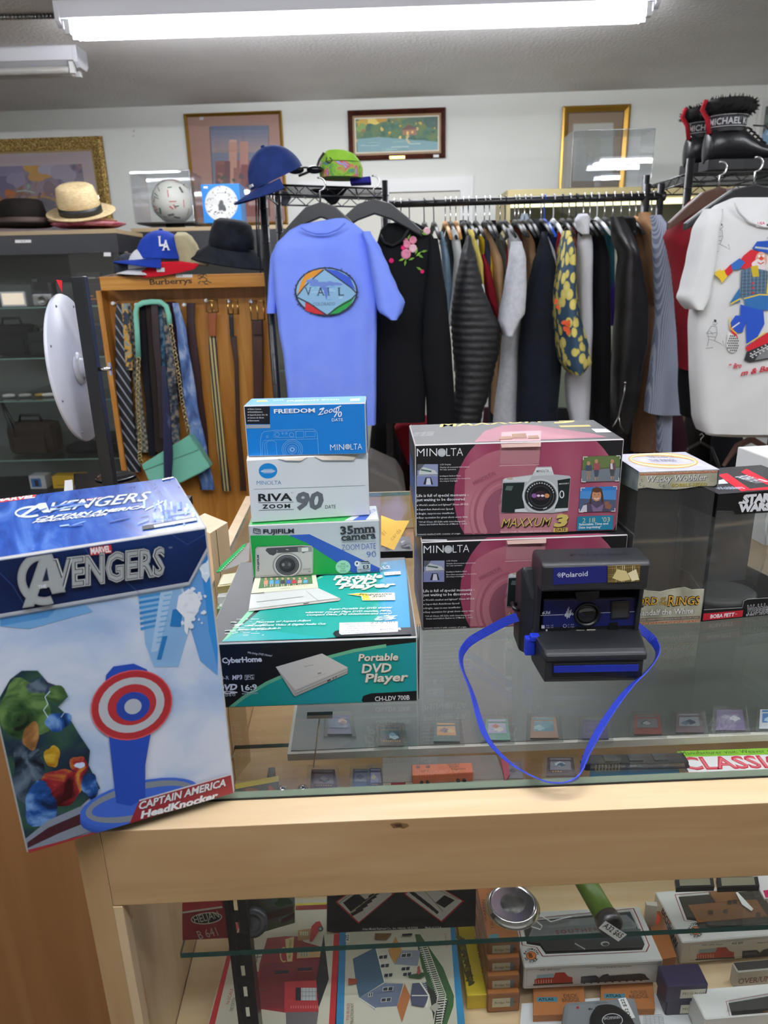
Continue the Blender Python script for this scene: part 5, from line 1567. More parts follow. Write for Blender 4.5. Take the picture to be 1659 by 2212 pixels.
mb = MB(); o0 = oz(470, 1235, T0 + 0.032); fn = Vector((-0.1, -0.35, 1)).normalized(); q = [opl(x, y, o0, fn) for x, y in zq]
mb.prism(q, fn * 0.0015); zb = tag(mb.build('zip_bag', pane_mat('bag_film', 'eef2f2', 0.12, 0.1, 0.3)), 'clear zip bag with a green top band beside the camera box stack', 'bag')
g = [opl(x, y, o0, fn) for x, y in vw(ZS, [(320, 1165), (300, 1170), (130, 1330), (95, 1380), (130, 1372), (300, 1200)])]
mb = MB(); mb.prism([v + fn * 0.0018 for v in g], fn * 0.0008); mb.build('green_band', mt('1d9a4e', 0.4), zb)
mb = MB()
for k in range(16):
 v = g[5].lerp(g[4], k / 15) + fn * 0.003; mb.obox(v, 0.002, 0.0012, 0.0008)
tag(mb.build('zip_teeth', mt('d9efe0', 0.4), zb), kind='stuff')
# wooden pedestal
t1, t2, t3 = oz(453, 1152, 1.05), oz(492, 1128, 1.05), oz(442, 1108, 1.05)
v4 = t3 + (t1 - t2)
r = thing('wooden_pedestal', 'pale wooden display pedestal turned cornerwise behind the blue toy box', 'pedestal', (t1 + t3).xy.to_3d() / 2)
mb = MB(); mb.prism([t1, t2, t3, v4], (0, 0, -1.0495)); mb.build('column', MAPLEZ, r, bevel=0.001)
sm = t1.lerp(t2, 0.33); mb = MB(); mb.obox(sm + Vector((0, 0, -0.045)), 0.001, 0.001, 0.088); mb.build('seam', mt('5a4630', 0.7), r)

# ================================================================== inside the showcase
C1 = (480, 1480, .36166); C2 = (1060, 1400, .36106); L1 = (300, 1880, .27728); L2 = (680, 1880, .27728); L3 = (1040, 1880, .37312)
SHZ, RIZ, DKZ = SH + 0.0004, RZ + 0.0012, DK + 0.0005


def card(label, vwp, x, y, w, h, z, cc, art, dots, sk=0.0):
 """collector card in a clear rigid sleeve; x, y, w, h: as seen in crop vwp"""
 k = h * 0.16
 qd = vw(vwp, [(x - w / 2 + k * 0.2 - sk, y - h / 2), (x + w / 2 - k - sk, y - h / 2), (x + w / 2 + sk, y + h / 2), (x - w / 2 - k * 0.2 + sk, y + h / 2)])
 r, F, q = lay('trading_card', label, 'card', qd, z, 0.003, PLAST, 'collector cards in rigid sleeves', part='sleeve')
 c = sum(q, Vector()) / 4
 mb = MB(); mb.prism([v.lerp(c, 0.24) + Vector((0, 0, -0.0022)) for v in q], (0, 0, 0.0009)); cd_ = mb.build('card', mt(cc, 0.3), r)
 inn = [v.lerp(c, 0.24) + Vector((0, 0, -0.0010)) for v in q]
 B = lambda s, t: inn[3].lerp(inn[2], s).lerp(inn[0].lerp(inn[1], s), t)
 mb = MB(); mb.add([B(.12, .3), B(.88, .3), B(.88, .78), B(.12, .78)], [(0, 1, 2, 3)], 0)
 ms = [mt(art[0], 0.25)]
 for i, col in enumerate(art[1:]):
  ms.append(mt(col, 0.25)); s0, t0 = random.uniform(.3, .7), random.uniform(.42, .66)
  rr = 0.20 - i * 0.05
  mb.add([B(s0 + rr * (1 + .3 * math.sin(3 * j + i)) * math.cos(j * .524), t0 + rr * .6 * (1 + .3 * math.cos(2 * j)) * math.sin(j * .524)) + Vector((0, 0, .00006 * (i + 1))) for j in range(12)], [tuple(range(12))], i + 1)
 for j in range(dots):
  ms.append(mt('d9a83c', 0.3)) if j == 0 else None
  s0 = .2 + j * .09; mb.add([B(s0, .2), B(s0 + .05, .2), B(s0 + .05, .25), B(s0, .25)], [(0, 1, 2, 3)], len(ms) - 1)
 mb.add([B(.1, .86), B(.9, .86), B(.9, .95), B(.1, .95)], [(0, 1, 2, 3)], 0)
 mb.build('picture', ms, cd_)


card('violet and blue card at the left end of the rear row under the glass', C1, 705, 230, 190, 150, RIZ, '5a3f8e', ('46589a', 'c98a6a', 'a04a6a'), 0)
card('brown card with a pale blue picture, second in the rear row', C1, 1012, 300, 200, 150, RIZ, '4a3a34', ('2a4658', 'c9e2ec', '7fb4cc'), 8)
card('green card with an orange fiery picture, third in the rear row', C1, 1345, 275, 205, 150, RIZ, '1d4f48', ('e0963c', '7a2a1c', 'f0c86a'), 0)
card('green card with a round white picture, inside the strap loop', C2, 45, 482, 200, 165, RIZ, '4a9a86', ('b9b4dc', 'e6e0d8', 'c9522c'), 0)
card('orange card with a teal picture, inside the strap loop', C2, 325, 470, 220, 165, RIZ, '9a6a44', ('2f8a9e', '8ccfd8', '4aa9b8'), 0)
card('plain purple card beside the strap', C2, 630, 480, 210, 150, RIZ, '3d3468', ('4a3f7a', '5a4a86'), 0)
card('red-bordered card with a grey picture under the glass', C2, 945, 452, 220, 150, RIZ, '7a3a30', ('6a6e72', '3a3c40', '9aa0a4'), 0)
card('grey card with a dark dragon-like shape, right of the red-bordered one', C2, 1195, 442, 220, 150, RIZ, '6a5a5e', ('8a9298', '3a4a5a', '5a6a78'), 0)
card('lilac card at the right of the rear row', C2, 1440, 425, 230, 160, RIZ, '7a6a90', ('8a86a0', 'c9ccd4', 'a9a4b8'), 0)
card('blue and white card cut by the right edge', C2, 1680, 420, 180, 150, RIZ, 'd4d8de', ('3a7ab8', 'b9d4ea'), 0)
card('brown card with seven gold dots near the front glass edge', C1, 612, 562, 215, 165, SHZ, '5a3c4a', ('a08a94', '4a3a44', 'c9b4ac'), 7)
card('dull blue card partly hidden by its neighbour near the front', C1, 840, 552, 160, 150, SHZ, '4a5a80', ('8a96a8', '5a6a88'), 0)
card('blue card with a pale figure and gold dots, left of the long grey carton', C1, 925, 555, 120, 170, SHZ + 0.0035, '2f3c6a', ('a9a4d8', 'e6dca0', 'c9c4e4'), 5)
card('grey card just right of the maroon carton end', C2, 140, 725, 150, 130, SHZ, '6d6470', ('8a8690', '5c5a66'), 0)
card('dark card with two pale shapes, inside the tip of the strap loop', C2, 425, 705, 230, 145, SHZ, '4a3c40', ('8f8d94', 'c9d0d8', '4a6a80'), 4)
# long grey carton holding an orange wagon
r, F, q = lay('wagon_carton', 'long grey-brown carton with an orange model wagon on it under the glass', 'model train box', vw(C1, [(955, 432), (1640, 415), (1690, 560), (958, 582)]), SHZ, 0.030, mt('6a625a', 0.5), bevel=0.0008)
fr_ = Face(q[3] - Vector((0, 0, 0.03)), (q[2] - q[3]).normalized(), Z3); W = (q[2] - q[3]).length
p = fclip(Print(fr_, C1), W, 0.03, 0.0004); p.uvpoly([(0, 0.03), (W, 0.03), (W, 0), (0, 0)], 'c9c4b8'); p.poly([(1008, 575), (1095, 572), (1095, 680), (1008, 680)], '9a1f30'); p.ring(1055, 650, 56, 40, 6, '33302c'); p.text('ROY-ROY', 1010, 640, 1100, 637, 16, '33302c')
p.text('the FINEST in', 1140, 628, 1312, 622, 18, '3a3835', 0.0); p.text('* QUALITY', 1350, 624, 1476, 619, 20, '3a3835', 0.0); p.build('printed_front', r)
mb = MB(); e0 = [oz(*k, SHZ + 0.03) for k in vw(C2, [(62, 680), (105, 670), (112, 770), (85, 815)])]; mb.prism([v + Vector((0, 0, 0.0004)) for v in e0], (0, 0, 0.003)); mb.build('maroon_end', mt('8a1c38', 0.5), r)
wq = vw(C1, [(1130, 475), (1490, 462), (1500, 520), (1135, 540)])
r, F, q = lay('model_wagon', 'orange model railway wagon with small black lettering under the glass', 'model train', wq, SHZ + 0.0306, 0.012, mt('b45a30', 0.45), bevel=0.0012)
p = Print(F, C1); p.text('Western', 1345, 482, 1418, 478, 12, '2a1a14', 0.0); p.text('Fruit', 1360, 495, 1415, 491, 12, '2a1a14', 0.0); p.text('Express', 1370, 508, 1455, 503, 12, '2a1a14', 0.0); p.ell(1168, 490, 13, 9, '6a3220'); p.ell(1228, 488, 13, 9, '6a3220'); p.text('MT 5', 1190, 522, 1235, 519, 10, '2a1a14'); p.build('lettering', r)
mb = MB()
for s in (0.15, 0.25, 0.75, 0.85):
 c0 = q[3].lerp(q[2], s) - Vector((0, 0.0005, 0.0095)); mb.tube([c0, c0 + Vector((0, -0.002, 0))], 0.0022, 10)
mb.build('wheels', BLACK, r)
# blue tray with black locomotive under a clear lid
r, F, q = lay('locomotive_box', 'clear-lidded box with a black locomotive on a blue tray', 'model train box', vw(C2, [(600, 690), (1110, 680), (1150, 800), (590, 812)]), SHZ, 0.006, mt('1f86b4', 0.4), part='tray')
q2 = [v + Vector((0, 0, 0.022)) for v in q]; c = sum(q, Vector()) / 4
mb = MB(); mb.prism([v + (v - c) * 0.02 for v in q2], (0, 0, -0.022)); mb.build('clear_lid', ACRYL, r)
mb = MB()
for s in (0.03, 0.09):
 e0, e1 = q2[3].lerp(q2[0], s), q2[2].lerp(q2[1], s); mb.tube([e0, e1], 0.0012, 6)
mb.build('lid_ribs', ACRYL, r)
lm = thing('model_locomotive', 'black model locomotive lying on the blue tray in its clear box', 'model train', c)
u = (q[2] - q[3]).normalized(); R3 = Matrix.Rotation(math.atan2(u.y, u.x), 3, 'Z'); c1 = c + Vector((0, 0.004, 0.0066))
mb = MB(); mb.obox(c1 + Vector((0, 0, 0.006)), 0.125, 0.018, 0.010, R3); mb.obox(c1 + Vector((0, 0, 0.0025)), 0.13, 0.015, 0.004, R3); mb.build('hull', mt('1d1f22', 0.4), lm, bevel=0.0015)
for s in (-0.03, 0.0, 0.03):
 mb = MB(); mb.obox(c1 + u * s + Vector((0, 0, 0.0118)), 0.016, 0.012, 0.0015, R3); mb.build('roof_hatch', mt('33363a', 0.4), lm)
mb = MB()
for k in range(8):
 mb.obox(c1 - u * (0.05 - k * 0.004) + Vector((0, -0.0095, 0.005)), 0.0015, 0.001, 0.009, R3)
mb.build('grille_bars', mt('8a7a5a', 0.4), lm)
# magazine
r, F, q = lay('magazine', 'hobby magazine with a lime band and big red title at the right edge', 'magazine', vw(C2, [(1115, 618), (2050, 584), (2150, 830), (1250, 856)]), SHZ, 0.006, mt('e9eaea', 0.35), part='cover')
p = Print(F, C2); p.poly([(1112, 618), (1700, 598), (1700, 636), (1135, 652)], '84c02c'); p.text('Manufacturer visit: Weaver models', 1145, 640, 1790, 622, 19, '22331a', 0.0)
for t, x0, x1, y0, y1, h in (('CLASSIC', 1165, 1790, 728, 712, 66), ('TOY TRAINS', 1200, 2030, 818, 796, 66)):
 p.text(t, x0, y0, x1, y1, h, 'c2263c', 0.03); p.text(t, x0 + 4, y0 - 3, x1 - 4, y1 - 3, h - 8, 'd8707c', -0.012);
p.build('lettering', r)
r, F, q = lay('booklet', 'small booklet with a yellow band at the left end under the glass', 'booklet', vw(C1, [(78, 590), (335, 540), (345, 665), (60, 690)]), SHZ, 0.005, mt('3a3a3c', 0.4), part='cover')
p = Print(F, C1); p.poly([(76, 592), (335, 541), (338, 575), (80, 622)], 'c9b22c'); p.blob(180, 640, 34, '7a4a2c', sx=1.8, sy=.6); p.blob(290, 630, 22, '8a3a2c'); p.build('cover_print', r)
for x, y, lb in ((357, 628, 'chrome ball clip beside the yellow-banded booklet'), (480, 625, 'chrome ball clip left of the gold-dotted card')):
 c0 = oz(480 + x * .36166, 1480 + y * .36166, SHZ + 0.006); mb = MB(); mb.lathe([(0.004, -0.006), (0.006, -0.003), (0.0068, 0), (0.005, 0.004), (0.0001, 0.006)], c0, 16); tag(mb.build('ball_clip', CHROME), lb, 'clip')
mb = MB(); a, b = oz(691, 1545, 0.968), oz(677, 1657, SH + 0.002); mb.tube([a, b], 0.0009, 6); mb.build('hanger_rod', CHROME, sc)
mb = MB(); mb.obox(a + Vector((0, 0, 0.0)), 0.026, 0.006, 0.004); mb.build('rod_clip', CHROME, sc)

# ---- standing on the glass shelf, below the rail
FY = Face(cl(0, 0.050, 0), CU, Z3)


def stand(name, label, cat, quad, y, depth, mat, view, z=SHZ, group=None):
 """upright pack: quad of the front face as seen (top left, top right, bottom right, bottom left)"""
 F = Face(cl(0, y, 0), CU, Z3)
 qs = [F.px(*k) for k in vw(view, quad)]
 qs[2] = (qs[2][0], max(qs[2][1], z)); qs[3] = (qs[3][0], max(qs[3][1], z))
 c = F.at((qs[2][0] + qs[3][0]) / 2, z) + CN * depth / 2
 r = thing(name, label, cat, c, CA, group)
 mb = MB(); mb.prism([F.at(*k) for k in qs], CN * depth); mb.build('carton', mat, r, bevel=0.0006)
 return r, F


r, F = stand('kit_box', 'small red kit box with an oval badge standing on the glass shelf', 'model kit box', [(335, 60), (690, 40), (700, 552), (345, 592)], 0.045, 0.03, mt('941c2a', 0.4), L1)
p = Print(F, L1); p.poly([(335, 160), (650, 130), (650, 285), (340, 318)], 'b83238'); p.line([(340, 328), (650, 284)], 14, 'dcd4c8'); p.ell(527, 372, 122, 46, 'd4cdbd', rot=-6); p.ell(527, 372, 114, 38, '15120f', rot=-6)
p.text('HELJAN', 440, 412, 634, 366, 56, 'd4cdbd', 0.0, 0.1); p.text('B 641', 474, 536, 622, 504, 66, 'c9b4b0', -0.005); p.build('lettering', r)
r, F = stand('kit_box', 'small kit box with a yellow N panel and a country station picture', 'model kit box', [(772, 60), (1220, 40), (1215, 412), (800, 520)], 0.075, 0.02, mt('caa62c', 0.4), L1)
p = Print(F, L1); p.poly([(858, 100), (1215, 90), (1215, 408), (940, 488), (860, 470)], '7d8a86'); p.poly([(858, 330), (950, 300), (1215, 250), (1215, 330), (860, 380)], '8a8a4a'); p.poly([(858, 470), (1215, 360), (1215, 408), (940, 488)], '4d5a3c')
p.poly([(960, 320), (1000, 300), (1190, 255), (1205, 270), (1200, 330), (960, 400)], '5e3e36'); p.poly([(940, 320), (1010, 292), (1200, 246), (1208, 272), (1000, 328)], '6d7270'); p.blob(1125, 245, 50, '3a5a2c', sx=1.2, sy=.7); p.poly([(1110, 380), (1212, 325), (1212, 370), (1110, 415)], '4a1c22'); p.poly([(880, 430), (1080, 370), (1090, 395), (890, 470)], '6d6258'); p.poly([(960, 395), (1000, 385), (1000, 408), (962, 416)], 'c9962c')
p.text('N', 778, 450, 832, 445, 120, '2a1c10', 0.03); p.build('picture', r)
r, F = stand('track_pack', 'black pack with crossing track pieces in white red-edged windows', 'model train box', [(95, 40), (1260, 0), (1252, 485), (92, 492)], 0.045, 0.012, mt('0f1012', 0.28), L2)
p = Print(F, L2)
for pts in ([(160, 245), (420, 60), (620, 180), (340, 415)], [(690, 180), (860, 60), (1165, 238), (990, 405)]):
 cx, cy = sum(k[0] for k in pts) / 4, sum(k[1] for k in pts) / 4
 p.poly(pts, 'b3262e'); p.poly([(cx + (x - cx) * .93, cy + (y - cy) * .93) for x, y in pts], 'd9d6cc')
for k in range(6):
 p.line([(285 + k * 34, 345 - k * 34), (375 + k * 34, 298 - k * 34)], 26, '1b1b1e'); p.line([(960 - k * 36, 332 - k * 28), (880 - k * 36, 262 - k * 28)], 24, '1b1b1e')
p.poly([(220, 250), (330, 170), (400, 230), (280, 320)], '1b1b1e'); p.poly([(940, 250), (1010, 190), (1090, 230), (1010, 290)], '1b1b1e')
for o in (0, 24):
 p.line([(180 + o * 4, 258 + o * 3), (400 + o * 4, 90 + o * 3)], 6, 'a99a7a'); p.line([(830 + o * 6, 130 + o), (1000 + o * 5, 320 - o * 4)], 6, 'a99a7a')
p.text('Atlas Model Railroad Co., Inc. Hillside, NJ 07205', 370, 462, 802, 452, 16, 'dcdcdc', 0.01); p.text('Made in U.S.A.', 860, 450, 988, 447, 16, 'dcdcdc', 0.01)
p.poly([(92, 470), (160, 488), (200, 492), (92, 494)], 'b9a88a'); p.build('printed_front', r)
c0 = oz(543, 2030, SHZ + 0.008); mb = MB(); M3 = Matrix.Rotation(RAD(-62), 3, 'X').inverted()
mb.lathe([(0.012, -0.012), (0.0135, -0.003), (0.0125, 0.001), (0.008, 0.0015), (0.007, 0.0005), (0.004, 0.001), (0.0001, 0.0016)], c0 + Vector((0, 0.012, 0.006)), 24, M3); tag(mb.build('round_tin', mt('4a4d50', 0.3, 0.5)), 'small dark round tin beside the slotted upright', 'tin')
# silver pocket watch
c0 = oz(1107, 1957, SHZ + 0.004); r = thing('pocket_watch', 'round silver watch case lying on the glass shelf', 'watch', Vector((c0.x, c0.y, SHZ)))
mb = MB(); mb.lathe([(0.020, 0), (0.0255, 0.001), (0.0265, 0.003), (0.0245, 0.005), (0.0235, 0.0075), (0.0215, 0.0085), (0.0205, 0.007)], Vector((c0.x, c0.y, SHZ + 0.0002)), 40); mb.build('case_rim', CHROME, r)
mb = MB(); mb.lathe([(0.0206, 0), (0.0206, 0.0065), (0.0001, 0.0072)], Vector((c0.x, c0.y, SHZ + 0.0004)), 36); mb.build('lid', ramp_mat('tarnished_silver', [(0.35, '2c2c2e'), (0.65, '6d6c6a')], (1, 1, 1), 'noise', 60, 4, 0.35, 0.4), r)
# green handle with a price tag on its end
e1, e0 = oz(1322, 2003, SHZ + 0.0125), oz(1262, 1900, SHZ + 0.0125)
r = thing('green_handle', 'olive green round handle with a price tag on its steel end', 'handle', Vector((e1.x, e1.y, SHZ)))
d_ = (e1 - e0).normalized(); mb = MB(); mb.tube([e0 - d_ * 0.06, e0, e1 - d_ * 0.004], 0.0105, 20); mb.build('shaft', mt('5c7a24', 0.35), r)
M3 = d_.to_track_quat('Z', 'Y').to_matrix()
mb = MB(); mb.lathe([(0.0118, -0.010), (0.0123, -0.002), (0.0115, 0.001), (0.009, 0.0012), (0.0085, 0.0), (0.0001, 0.0)], e1 - d_ * 0.001, 28, M3); mb.build('end_cap', mt('5a5a5c', 0.3, 0.8), r)
F = Face(e1 + d_ * 0.0005, d_.cross(Vector((0, 0, 1))).normalized() * -1, Vector((0, 0, 1)).cross(d_).cross(d_) * -1 if False else (d_.cross(Vector((0, 0, 1))).cross(d_)).normalized())
F = Face(e1 + d_ * 0.0005, -F.u, F.v) if F.u.cross(F.v).dot(d_) < 0 else F
p = Print(F, L3, 0.0008); p.poly([(715, 288), (840, 368), (790, 408), (675, 330)], 'dfdfdc'); p.text('A32 $65', 698, 322, 800, 390, 26, '22221f', 0.02); p.build('price_tag', r)


# ---- lying on the lower deck
def deckbox(name, label, bl, br, tl, dep, cols, view, z=DKZ, cat='model train box', group=None):
 b3 = vw(view, [bl, br, tl, dep])
 return carton(name, label, cat, b3[0], b3[1], b3[2], b3[3], z, cols, group=group, rim=cols[0])


WB = 'dfe0dd'


def train_window_box(label, bl, br, tl, dep, win, view, side):
 r, f, d = deckbox('train_box', label, bl, br, tl, dep, [WB, WB, WB, 'd4d2c4' if side else WB, WB, WB], view, DKZ + (0.0145 if side else 0), group='white model train boxes')
 p = fclip(Print(f['top'], view, 0.0003), d['W'], d['D'], 0.001)
 cx, cy = sum(k[0] for k in win) / len(win), sum(k[1] for k in win) / len(win)
 p.poly([(cx + (x - cx) * 1.085, cy + (y - cy) * 1.14) for x, y in win], '8e3038'); p.poly([(cx + (x - cx) * 1.065, cy + (y - cy) * 1.11) for x, y in win], WB); p.poly(win, '1c1e20')
 p.build('window_border', r)
 mb = MB(); t = f['top']; w2 = [t.px(view[0] + x * view[2], view[1] + y * view[2]) for x, y in win]
 w2 = [(min(max(a, .002), d['W'] - .002), min(max(b, .002), d['D'] - .002)) for a, b in w2]
 mb.prism([t.at(a, b, 0.0045) for a, b in w2], (0, 0, 0.0006)); mb.build('window_film', PLAST, r)
 return r, f, d


win1 = [(235, 300), (860, 240), (885, 290), (945, 430), (930, 462), (372, 486), (340, 440), (262, 428)]
r, f, d = train_window_box('white window box with a grey freight car inside, nearest the watch', (240, 690), (1035, 650), (245, 560), (905, 207), win1, L3, True)
p = fclip(Print(f['top'], L3, 0.0012), d['W'], d['D'])
p.poly([(268, 400), (310, 300), (840, 262), (900, 320), (890, 352), (290, 412)], '9a9ea0'); p.poly([(268, 410), (300, 415), (920, 355), (925, 345), (880, 340)], '6a6e70'); p.poly([(300, 345), (860, 300), (880, 330), (290, 385)], '888c8e'); p.poly([(330, 430), (880, 380), (920, 420), (900, 455), (375, 478)], '0e0f11')
p.text('SOUTHERN', 432, 374, 720, 352, 20, '8e4a4c', 0.03, sp=1.4); p.ell(715, 430, 26, 14, 'c9cccf'); p.ell(718, 433, 18, 9, '2a2c2e'); p.line([(540, 428), (600, 462)], 8, 'b9bcbf')
p.build('freight_car', r)
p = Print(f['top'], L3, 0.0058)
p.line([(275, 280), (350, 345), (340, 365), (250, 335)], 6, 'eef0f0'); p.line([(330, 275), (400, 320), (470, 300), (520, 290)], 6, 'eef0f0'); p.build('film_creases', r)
TOP1 = f['top']


def badge(p, x, y, s):
 p.ell(x, y, 48 * s, 46 * s, WB); p.ell(x, y, 30 * s, 26 * s, '2a1c14'); p.ell(x, y, 27 * s, 23 * s, 'c9702c'); p.text('B', x - 11 * s, y + 12 * s, x + 11 * s, y + 11 * s, 24 * s, '4a1c10', 0.04)
 for t, a0, a1, rr in (('BACHMANN', 200, 340, 36), ('HO SCALE', 150, 35, 36)):
  for k, ch in enumerate(t):
   if ch != ' ':
    q = RAD(a0 + (a1 - a0) * k / (len(t) - 1)); cx, cy = x + rr * s * math.cos(q) * 1.05, y + rr * s * math.sin(q)
    sg = 1 if a1 > a0 else -1
    tx, ty = -math.sin(q) * 6 * s * sg, math.cos(q) * 6 * s * sg
    ux, uy = ty * 2.2, -tx * 2.2
    p.text(ch, cx - tx - (ux * 0.4), cy - ty - uy * 0.4, cx + tx - ux * 0.4, cy + ty - uy * 0.4, 13 * s, '2a2a2a', 0.03, up=(ux, uy), res=1)


def trainprint(p, x0, y0, k, s1='EMD GP30 Diesel', s2="Texas 2-10-4 & 52' Coal Tender"):
 X = lambda x, y: (x0 + x * k, y0 + y * k - x * 0.05 * k)
 T = lambda t, x, y, w, h: p.text(t, *X(x, y), *X(x + w, y), h * k, '33322f', 0.0)
 T(s1, 70, 0, 120, 9); T(s2, 400, 2, 210, 9)
 p.poly([X(38, 75), X(38, 50), X(60, 42), X(150, 42), X(160, 15), X(215, 15), X(235, 40), X(262, 48), X(262, 78)], 'b3341f'); p.poly([X(48, 42), X(52, 24), X(155, 20), X(150, 42)], '9ab8c4')
 for i in range(7):
  p.rect(*X(45 + i * 15, 52), *X(49 + i * 15, 74), 'd9c4ae')
 p.poly([X(30, 84), X(265, 84), X(265, 76), X(30, 76)], '33251f')
 p.poly([X(310, 80), X(312, 45), X(400, 42), X(420, 58), X(440, 42), X(470, 36), X(480, 48), X(660, 44), X(690, 50), X(700, 66), X(720, 84), X(310, 84)], '22242c'); p.poly([X(320, 55), X(400, 52), X(400, 66), X(320, 68)], '3a4054')
 for i in range(9):
  p.ell(*X(330 + i * 42, 80), 9 * k, 8 * k, '15161a')


p = fclip(Print(f['top'], L3, 0.0006), d['W'], d['D']); badge(p, 288, 496, 1.0); p.build('round_badge', r)
p = fclip(Print(f['front'], L3), d['W'], d['H']); p.line([(262, 575), (1020, 540), (1022, 640), (262, 672), (262, 575)], 3, 'b9b9b2'); trainprint(p, 270, 585, 0.98); p.build('printed_front', r)
# boxes under it: two flat orange bridge boxes
for k, (lb, t1, t2, x0, x1, y0, y1) in enumerate((('orange bridge kit box below the nearest white train box, left one', 'DECK', 'BRIDGE', 300, 590, 640, 830), ('orange bridge kit box below the nearest white train box, right one', 'PLATE GIRDER', 'BRIDGE', 690, 990, 620, 800))):
 r, F, q = lay('bridge_kit_box', lb, 'model kit box', vw(L3, [(x0, y0), (x1, y0 - 10), (x1 + 15, y1), (x0, y1 + 10)]), DKZ, 0.0135, mt('a5652f', 0.55), 'orange bridge kit boxes', 0.0006)
 p = Print(F, L3); p.text(t1, x0 + 180, y0 + 100, x1 - 30, y0 + 96, 20, '3a1c10', 0.0); p.text(t2, x0 + 170, y0 + 124, x1 - 20, y0 + 120, 20, '3a1c10', 0.0); p.rect(x0 + 20, y0 + 95, x0 + 140, y0 + 122, '3f7f90'); p.text('ATLAS', x0 + 30, y0 + 116, x0 + 120, y0 + 114, 14, '15242a', 0.04); p.build('lettering', r)
win2 = [(1140, 155), (1700, 110), (1790, 330), (1310, 335), (1280, 300), (1190, 288)]
r, f, d = train_window_box('white window box with an orange-brown caboose inside, upper right', (1145, 545), (1760, 490), (1165, 418), (1700, 66), win2, L3, False)
cb = thing('model_caboose', 'orange-brown model caboose inside the upper right window box', 'model train', f['top'].at(d['W'] * 0.5, d['D'] * 0.5, 0.001), d['ang'])
t = f['top']
ax = t.px(*vw(L3, [(1290, 325)])[0]); W2 = d['W'] * 0.62


def chunk(x0, x1, y0, y1, z0, z1, mat, nm):
 mb = MB(); mb.prism([t.at(x0, y0, z0), t.at(x1, y0, z0), t.at(x1, y1, z0), t.at(x0, y1, z0)], (0, 0, z1 - z0)); return mb.build(nm, mat, cb, bevel=0.0006)


CABM = mt('9a5f26', 0.5)
b_ = chunk(ax[0] - 0.006, ax[0] + W2, ax[1] + 0.004, ax[1] + 0.028, 0.0008, 0.003, CABM, 'side_wall')
chunk(ax[0] + 0.028, ax[0] + 0.062, ax[1] + 0.028, ax[1] + 0.044, 0.0008, 0.0036, CABM, 'cupola'); chunk(ax[0] - 0.008, ax[0] + W2, ax[1] - 0.003, ax[1] + 0.0035, 0.0008, 0.0022, BLACK, 'underframe')
p = Print(t, L3, 0.0038)
for x, y in ((1325, 258), (1410, 252), (1435, 200), (1465, 196), (1600, 270)):
 p.rect(x - 13, y - 12, x + 13, y + 12, '3a2110')
p.text('UNION', 1545, 300, 1610, 296, 11, '8e2a1c', 0.0); p.build('windows', b_)
p = fclip(Print(t, L3, 0.0006), d['W'], d['D']); badge(p, 1240, 350, 1.0); p.build('round_badge', r)
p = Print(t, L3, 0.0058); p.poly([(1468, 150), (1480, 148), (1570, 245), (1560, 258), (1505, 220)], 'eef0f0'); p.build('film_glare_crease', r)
p = fclip(Print(f['front'], L3), d['W'], d['H']); p.line([(1205, 430), (1760, 380), (1760, 480), (1205, 520), (1205, 430)], 3, 'b9b9b2'); trainprint(p, 1210, 440, 0.96); p.rect(1440, 408, 1520, 430, 'eeeeea'); p.text('A32 $20', 1446, 427, 1512, 422, 13, '222222', 0.02); p.build('printed_front', r)
p = Print(f['left'], L3); p.clip = (0.001, 0.001, d['D'] - 0.001, d['H'] - 0.001); p.text('BACHMANN', 1042, 240, 1125, 450, 20, '3a3a3a', 0.03, up=(20, -6)); p.ell(1100, 285, 16, 26, 'b9703c'); p.build('printed_end', r)
win3 = [(1430, 770), (1750, 715), (1800, 940), (1480, 960)]
r, f, d = train_window_box('white window box with a yellow-orange car inside, bottom right corner', (1270, 1010), (1860, 960), (1300, 860), (1700, 650), win3, L3, False)
p = fclip(Print(f['top'], L3, 0.0012), d['W'], d['D']); p.poly([(1490, 850), (1750, 800), (1800, 940), (1490, 960)], 'b9741f'); p.line([(1520, 850), (1800, 800)], 4, '8a5216'); p.line([(1515, 880), (1800, 832)], 3, '8a5216'); p.build('freight_car', r)
p = Print(f['left'], L3); p.clip = (0.001, 0.001, d['D'] - 0.001, d['H'] - 0.001); p.text('BACHMANN', 1335, 850, 1380, 1000, 20, '3a3a3a', 0.03, up=(20, -6)); p.build('printed_end', r)
# kit boxes at the left
r, F, q = lay('building_kit_box', 'large kit box picturing a red brick fire station, red bordered', 'model kit box', [(520, 1945), (742, 1940), (712, 2215), (446, 2225)], DKZ, 0.030, mt('c9c6b4', 0.45))
p = Print(F, L1);
p.poly([(690, 650), (800, 250), (830, 250), (735, 600), (590, 1210), (535, 1240)], 'b3262c'); p.poly([(1520, 500), (1545, 250), (1585, 250), (1565, 500), (1525, 1240), (1478, 1240)], 'b3262c'); p.poly([(1222, 278), (1600, 262), (1600, 300), (1222, 312)], '8a2a2c'); p.line([(1222, 268), (1600, 254)], 14, 'd6cc3a')
p.poly([(940, 730), (1000, 530), (1140, 515), (1230, 515), (1290, 560), (1430, 600), (1415, 690), (1380, 860), (1395, 920), (1400, 1110), (1140, 1110), (900, 1075)], '86232c')
p.poly([(960, 725), (1130, 720), (1405, 690), (1385, 855), (1140, 870), (1130, 1075), (900, 1075)], '722029'); p.poly([(1135, 870), (1385, 860), (1400, 1105), (1135, 1110)], 'a82e34'); p.poly([(1410, 690), (1440, 500), (1480, 850), (1400, 1075), (1382, 860)], '22232a')
for k in range(14):
 p.line([(955 - k * 3, 760 + k * 22), (1125, 752 + k * 22)], 2, '612028')
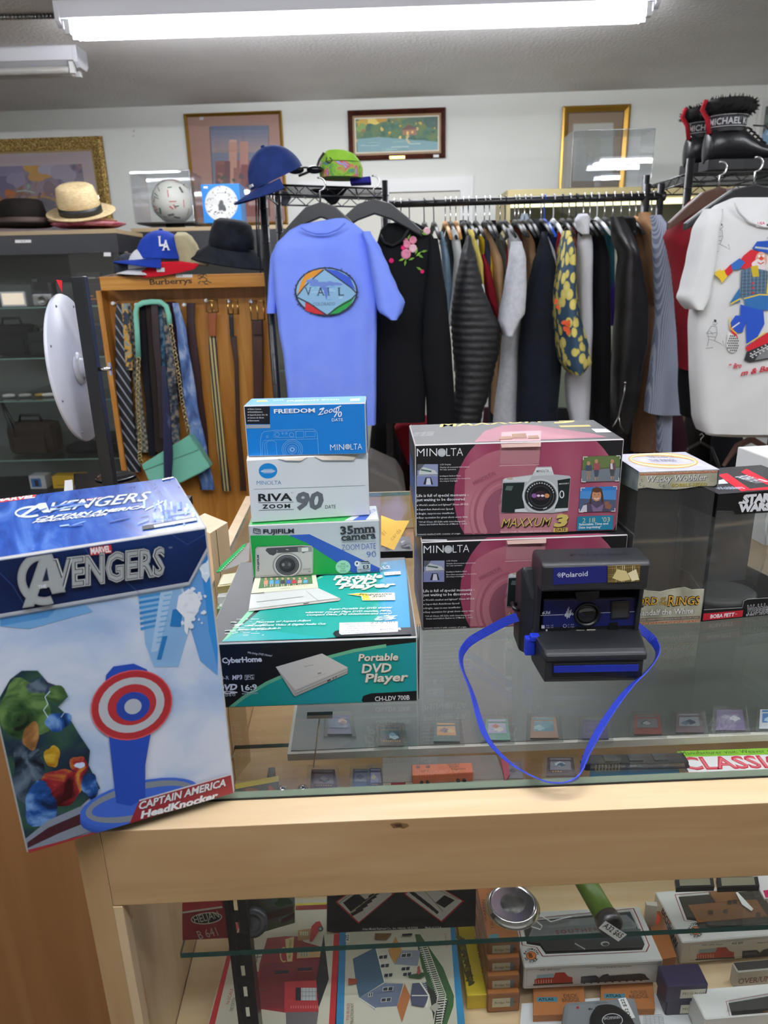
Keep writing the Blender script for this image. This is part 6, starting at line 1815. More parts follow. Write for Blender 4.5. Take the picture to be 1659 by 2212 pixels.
p.poly([(1110, 530), (1200, 515), (1215, 715), (1100, 720)], '9a2630'); p.poly([(1140, 540), (1210, 520), (1195, 712), (1155, 715)], 'd3c48a'); p.text('FIRE DEPARTMENT', 1182, 690, 1192, 540, 18, '33251a', 0.0, up=(-18, 0)); p.ring(1130, 660, 32, 60, 10, 'c9b97a', a0=60, a1=290)
p.poly([(1235, 625), (1420, 608), (1410, 680), (1230, 690)], 'c9a87a'); p.rect(1250, 628, 1325, 675, 'b9b49a'); p.poly([(1240, 470), (1345, 455), (1350, 540), (1238, 552)], 'b08a60'); p.rect(1256, 480, 1320, 512, 'd3cfae')
for k in range(3):
 p.line([(1270 + k * 20, 630), (1268 + k * 20, 675)], 3, '4a3a2a'); p.line([(1272 + k * 18, 480), (1272 + k * 18, 512)], 3, '4a3a2a')
p.poly([(1330, 560), (1345, 440), (1380, 405), (1410, 400), (1430, 440), (1395, 490), (1350, 560)], 'a52a30'); p.ell(1415, 460, 22, 20, '3a3d42'); p.ell(1415, 460, 11, 10, 'a9aeb0')
for x, y in ((1115, 798), (1295, 774)):
 p.poly([(x - 55, y - 10), (x + 55, y - 16), (x + 52, y + 10), (x - 58, y + 16)], '2c2430'); p.line([(x - 60, y + 20), (x + 55, y + 14)], 5, 'a5444a')
p.rect(1222, 918, 1262, 1018, '24262c'); p.rect(1264, 920, 1384, 1018, 'b9bcc0')
for k in range(5):
 p.line([(1274 + k * 26, 920), (1274 + k * 26, 1018)], 3, '7a7d82')
p.line([(1264, 952), (1384, 952)], 3, '7a7d82'); p.line([(1264, 984), (1384, 984)], 3, '7a7d82')
for k in range(12):
 p.rect(1182 + k * 19, 1060, 1191 + k * 19, 1082, 'c96a68')
p.poly([(1145, 1112), (1400, 1108), (1380, 1240), (1150, 1240)], '6a6468')
for x, y in ((930, 810), (885, 1020)):
 p.poly([(x - 14, y - 14), (x + 14, y - 16), (x + 12, y + 14), (x - 14, y + 16)], 'a32a34')
for k in range(4):
 p.line([(840 + k * 30, 620 + k * 8), (825 + k * 30, 720 + k * 2)], 5, '4a464c'); p.line([(868 + k * 24, 915), (862 + k * 24, 972)], 4, '5a545a')
p.line([(840, 690), (960, 680)], 5, '4a464c'); p.line([(860, 945), (970, 935)], 5, '5a545a')
p.text('N-SCALE', 702, 1050, 738, 930, 26, 'a8343a', 0.0, up=(-22, -6)); p.text('FIRE STATION', 735, 1104, 760, 1000, 30, '33322f', 0.0, up=(-26, -6))
p.build('picture', r)
sf = Face(q[3] - Vector((0, 0, 0.03)), (q[0] - q[3]).normalized() * -1, Z3); sf = Face(q[0] - Vector((0, 0, 0.03)), (q[3] - q[0]).normalized(), Z3)
p = Print(sf); gg = glyphs('FIRE STATION KIT', 0.03); L_ = (q[3] - q[0]).length
p.put([(0.02 + x * 0.016, 0.009 + y * 0.016) for x, y in gg[0]], gg[1], '22221f'); p.build('spine_lettering', r)
r, F, q = lay('building_kit_box', 'large kit box picturing a white house with a blue roof, blue bordered', 'model kit box', [(741, 1945), (964, 1940), (1004, 2215), (727, 2222)], DKZ, 0.030, mt('c9c6b4', 0.45))
p = Print(F, L2)
p.poly([(205, 240), (250, 240), (225, 1240), (165, 1240)], '2f7fae'); p.poly([(1040, 240), (1070, 240), (1175, 1240), (1115, 1240)], '2f86b4')
p.poly([(820, 500), (1000, 760), (1085, 980), (1080, 1060), (1030, 1200), (930, 1200), (900, 1000), (860, 880), (780, 500)], '3a6138'); p.poly([(860, 880), (900, 1000), (940, 1190), (1000, 1190), (1040, 1020), (990, 1000)], '2c302c')
p.poly([(296, 692), (470, 602), (545, 870), (345, 998), (322, 885)], '4d6a82'); p.poly([(470, 602), (500, 620), (700, 740), (840, 770), (870, 870), (690, 880), (545, 872)], 'd0cfbe'); p.poly([(345, 998), (545, 880), (690, 885), (640, 1060), (480, 1070), (470, 1090)], '6f7a92'); p.poly([(640, 625), (825, 625), (800, 745), (620, 735)], '8790a0')
for k in range(14):
 p.line([(300 + k * 3.6, 700 + k * 21), (474 + k * 5.2, 612 + k * 19)], 2, '3c5468')
for k in range(9):
 p.line([(370 + k * 14, 1000 + k * 8), (680 - k * 4, 905 + k * 18)], 2, '5c667c')
p.poly([(575, 628), (630, 520), (680, 628), (620, 735)], 'b98a48'); p.poly([(640, 1065), (700, 885), (745, 985), (680, 1190)], 'a9683c'); p.line([(480, 620), (545, 875)], 10, 'dcdcd0'); p.line([(345, 998), (480, 1088)], 8, 'dcdcd0')
for x, y, w in ((535, 680, 70), (548, 748, 70), (575, 822, 70), (710, 772, 70), (722, 815, 70), (715, 668, 80), (572, 930, 80), (558, 1015, 80), (436, 976, 34)):
 p.poly([(x - w / 2, y - 14), (x + w / 2, y - 20), (x + w / 2 - 4, y + 12), (x - w / 2 - 4, y + 18)], 'd4d4ca'); p.poly([(x - w / 2 + 4, y - 10), (x - 3, y - 13), (x - 6, y + 12), (x - w / 2, y + 14)], '2a3440'); p.poly([(x + 3, y - 14), (x + w / 2 - 4, y - 17), (x + w / 2 - 8, y + 10), (x, y + 12)], '2a3440')
for k in range(26):
 x, y = 845 + k * 5.2 + (k > 12) * 8, 600 + k * 16
 p.line([(x - 30, y + 6), (x + 34, y - 4)], 7, 'dcdccf')
for k in range(10):
 p.line([(960 - k * 2, 1020 + k * 20), (1030 - k * 4, 1012 + k * 20)], 8, 'dcdccf')
for x in (0, 1):
 p.line([(835 + x * 40, 600), (960 + x * 60, 980), (925 + x * 60, 1210)], 7, 'd0d0c2')
p.poly([(745, 1000), (760, 890), (870, 880), (890, 990), (850, 1075), (755, 1060)], '4a4f66'); p.line([(820, 880), (890, 985), (870, 1075)], 12, 'dcdcd0'); p.line([(755, 985), (885, 985)], 8, 'dcdcd0')
for k in range(6):
 p.line([(828 + k * 9, 890 + k * 14), (862 + k * 4, 884 + k * 16)], 4, 'dcdcd0')
p.poly([(262, 850), (330, 855), (328, 890), (262, 902)], '9a4a30'); p.blob(800, 830, 40, '3a5a3a', sx=1.6, sy=.5); p.blob(810, 790, 20, 'a5504a', sx=.8, sy=1.4); p.poly([(895, 1075), (940, 1045), (985, 1060), (935, 1120)], 'a9a99c'); p.poly([(470, 500), (600, 500), (560, 550), (468, 545)], '7a5a34'); p.poly([(680, 505), (760, 500), (758, 515), (682, 520)], '2c2f36')
p.rect(240, 500, 275, 570, 'dcdcd6'); p.text('A32', 268, 560, 264, 510, 24, '222222', 0.02, up=(-24, 0)); p.text('TO BUILD', 268, 1180, 272, 1045, 22, 'a8503c', 0.0, up=(-22, 0)); p.text('CONSTRUCTION KIT', 300, 1280, 302, 1045, 22, '33322f', 0.0, up=(-22, 0)); p.text('HO SCALE', 1035, 610, 1022, 500, 14, 'a8503c', 0.0, up=(-14, 0))
p.build('picture', r)
sf = Face(q[2] - Vector((0, 0, 0.03)), (q[1] - q[2]).normalized(), Z3); p = Print(sf); gg = glyphs('TWO STORY HOUSE KIT', 0.02); p.put([(0.02 + x * 0.014, 0.010 + y * 0.014) for x, y in gg[0]], gg[1], '33322f'); p.build('spine_lettering', r)
r, F, q = lay('train_set_box', 'bright yellow flat box with black engine silhouettes', 'model train box', vw(L2, [(1085, 200), (1225, 190), (1358, 968), (1185, 978)]), DKZ, 0.020, mt('c9b31e', 0.45), bevel=0.0006)
p = Print(F, L2)
for k in range(14):
 p.blob(1130 + k * 7 + random.uniform(-8, 8), 530 + k * 27, 20, '4a4414' if k % 3 else '6a6418', sx=1.2); p.blob(1262 + k * 4, 530 + k * 20, 11, '33300f', sx=1.1)
p.line([(1105, 560), (1170, 800), (1215, 900)], 12, '4a4414'); p.line([(1160, 530), (1230, 860)], 10, '4a4414'); p.build('silhouettes', r)
# tower of orange bridge boxes
for k in range(4):
 y0 = (2110, 2086, 2062, 2030)[k]
 z0 = DKZ + 0.0005 + k * 0.0165
 r, f, d = carton('bridge_kit_box', ('lowest', 'second', 'third', 'topmost')[k] + ' of the orange bridge kit boxes stacked beside the yellow box', 'model kit box', (1052, 2188 - k * 38), (1122, 2184 - k * 38), (1050, 2150 - k * 38), 0.16, z0, ['8f5a2e', '8f5a2e', '8f5a2e', '8f5a2e', 'a5652f', '8f5a2e'], rim='7a4a26', group='orange bridge kit boxes', dh=0.0)
 p = fclip(Print(f['front']), d['W'], d['H'], 0.001); W, H = d['W'], d['H']; p.uvpoly([(W * .15, H * .3), (W * .8, H * .3), (W * .8, H * .8), (W * .15, H * .8)], 'b9b49a'); p.uvpoly([(W * .7, H * .3), (W * .8, H * .3), (W * .8, H * .8), (W * .7, H * .8)], '5a6a7a'); gg = glyphs('Bridge No. 8' + str(k)); p.put([(W * .22 + x * .0042, H * .5 + y * .0042) for x, y in gg[0]], gg[1], '33312a'); p.build('label', r)
p = fclip(Print(f['top'], L2), d['W'], d['D']); p.text('WARREN', 1345, 400, 1325, 230, 26, '3a1c10', 0.0, up=(-26, 0)); p.text('TRUSS BRIDGE', 1400, 460, 1362, 180, 26, '3a1c10', 0.0, up=(-26, 0)); p.poly([(1355, 505), (1430, 495), (1440, 575), (1365, 585)], '3f7f90'); p.poly([(1340, 595), (1405, 585), (1432, 715), (1378, 725)], 'dcdcd6'); p.text('A32 $10', 1408, 712, 1378, 602, 18, '222222', 0.02, up=(-18, 4)); p.build('top_lettering', r)
# papers, controller
r, F, q = lay('paper_sheets', 'loose white printed sheets under the grey throttle controller', 'paper', vw(L3, [(232, 772), (1140, 702), (1260, 990), (215, 1010)]), DKZ, 0.004, mt('dcdfe2', 0.6), part='sheets')
mb = MB(); q2 = [oz(*k, DKZ + 0.0046) for k in vw(L3, [(900, 735), (1165, 705), (1235, 990), (930, 1000)])]; mb.prism(q2, (0, 0, -0.0004)); mb.build('upper_sheet', mt('e6e8ea', 0.6), r)
p = Print(F, L3, 0.0008)
for k in range(8):
 p.line([(935, 845 + k * 9), (1045 + k * 2, 838 + k * 9)], 3, '9a9ca0')
for k in range(5):
 p.line([(950 + k * 25, 845), (955 + k * 25, 900)], 2, '9a9ca0')
p.build('printed_table', r)
r, F, q = lay('throttle_controller', 'grey throttle controller with a black dial lying on the papers', 'controller', vw(L3, [(480, 758), (890, 728), (960, 1010), (440, 1030)]), DKZ + 0.005, 0.022, mt('7d8286', 0.45), bevel=0.005)
p = Print(F, L3); p.ell(557, 796, 8, 8, 'a8202c'); p.ell(706, 800, 50, 22, '3a3d40', rot=-3)
for k in range(6):
 p.rect(672 + k * 13, 784, 677 + k * 13, 818, '17181a')
for s in (-1, 1):
 p.line([(706 + s * 62, 802 - s * 3), (706 + s * 84, 800 - s * 4)], 5, '22242a'); p.poly([(706 + s * 90, 800 - s * 4), (706 + s * 76, 792 - s * 4), (706 + s * 76, 810 - s * 4)], '22242a')
p.text('DIRECTION', 660, 776, 732, 770, 8, '33363a'); p.text('50', 704, 846, 732, 843, 16, '22242a', 0.01); p.text('40', 655, 866, 682, 862, 16, '22242a', 0.01); p.text('60', 775, 858, 802, 852, 16, '22242a', 0.01); p.poly([(790, 745), (835, 738), (890, 855), (840, 864)], 'e4e4e2'); p.text('A32 $22', 868, 852, 822, 746, 18, '222222', 0.02, up=(-18, 4)); p.build('markings', r)
dc = F.px(*vw(L3, [(760, 912)])[0]); mb = MB(); mb.lathe([(0.023, 0), (0.022, 0.004), (0.019, 0.006), (0.0001, 0.0062)], F.at(dc[0], dc[1], 0.0), 32); dl = mb.build('dial', mt('1a1b1e', 0.35), r)
p = Print(F, L3, 0.0066)
p.ring(755, 895, 60, 40, 4, 'c9ccd0'); p.text('BACHMANN', 708, 892, 800, 886, 16, 'c9ccd0', 0.0); p.build('dial_print', dl)
# purple boxes and packet at the right
for k, (lb, z0, y0, c) in enumerate((('lower purple track box with a white label, left of the white boxes', DKZ, 0, '241f3c'), ('upper purple track box with a white label, left of the white boxes', DKZ + 0.0255, -88, '2c2448'))):
 r, f, d = deckbox('track_box', lb, (1060, 770 + y0 + 88), (1300, 850 + y0 - 4), (1052, 660 + y0 + 100), (1330, 560 + y0 + 60), [c, c, c, c, '2a2344', c], L3, z0)
 p = fclip(Print(f['front']), d['W'], d['H'], 0.001); W, H = d['W'], d['H']; p.uvpoly([(W * .35, H * .25), (W * .95, H * .25), (W * .95, H * .75), (W * .35, H * .75)], 'c9c4b0'); gg = glyphs('PECO N GAUGE'); p.put([(W * .4 + x * .0045, H * .45 + y * .0045) for x, y in gg[0]], gg[1], '2a2a2a'); p.build('label', r)
r, f, d = deckbox('scale_kit_box', 'grey-white flat box lettered in maroon below the caboose box', (1465, 690), (1800, 660), (1455, 590), (1800, 500), ['b9b7b0', 'b9b7b0', 'b9b7b0', 'b9b7b0', '3a3a3c', 'b9b7b0'], L3)
p = fclip(Print(f['front'], L3), d['W'], d['H']); p.text('OVER/UNDER', 1485, 658, 1760, 632, 30, '7a2a30', 0.0, serif=True); p.build('lettering', r)
r, F, q = lay('orange_packet', 'orange and purple packet with a red round sticker between the white boxes', 'packet', vw(L3, [(960, 240), (1040, 235), (1130, 500), (1020, 520)]), DKZ, 0.02, mt('a5642a', 0.5))
p = Print(F, L3); p.ell(1008, 282, 26, 34, 'd8402c'); p.build('sticker', r)
r, F, q = lay('paper_envelope', 'small white folded paper behind the white train boxes', 'paper', vw(L3, [(950, 180), (1015, 182), (1020, 208), (955, 200)]), DKZ, 0.05, mt('d9d4c8', 0.6), part='sheet')
for k, (x0, x1, lb) in enumerate(((1120, 1340, 'framed dark picture lying far back on the shelf, left one'), (1360, 1600, 'framed dark picture lying far back on the shelf, right one'))):
 r, F, q = lay('dark_picture', lb, 'picture', vw(L3, [(x0, 40), (x1, 36), (x1 + 10, 92), (x0 + 8, 100)]), SHZ, 0.006, mt('1d1e20', 0.4)); mb = MB(); c = sum(q, Vector()) / 4; mb.prism([v.lerp(c, .2) + Vector((0, 0, .0003)) for v in q], (0, 0, .0004)); mb.build('print', mt('8a866e', 0.5), r)
r, F, q = lay('info_card', 'white and magenta card at the right edge on the glass shelf', 'card', vw(L3, [(1560, 20), (1760, 10), (1790, 150), (1640, 165)]), SHZ, 0.002, mt('e6e6e4', 0.5), part='sheet')
p = Print(F, L3); p.poly([(1630, 118), (1760, 100), (1780, 145), (1645, 160)], 'c2185a'); p.build('magenta_print', r)

# ================================================================== the far side of the shop
def fab(c, c2=None, sc=30, rough=0.85):
 return ramp_mat('cloth_' + c + (c2 or '') + str(sc), [(0.35, c), (0.65, c2 or c)], (1, 1, 1), 'noise', sc, 4, rough, bump=0.25, spec=0.2) if c2 else mt(c, rough, spec=0.2, bump=0.12, bscale=60.0)


def loft(rows, Y, dep, view=(0, 0, 1), ex=2.6, fold=0.0, nf=5, rip=0.0, per=12.0, steps=26, n=26, front=False, tw=0.0):
 """rows of (y, left, right) as seen, standing at distance Y, dep metres half-deep"""
 R = [(view[1] + y * view[2], view[0] + a * view[2], view[0] + b * view[2]) for y, a, b in rows]
 y0, y1 = R[0][0], R[-1][0]
 rings, ph = [], random.uniform(0, 6)
 for i in range(steps + 1):
  py = y0 + (y1 - y0) * i / steps
  for k in range(len(R) - 1):
   if R[k][0] <= py <= R[k + 1][0] + 1e-6:
    t = (py - R[k][0]) / max(1e-6, R[k + 1][0] - R[k][0]); t = t * t * (3 - 2 * t) * 0.5 + t * 0.5
    xa, xb = R[k][1] + (R[k + 1][1] - R[k][1]) * t, R[k][2] + (R[k + 1][2] - R[k][2]) * t
    break
  a, b = oy(xa, py, Y), oy(xb, py, Y)
  c, w = (a + b) / 2, (b - a) / 2
  e = min(1.0, 0.35 + i / steps * 5.0)
  d = dep * e
  s = 1.0 + rip * abs(math.sin(math.pi * (py - y0) / per))
  q = []
  for k in range(n):
   t = 2 * math.pi * k / n
   ct, st = math.cos(t), math.sin(t)
   x = math.copysign(abs(ct) ** (2 / ex), ct); y = math.copysign(abs(st) ** (2 / ex), st)
   f = 1 + fold * min(1, i / steps * 1.6) * math.sin(nf * t + ph + i * 0.06)
   q.append(c + w * x * s * (0.93 if rip else 1) + Vector((0, d * y * f * s, 0)) + Vector((0, dep if front else 0, 0)))
  rings.append(q)
 return rings


def drape(name, label, rows, Y, dep, mat, view=(0, 0, 1), cat='clothing', group=None, root=None, part='body', **kw):
 mb = MB(); mb.rings(loft(rows, Y, dep, view, **kw), smooth=True)
 o = mb.build(part if root else name, mat, root)
 return o if root else tag(o, label, cat, group)


V3 = (500, 280, .30139); V4 = (800, 380, .30139); V5 = (1159, 380, .30139); V2 = (0, 560, .38577); V1 = (0, 200, .36166); V6 = (1159, 180, .30139)
# ---- clothes rail
YB = 2.86
bl, br = oy(838, 441, YB), oy(1434, 424, YB - 0.03)
r = thing('clothes_rail', 'long black clothes rail on an upright, holding a crowd of hangers', 'clothes rack', Vector((br.x - 0.02, br.y, 0)))
mb = MB(); mb.tube([bl, br], 0.0135, 14); mb.tube([br - Vector((0.012, 0, 0)), br + Vector((0.004, 0, 0))], 0.016, 14); mb.build('rail', MBLACK, r)
for x in (1396, 1426):
 p0 = oy(x, 430, YB - 0.03); mb = MB(); mb.tube([Vector((p0.x, p0.y, 0)), p0 + Vector((0, 0, 0.05))], 0.013, 12); mb.build('upright', MBLACK, r)
p0 = Vector((bl.x - 0.004, bl.y, 0)); mb = MB(); mb.tube([p0, Vector((p0.x, p0.y, bl.z))], 0.013, 12); mb.build('upright', MBLACK, r)
mb = MB(); mb.tube([Vector((p0.x, p0.y, 0.03)), Vector((br.x, br.y, 0.03))], 0.013, 10); mb.build('foot_bar', MBLACK, r)


def hanger(mat, arm, label, group, loc, rz, w=0.2):
 h = thing('clothes_hanger', label, 'hanger', loc, rz, group)
 mb = MB(); pts = [(0, 0.018 * math.cos(RAD(q)), 0.0135 + 0.002 + 0.018 * math.sin(RAD(q)) - 0.018 + 0.0165) for q in range(200, -30, -23)]
 pts = [(0, 0.017 * math.cos(RAD(q)), 0.017 * math.sin(RAD(q))) for q in range(190, -61, -25)] + [(0, 0.004, -0.03), (0, 0, -0.045), (0, 0, -0.075)]
 mb.tube(pts, 0.0022, 6); mb.build('hook', mat, h, local=True)
 mb = MB(); mb.tube([(0, -w, -0.135), (0, -w * .5, -0.098), (0, 0, -0.074), (0, w * .5, -0.098), (0, w, -0.135)], [0.005, 0.008, 0.010, 0.008, 0.005], 8); mb.build('arms', arm, h, local=True)
 return h


DKW = mt('6a4a2c', 0.5); LTW = mt('c28a4a', 0.45); WPL = mt('e3e6e8', 0.4); BPL = mt('1c4fc0', 0.4)
HG = {}
xs = [(852, 'c'), (866, 't'), (884, 'k'), (916, 'k'), (937, 'k'), (962, 't'), (973, 'c'), (985, 't'), (1001, 'c'), (1012, 'c'), (1028, 'c'), (1047, 'c'), (1058, 'c'), (1081, 'c'), (1092, 'k'), (1113, 'c'), (1121, 'c'), (1134, 'c'), (1146, 'c'), (1170, 'c'), (1177, 'b'), (1197, 'w'), (1216, 'k'), (1231, 'c'), (1246, 'k'), (1262, 'c'), (1276, 'c'), (1292, 'w'), (1308, 'c'), (1326, 'c'), (1344, 'c'), (1362, 'c'), (1376, 't'), (1390, 't'), (1410, 'c')]
for i, (x, k) in enumerate(xs):
 t = (x - 838) / 596.0
 c = bl.lerp(br, t); c = Vector((oy(x, 441 - 17 * t, c.y).x, c.y, c.z + 0.001))
 if k not in HG:
  lb, gp, m1, m2 = {'c': ('silver hook hanger with dark arms on the clothes rail', 'silver hook hangers on the rail', CHROME, BLACK), 'k': ('black hook hanger on the clothes rail', 'black hangers on the rail', BLACK, BLACK), 'w': ('white plastic hanger on the clothes rail', 'white hangers on the rail', WPL, WPL), 't': ('silver hook hanger with light wooden arms on the clothes rail', 'wooden hangers on the rail', CHROME, LTW), 'b': ('bright blue plastic hanger on the clothes rail', 'blue hanger on the rail', BPL, BPL)}[k]
  HG[k] = hanger(m1, m2, lb, gp, c, random.uniform(-.04, .04))
 else:
  dup(HG[k], c, random.uniform(-.05, .05))
# ---- garments on the rail; the sleeves face the viewer
DEN = fab('7f9bb0', '94aec0', 40); NVY = fab('141a2c'); BLK = fab('101113'); GRY = fab('c3c6cd', 'd2d4da', 60)
HAWAII = ramp_mat('yellow_flower_cloth', [(0.0, 'e8dc8c'), (0.50, 'd8c860'), (0.58, '2f4a5e'), (1.0, '27425a')], (1, 1, 0.8), 'vor', 36, 2, 0.75)
HERR = ramp_mat('herringbone_tweed', [(0.4, '8088a0'), (0.6, 'b2bbcc')], (1, 0.2, .6), 'wave', 75, 1, 0.9, dist=1.5)
PAIS = ramp_mat('red_paisley_cloth', [(0.4, '8e2432'), (0.5, 'b98a72'), (0.6, '9a2c3a')], (1, 1, 1), 'noise', 50, 4, 0.8, dist=2)
LEATH = ramp_mat('black_leather', [(0.35, '0f1012'), (0.65, '1a1b1e')], (1, 1, 1), 'noise', 18, 5, 0.33, bump=0.8)
G = [
 ('jacket', 'pale denim jacket hanging at the left end of the rail', [(400, 493, 522), (600, 512, 566), (800, 528, 582), (1020, 545, 572)], 2.76, .05, DEN, V4),
 ('jacket', 'charcoal jacket sleeve right of the pale denim jacket', [(330, 545, 590), (500, 550, 605), (700, 575, 610), (800, 580, 600)], 2.92, .06, fab('2a2d30'), V4),
 ('sweater', 'off-white sweater sleeve left of the quilted black jacket', [(385, 578, 612), (440, 582, 640), (600, 600, 658), (800, 588, 632), (1075, 558, 574)], 2.70, .04, fab('cfd3d2'), V4),
 ('jacket', 'dark jacket pressed behind the off-white sleeve', [(320, 640, 690), (420, 640, 712), (700, 620, 690), (1400, 600, 690)], 2.95, .07, fab('1d2024'), V4),
 ('sweater', 'pale yellow sweater sleeve right of the quilted black jacket', [(385, 693, 735), (480, 715, 765), (640, 752, 806), (775, 788, 808)], 2.70, .04, fab('d9c66a'), V4),
 ('shirt', 'navy shirt with yellow stripes between yellow and tan garments', [(430, 770, 800), (470, 778, 845), (640, 800, 872), (900, 850, 880)], 2.80, .05, ramp_mat('navy_yellow_stripe', [(0.45, '1a2238'), (0.55, 'e0c020')], (1, 1, 1), 'wave', 7, 0, 0.8, const=True), V4),
 ('sweater', 'dark red sweater sleeve beside the quilted black jacket', [(560, 796, 815), (700, 804, 868), (850, 826, 897), (1035, 905, 920)], 2.71, .04, fab('7d1420'), V4),
 ('jacket', 'tan suede jacket right of the dark red sleeve', [(380, 788, 835), (480, 820, 890), (620, 862, 945), (720, 872, 950), (960, 898, 940), (1700, 870, 900)], 2.82, .06, fab('ab8a66', 'b99874', 20), V4),
 ('coat', 'long black garment pressed behind the tan jacket', [(320, 820, 900), (500, 840, 930), (1000, 850, 960), (1760, 850, 930)], 2.99, .06, fab('15161a'), V4),
 ('hoodie', 'grey-green hooded top right of the tan jacket', [(420, 900, 940), (500, 905, 975), (600, 925, 1000), (800, 930, 970)], 2.88, .05, fab('6a736c'), V4),
 ('shirt', 'bright red shirt peeping over the grey sweatshirt', [(435, 985, 1026), (500, 985, 1032), (600, 980, 1020), (700, 975, 1000)], 2.80, .03, fab('c81c24'), V4),
 ('jacket', 'rust brown jacket behind the grey sweatshirt', [(320, 1000, 1060), (420, 1040, 1100), (600, 1085, 1150), (1000, 1090, 1140)], 2.90, .06, fab('5a2a20', '6e3a2c', 30), V4),
 ('jacket', 'camel jacket right of the rust brown one', [(380, 1085, 1130), (500, 1110, 1175), (650, 1130, 1185), (800, 1125, 1160)], 2.80, .05, fab('a07e5e'), V4),
 ('jacket', 'washed grey denim jacket with a stand-up collar', [(270, 1085, 1125), (330, 1075, 1135), (450, 1120, 1190), (600, 1180, 1232), (700, 1190, 1215)], 2.95, .05, fab('8d9bab', 'a3b0be', 40), V4),
 ('hoodie', 'black hooded top behind the dark blazer', [(310, 1130, 1240), (420, 1140, 1265), (600, 1240, 1320), (770, 1280, 1340)], 2.86, .05, fab('1a1c22'), V4),
 ('shirt', 'navy and white shirt right of the black hooded top', [(370, 1250, 1330), (450, 1262, 1340), (620, 1300, 1345), (700, 1320, 1345)], 2.99, .04, fab('2f3a66'), V4),
 ('shirt', 'white shirt sleeve between navy shirt and red shirt', [(435, 1242, 1275), (560, 1285, 1320), (680, 1322, 1345), (760, 1325, 1340)], 2.75, .03, fab('d9dce2'), V4),
 ('shirt', 'purple shirt showing below the black hooded top', [(740, 1285, 1335), (860, 1300, 1335), (1000, 1305, 1330)], 2.80, .03, fab('4a1f86'), V4),
 ('shirt', 'plain red shirt left of the yellow flowered shirt', [(405, 1345, 1388), (550, 1335, 1385), (740, 1330, 1370), (1000, 1335, 1365)], 2.82, .04, fab('c01a20'), V4),
 ('shirt', 'red paisley shirt behind the yellow flowered shirt', [(340, 1418, 1452), (500, 1430, 1478), (900, 1440, 1480), (975, 1450, 1482)], 2.85, .04, PAIS, V4),
 ('shirt', 'dark wine shirt behind the red paisley one', [(340, 1440, 1495), (450, 1450, 1502), (800, 1455, 1500)], 2.95, .04, fab('4a101e'), V4),
 ('coat', 'long black coat right of the white hooded top', [(320, 362, 420), (420, 375, 470), (600, 385, 505), (1200, 385, 518), (1770, 382, 512)], 2.80, .07, BLK, V5),
 ('jacket', 'purple and teal jacket peeping between black coats', [(330, 450, 540), (420, 470, 545), (800, 500, 545), (1070, 510, 545)], 2.95, .05, ramp_mat('purple_teal', [(0.48, '0f5a66'), (0.52, '43208a')], (1, 1, 0.4), 'noise', 3, 2, 0.7), V5),
 ('coat', 'long brown wool coat below the camel one', [(330, 688, 740), (500, 690, 820), (800, 730, 870), (1200, 750, 868), (1500, 722, 862), (1750, 695, 885), (1968, 678, 868)], 2.775, .035, fab('5e4433', '6a4e3a', 40), V5),
 ('coat', 'camel coat sleeve left of the herringbone coat', [(262, 735, 815), (330, 738, 830), (450, 775, 866), (650, 805, 882), (920, 838, 872)], 2.72, .05, fab('a37a58', 'ae8662', 40), V5),
 ('coat', 'lower half of a second grey tweed coat under the herringbone sleeve', [(1500, 860, 960), (1700, 868, 962), (1975, 872, 955)], 2.60, .04, HERR, V5),
]
for nm, lb, rows, Y, dep, m, v in G:
 drape(nm, lb, rows, Y, dep, m, v, fold=0.06, group='garments on the clothes rail')
pj = drape('quilted_jacket', 'black quilted jacket with horizontal ribs in the middle left of the rail', [(430, 686, 718), (600, 640, 762), (780, 602, 802), (950, 576, 872), (1080, 570, 942), (1250, 582, 928), (1400, 602, 892), (1560, 600, 852), (1700, 582, 805), (1790, 572, 790)], 2.55, .07, mt('17181b', 0.55, bump=0.3, bscale=40.0), V4, rip=0.045, per=15.2, steps=110, ex=2.3, group='garments on the clothes rail')
gs = thing('sweatshirt', 'pale grey sweatshirt with a folded sleeve in the middle of the rail', 'clothing', oy(1110, 900, 2.62).xy.to_3d() + Vector((0, 0, 0.8)), 0, 'garments on the clothes rail')
drape('b', None, [(375, 962, 1015), (470, 985, 1085), (600, 990, 1108), (900, 970, 1080), (1300, 932, 1056), (1765, 880, 1048)], 2.73, .035, GRY, V4, root=gs, fold=.06)
drape('b', None, [(470, 1010, 1085), (600, 992, 1112), (800, 958, 1116), (980, 922, 1106), (1050, 916, 1062), (1142, 955, 1015)], 2.53, .045, GRY, V4, root=gs, part='sleeve', fold=.05)
bz = drape('blazer', 'wide dark navy blazer in the middle of the rail', [(400, 1232, 1258), (520, 1205, 1285), (640, 1165, 1322), (800, 1128, 1345), (1000, 1084, 1352), (1300, 1060, 1366), (1765, 1048, 1332)], 2.66, .06, fab('161922', '1a1e28', 60), V4, fold=.05, group='garments on the clothes rail')
fs = drape('flowered_shirt', 'yellow and blue flowered shirt right of the navy blazer', [(395, 1385, 1425), (600, 1362, 1440), (800, 1324, 1452), (1000, 1318, 1482), (1200, 1338, 1540), (1335, 1358, 1566), (1405, 1420, 1485)], 2.57, .10, HAWAII, V4, fold=.08, group='garments on the clothes rail')
F = Face(oy(1200, 700, 2.467), Vector((1, 0, 0)), Z3); p = Print(F, V4)
for x, y in ((1405, 1055), (1330, 900), (1410, 1105), (1345, 940)):
 p.blob(x, y, 26 if x > 1400 else 16, 'd2501e', 12, .5)
p.build('red_blossoms', fs)
wh = thing('hoodie', 'long white hooded top right of the flowered shirt', 'clothing', oy(1255, 900, 2.7).xy.to_3d() + Vector((0, 0, 0.8)), 0, 'garments on the clothes rail')
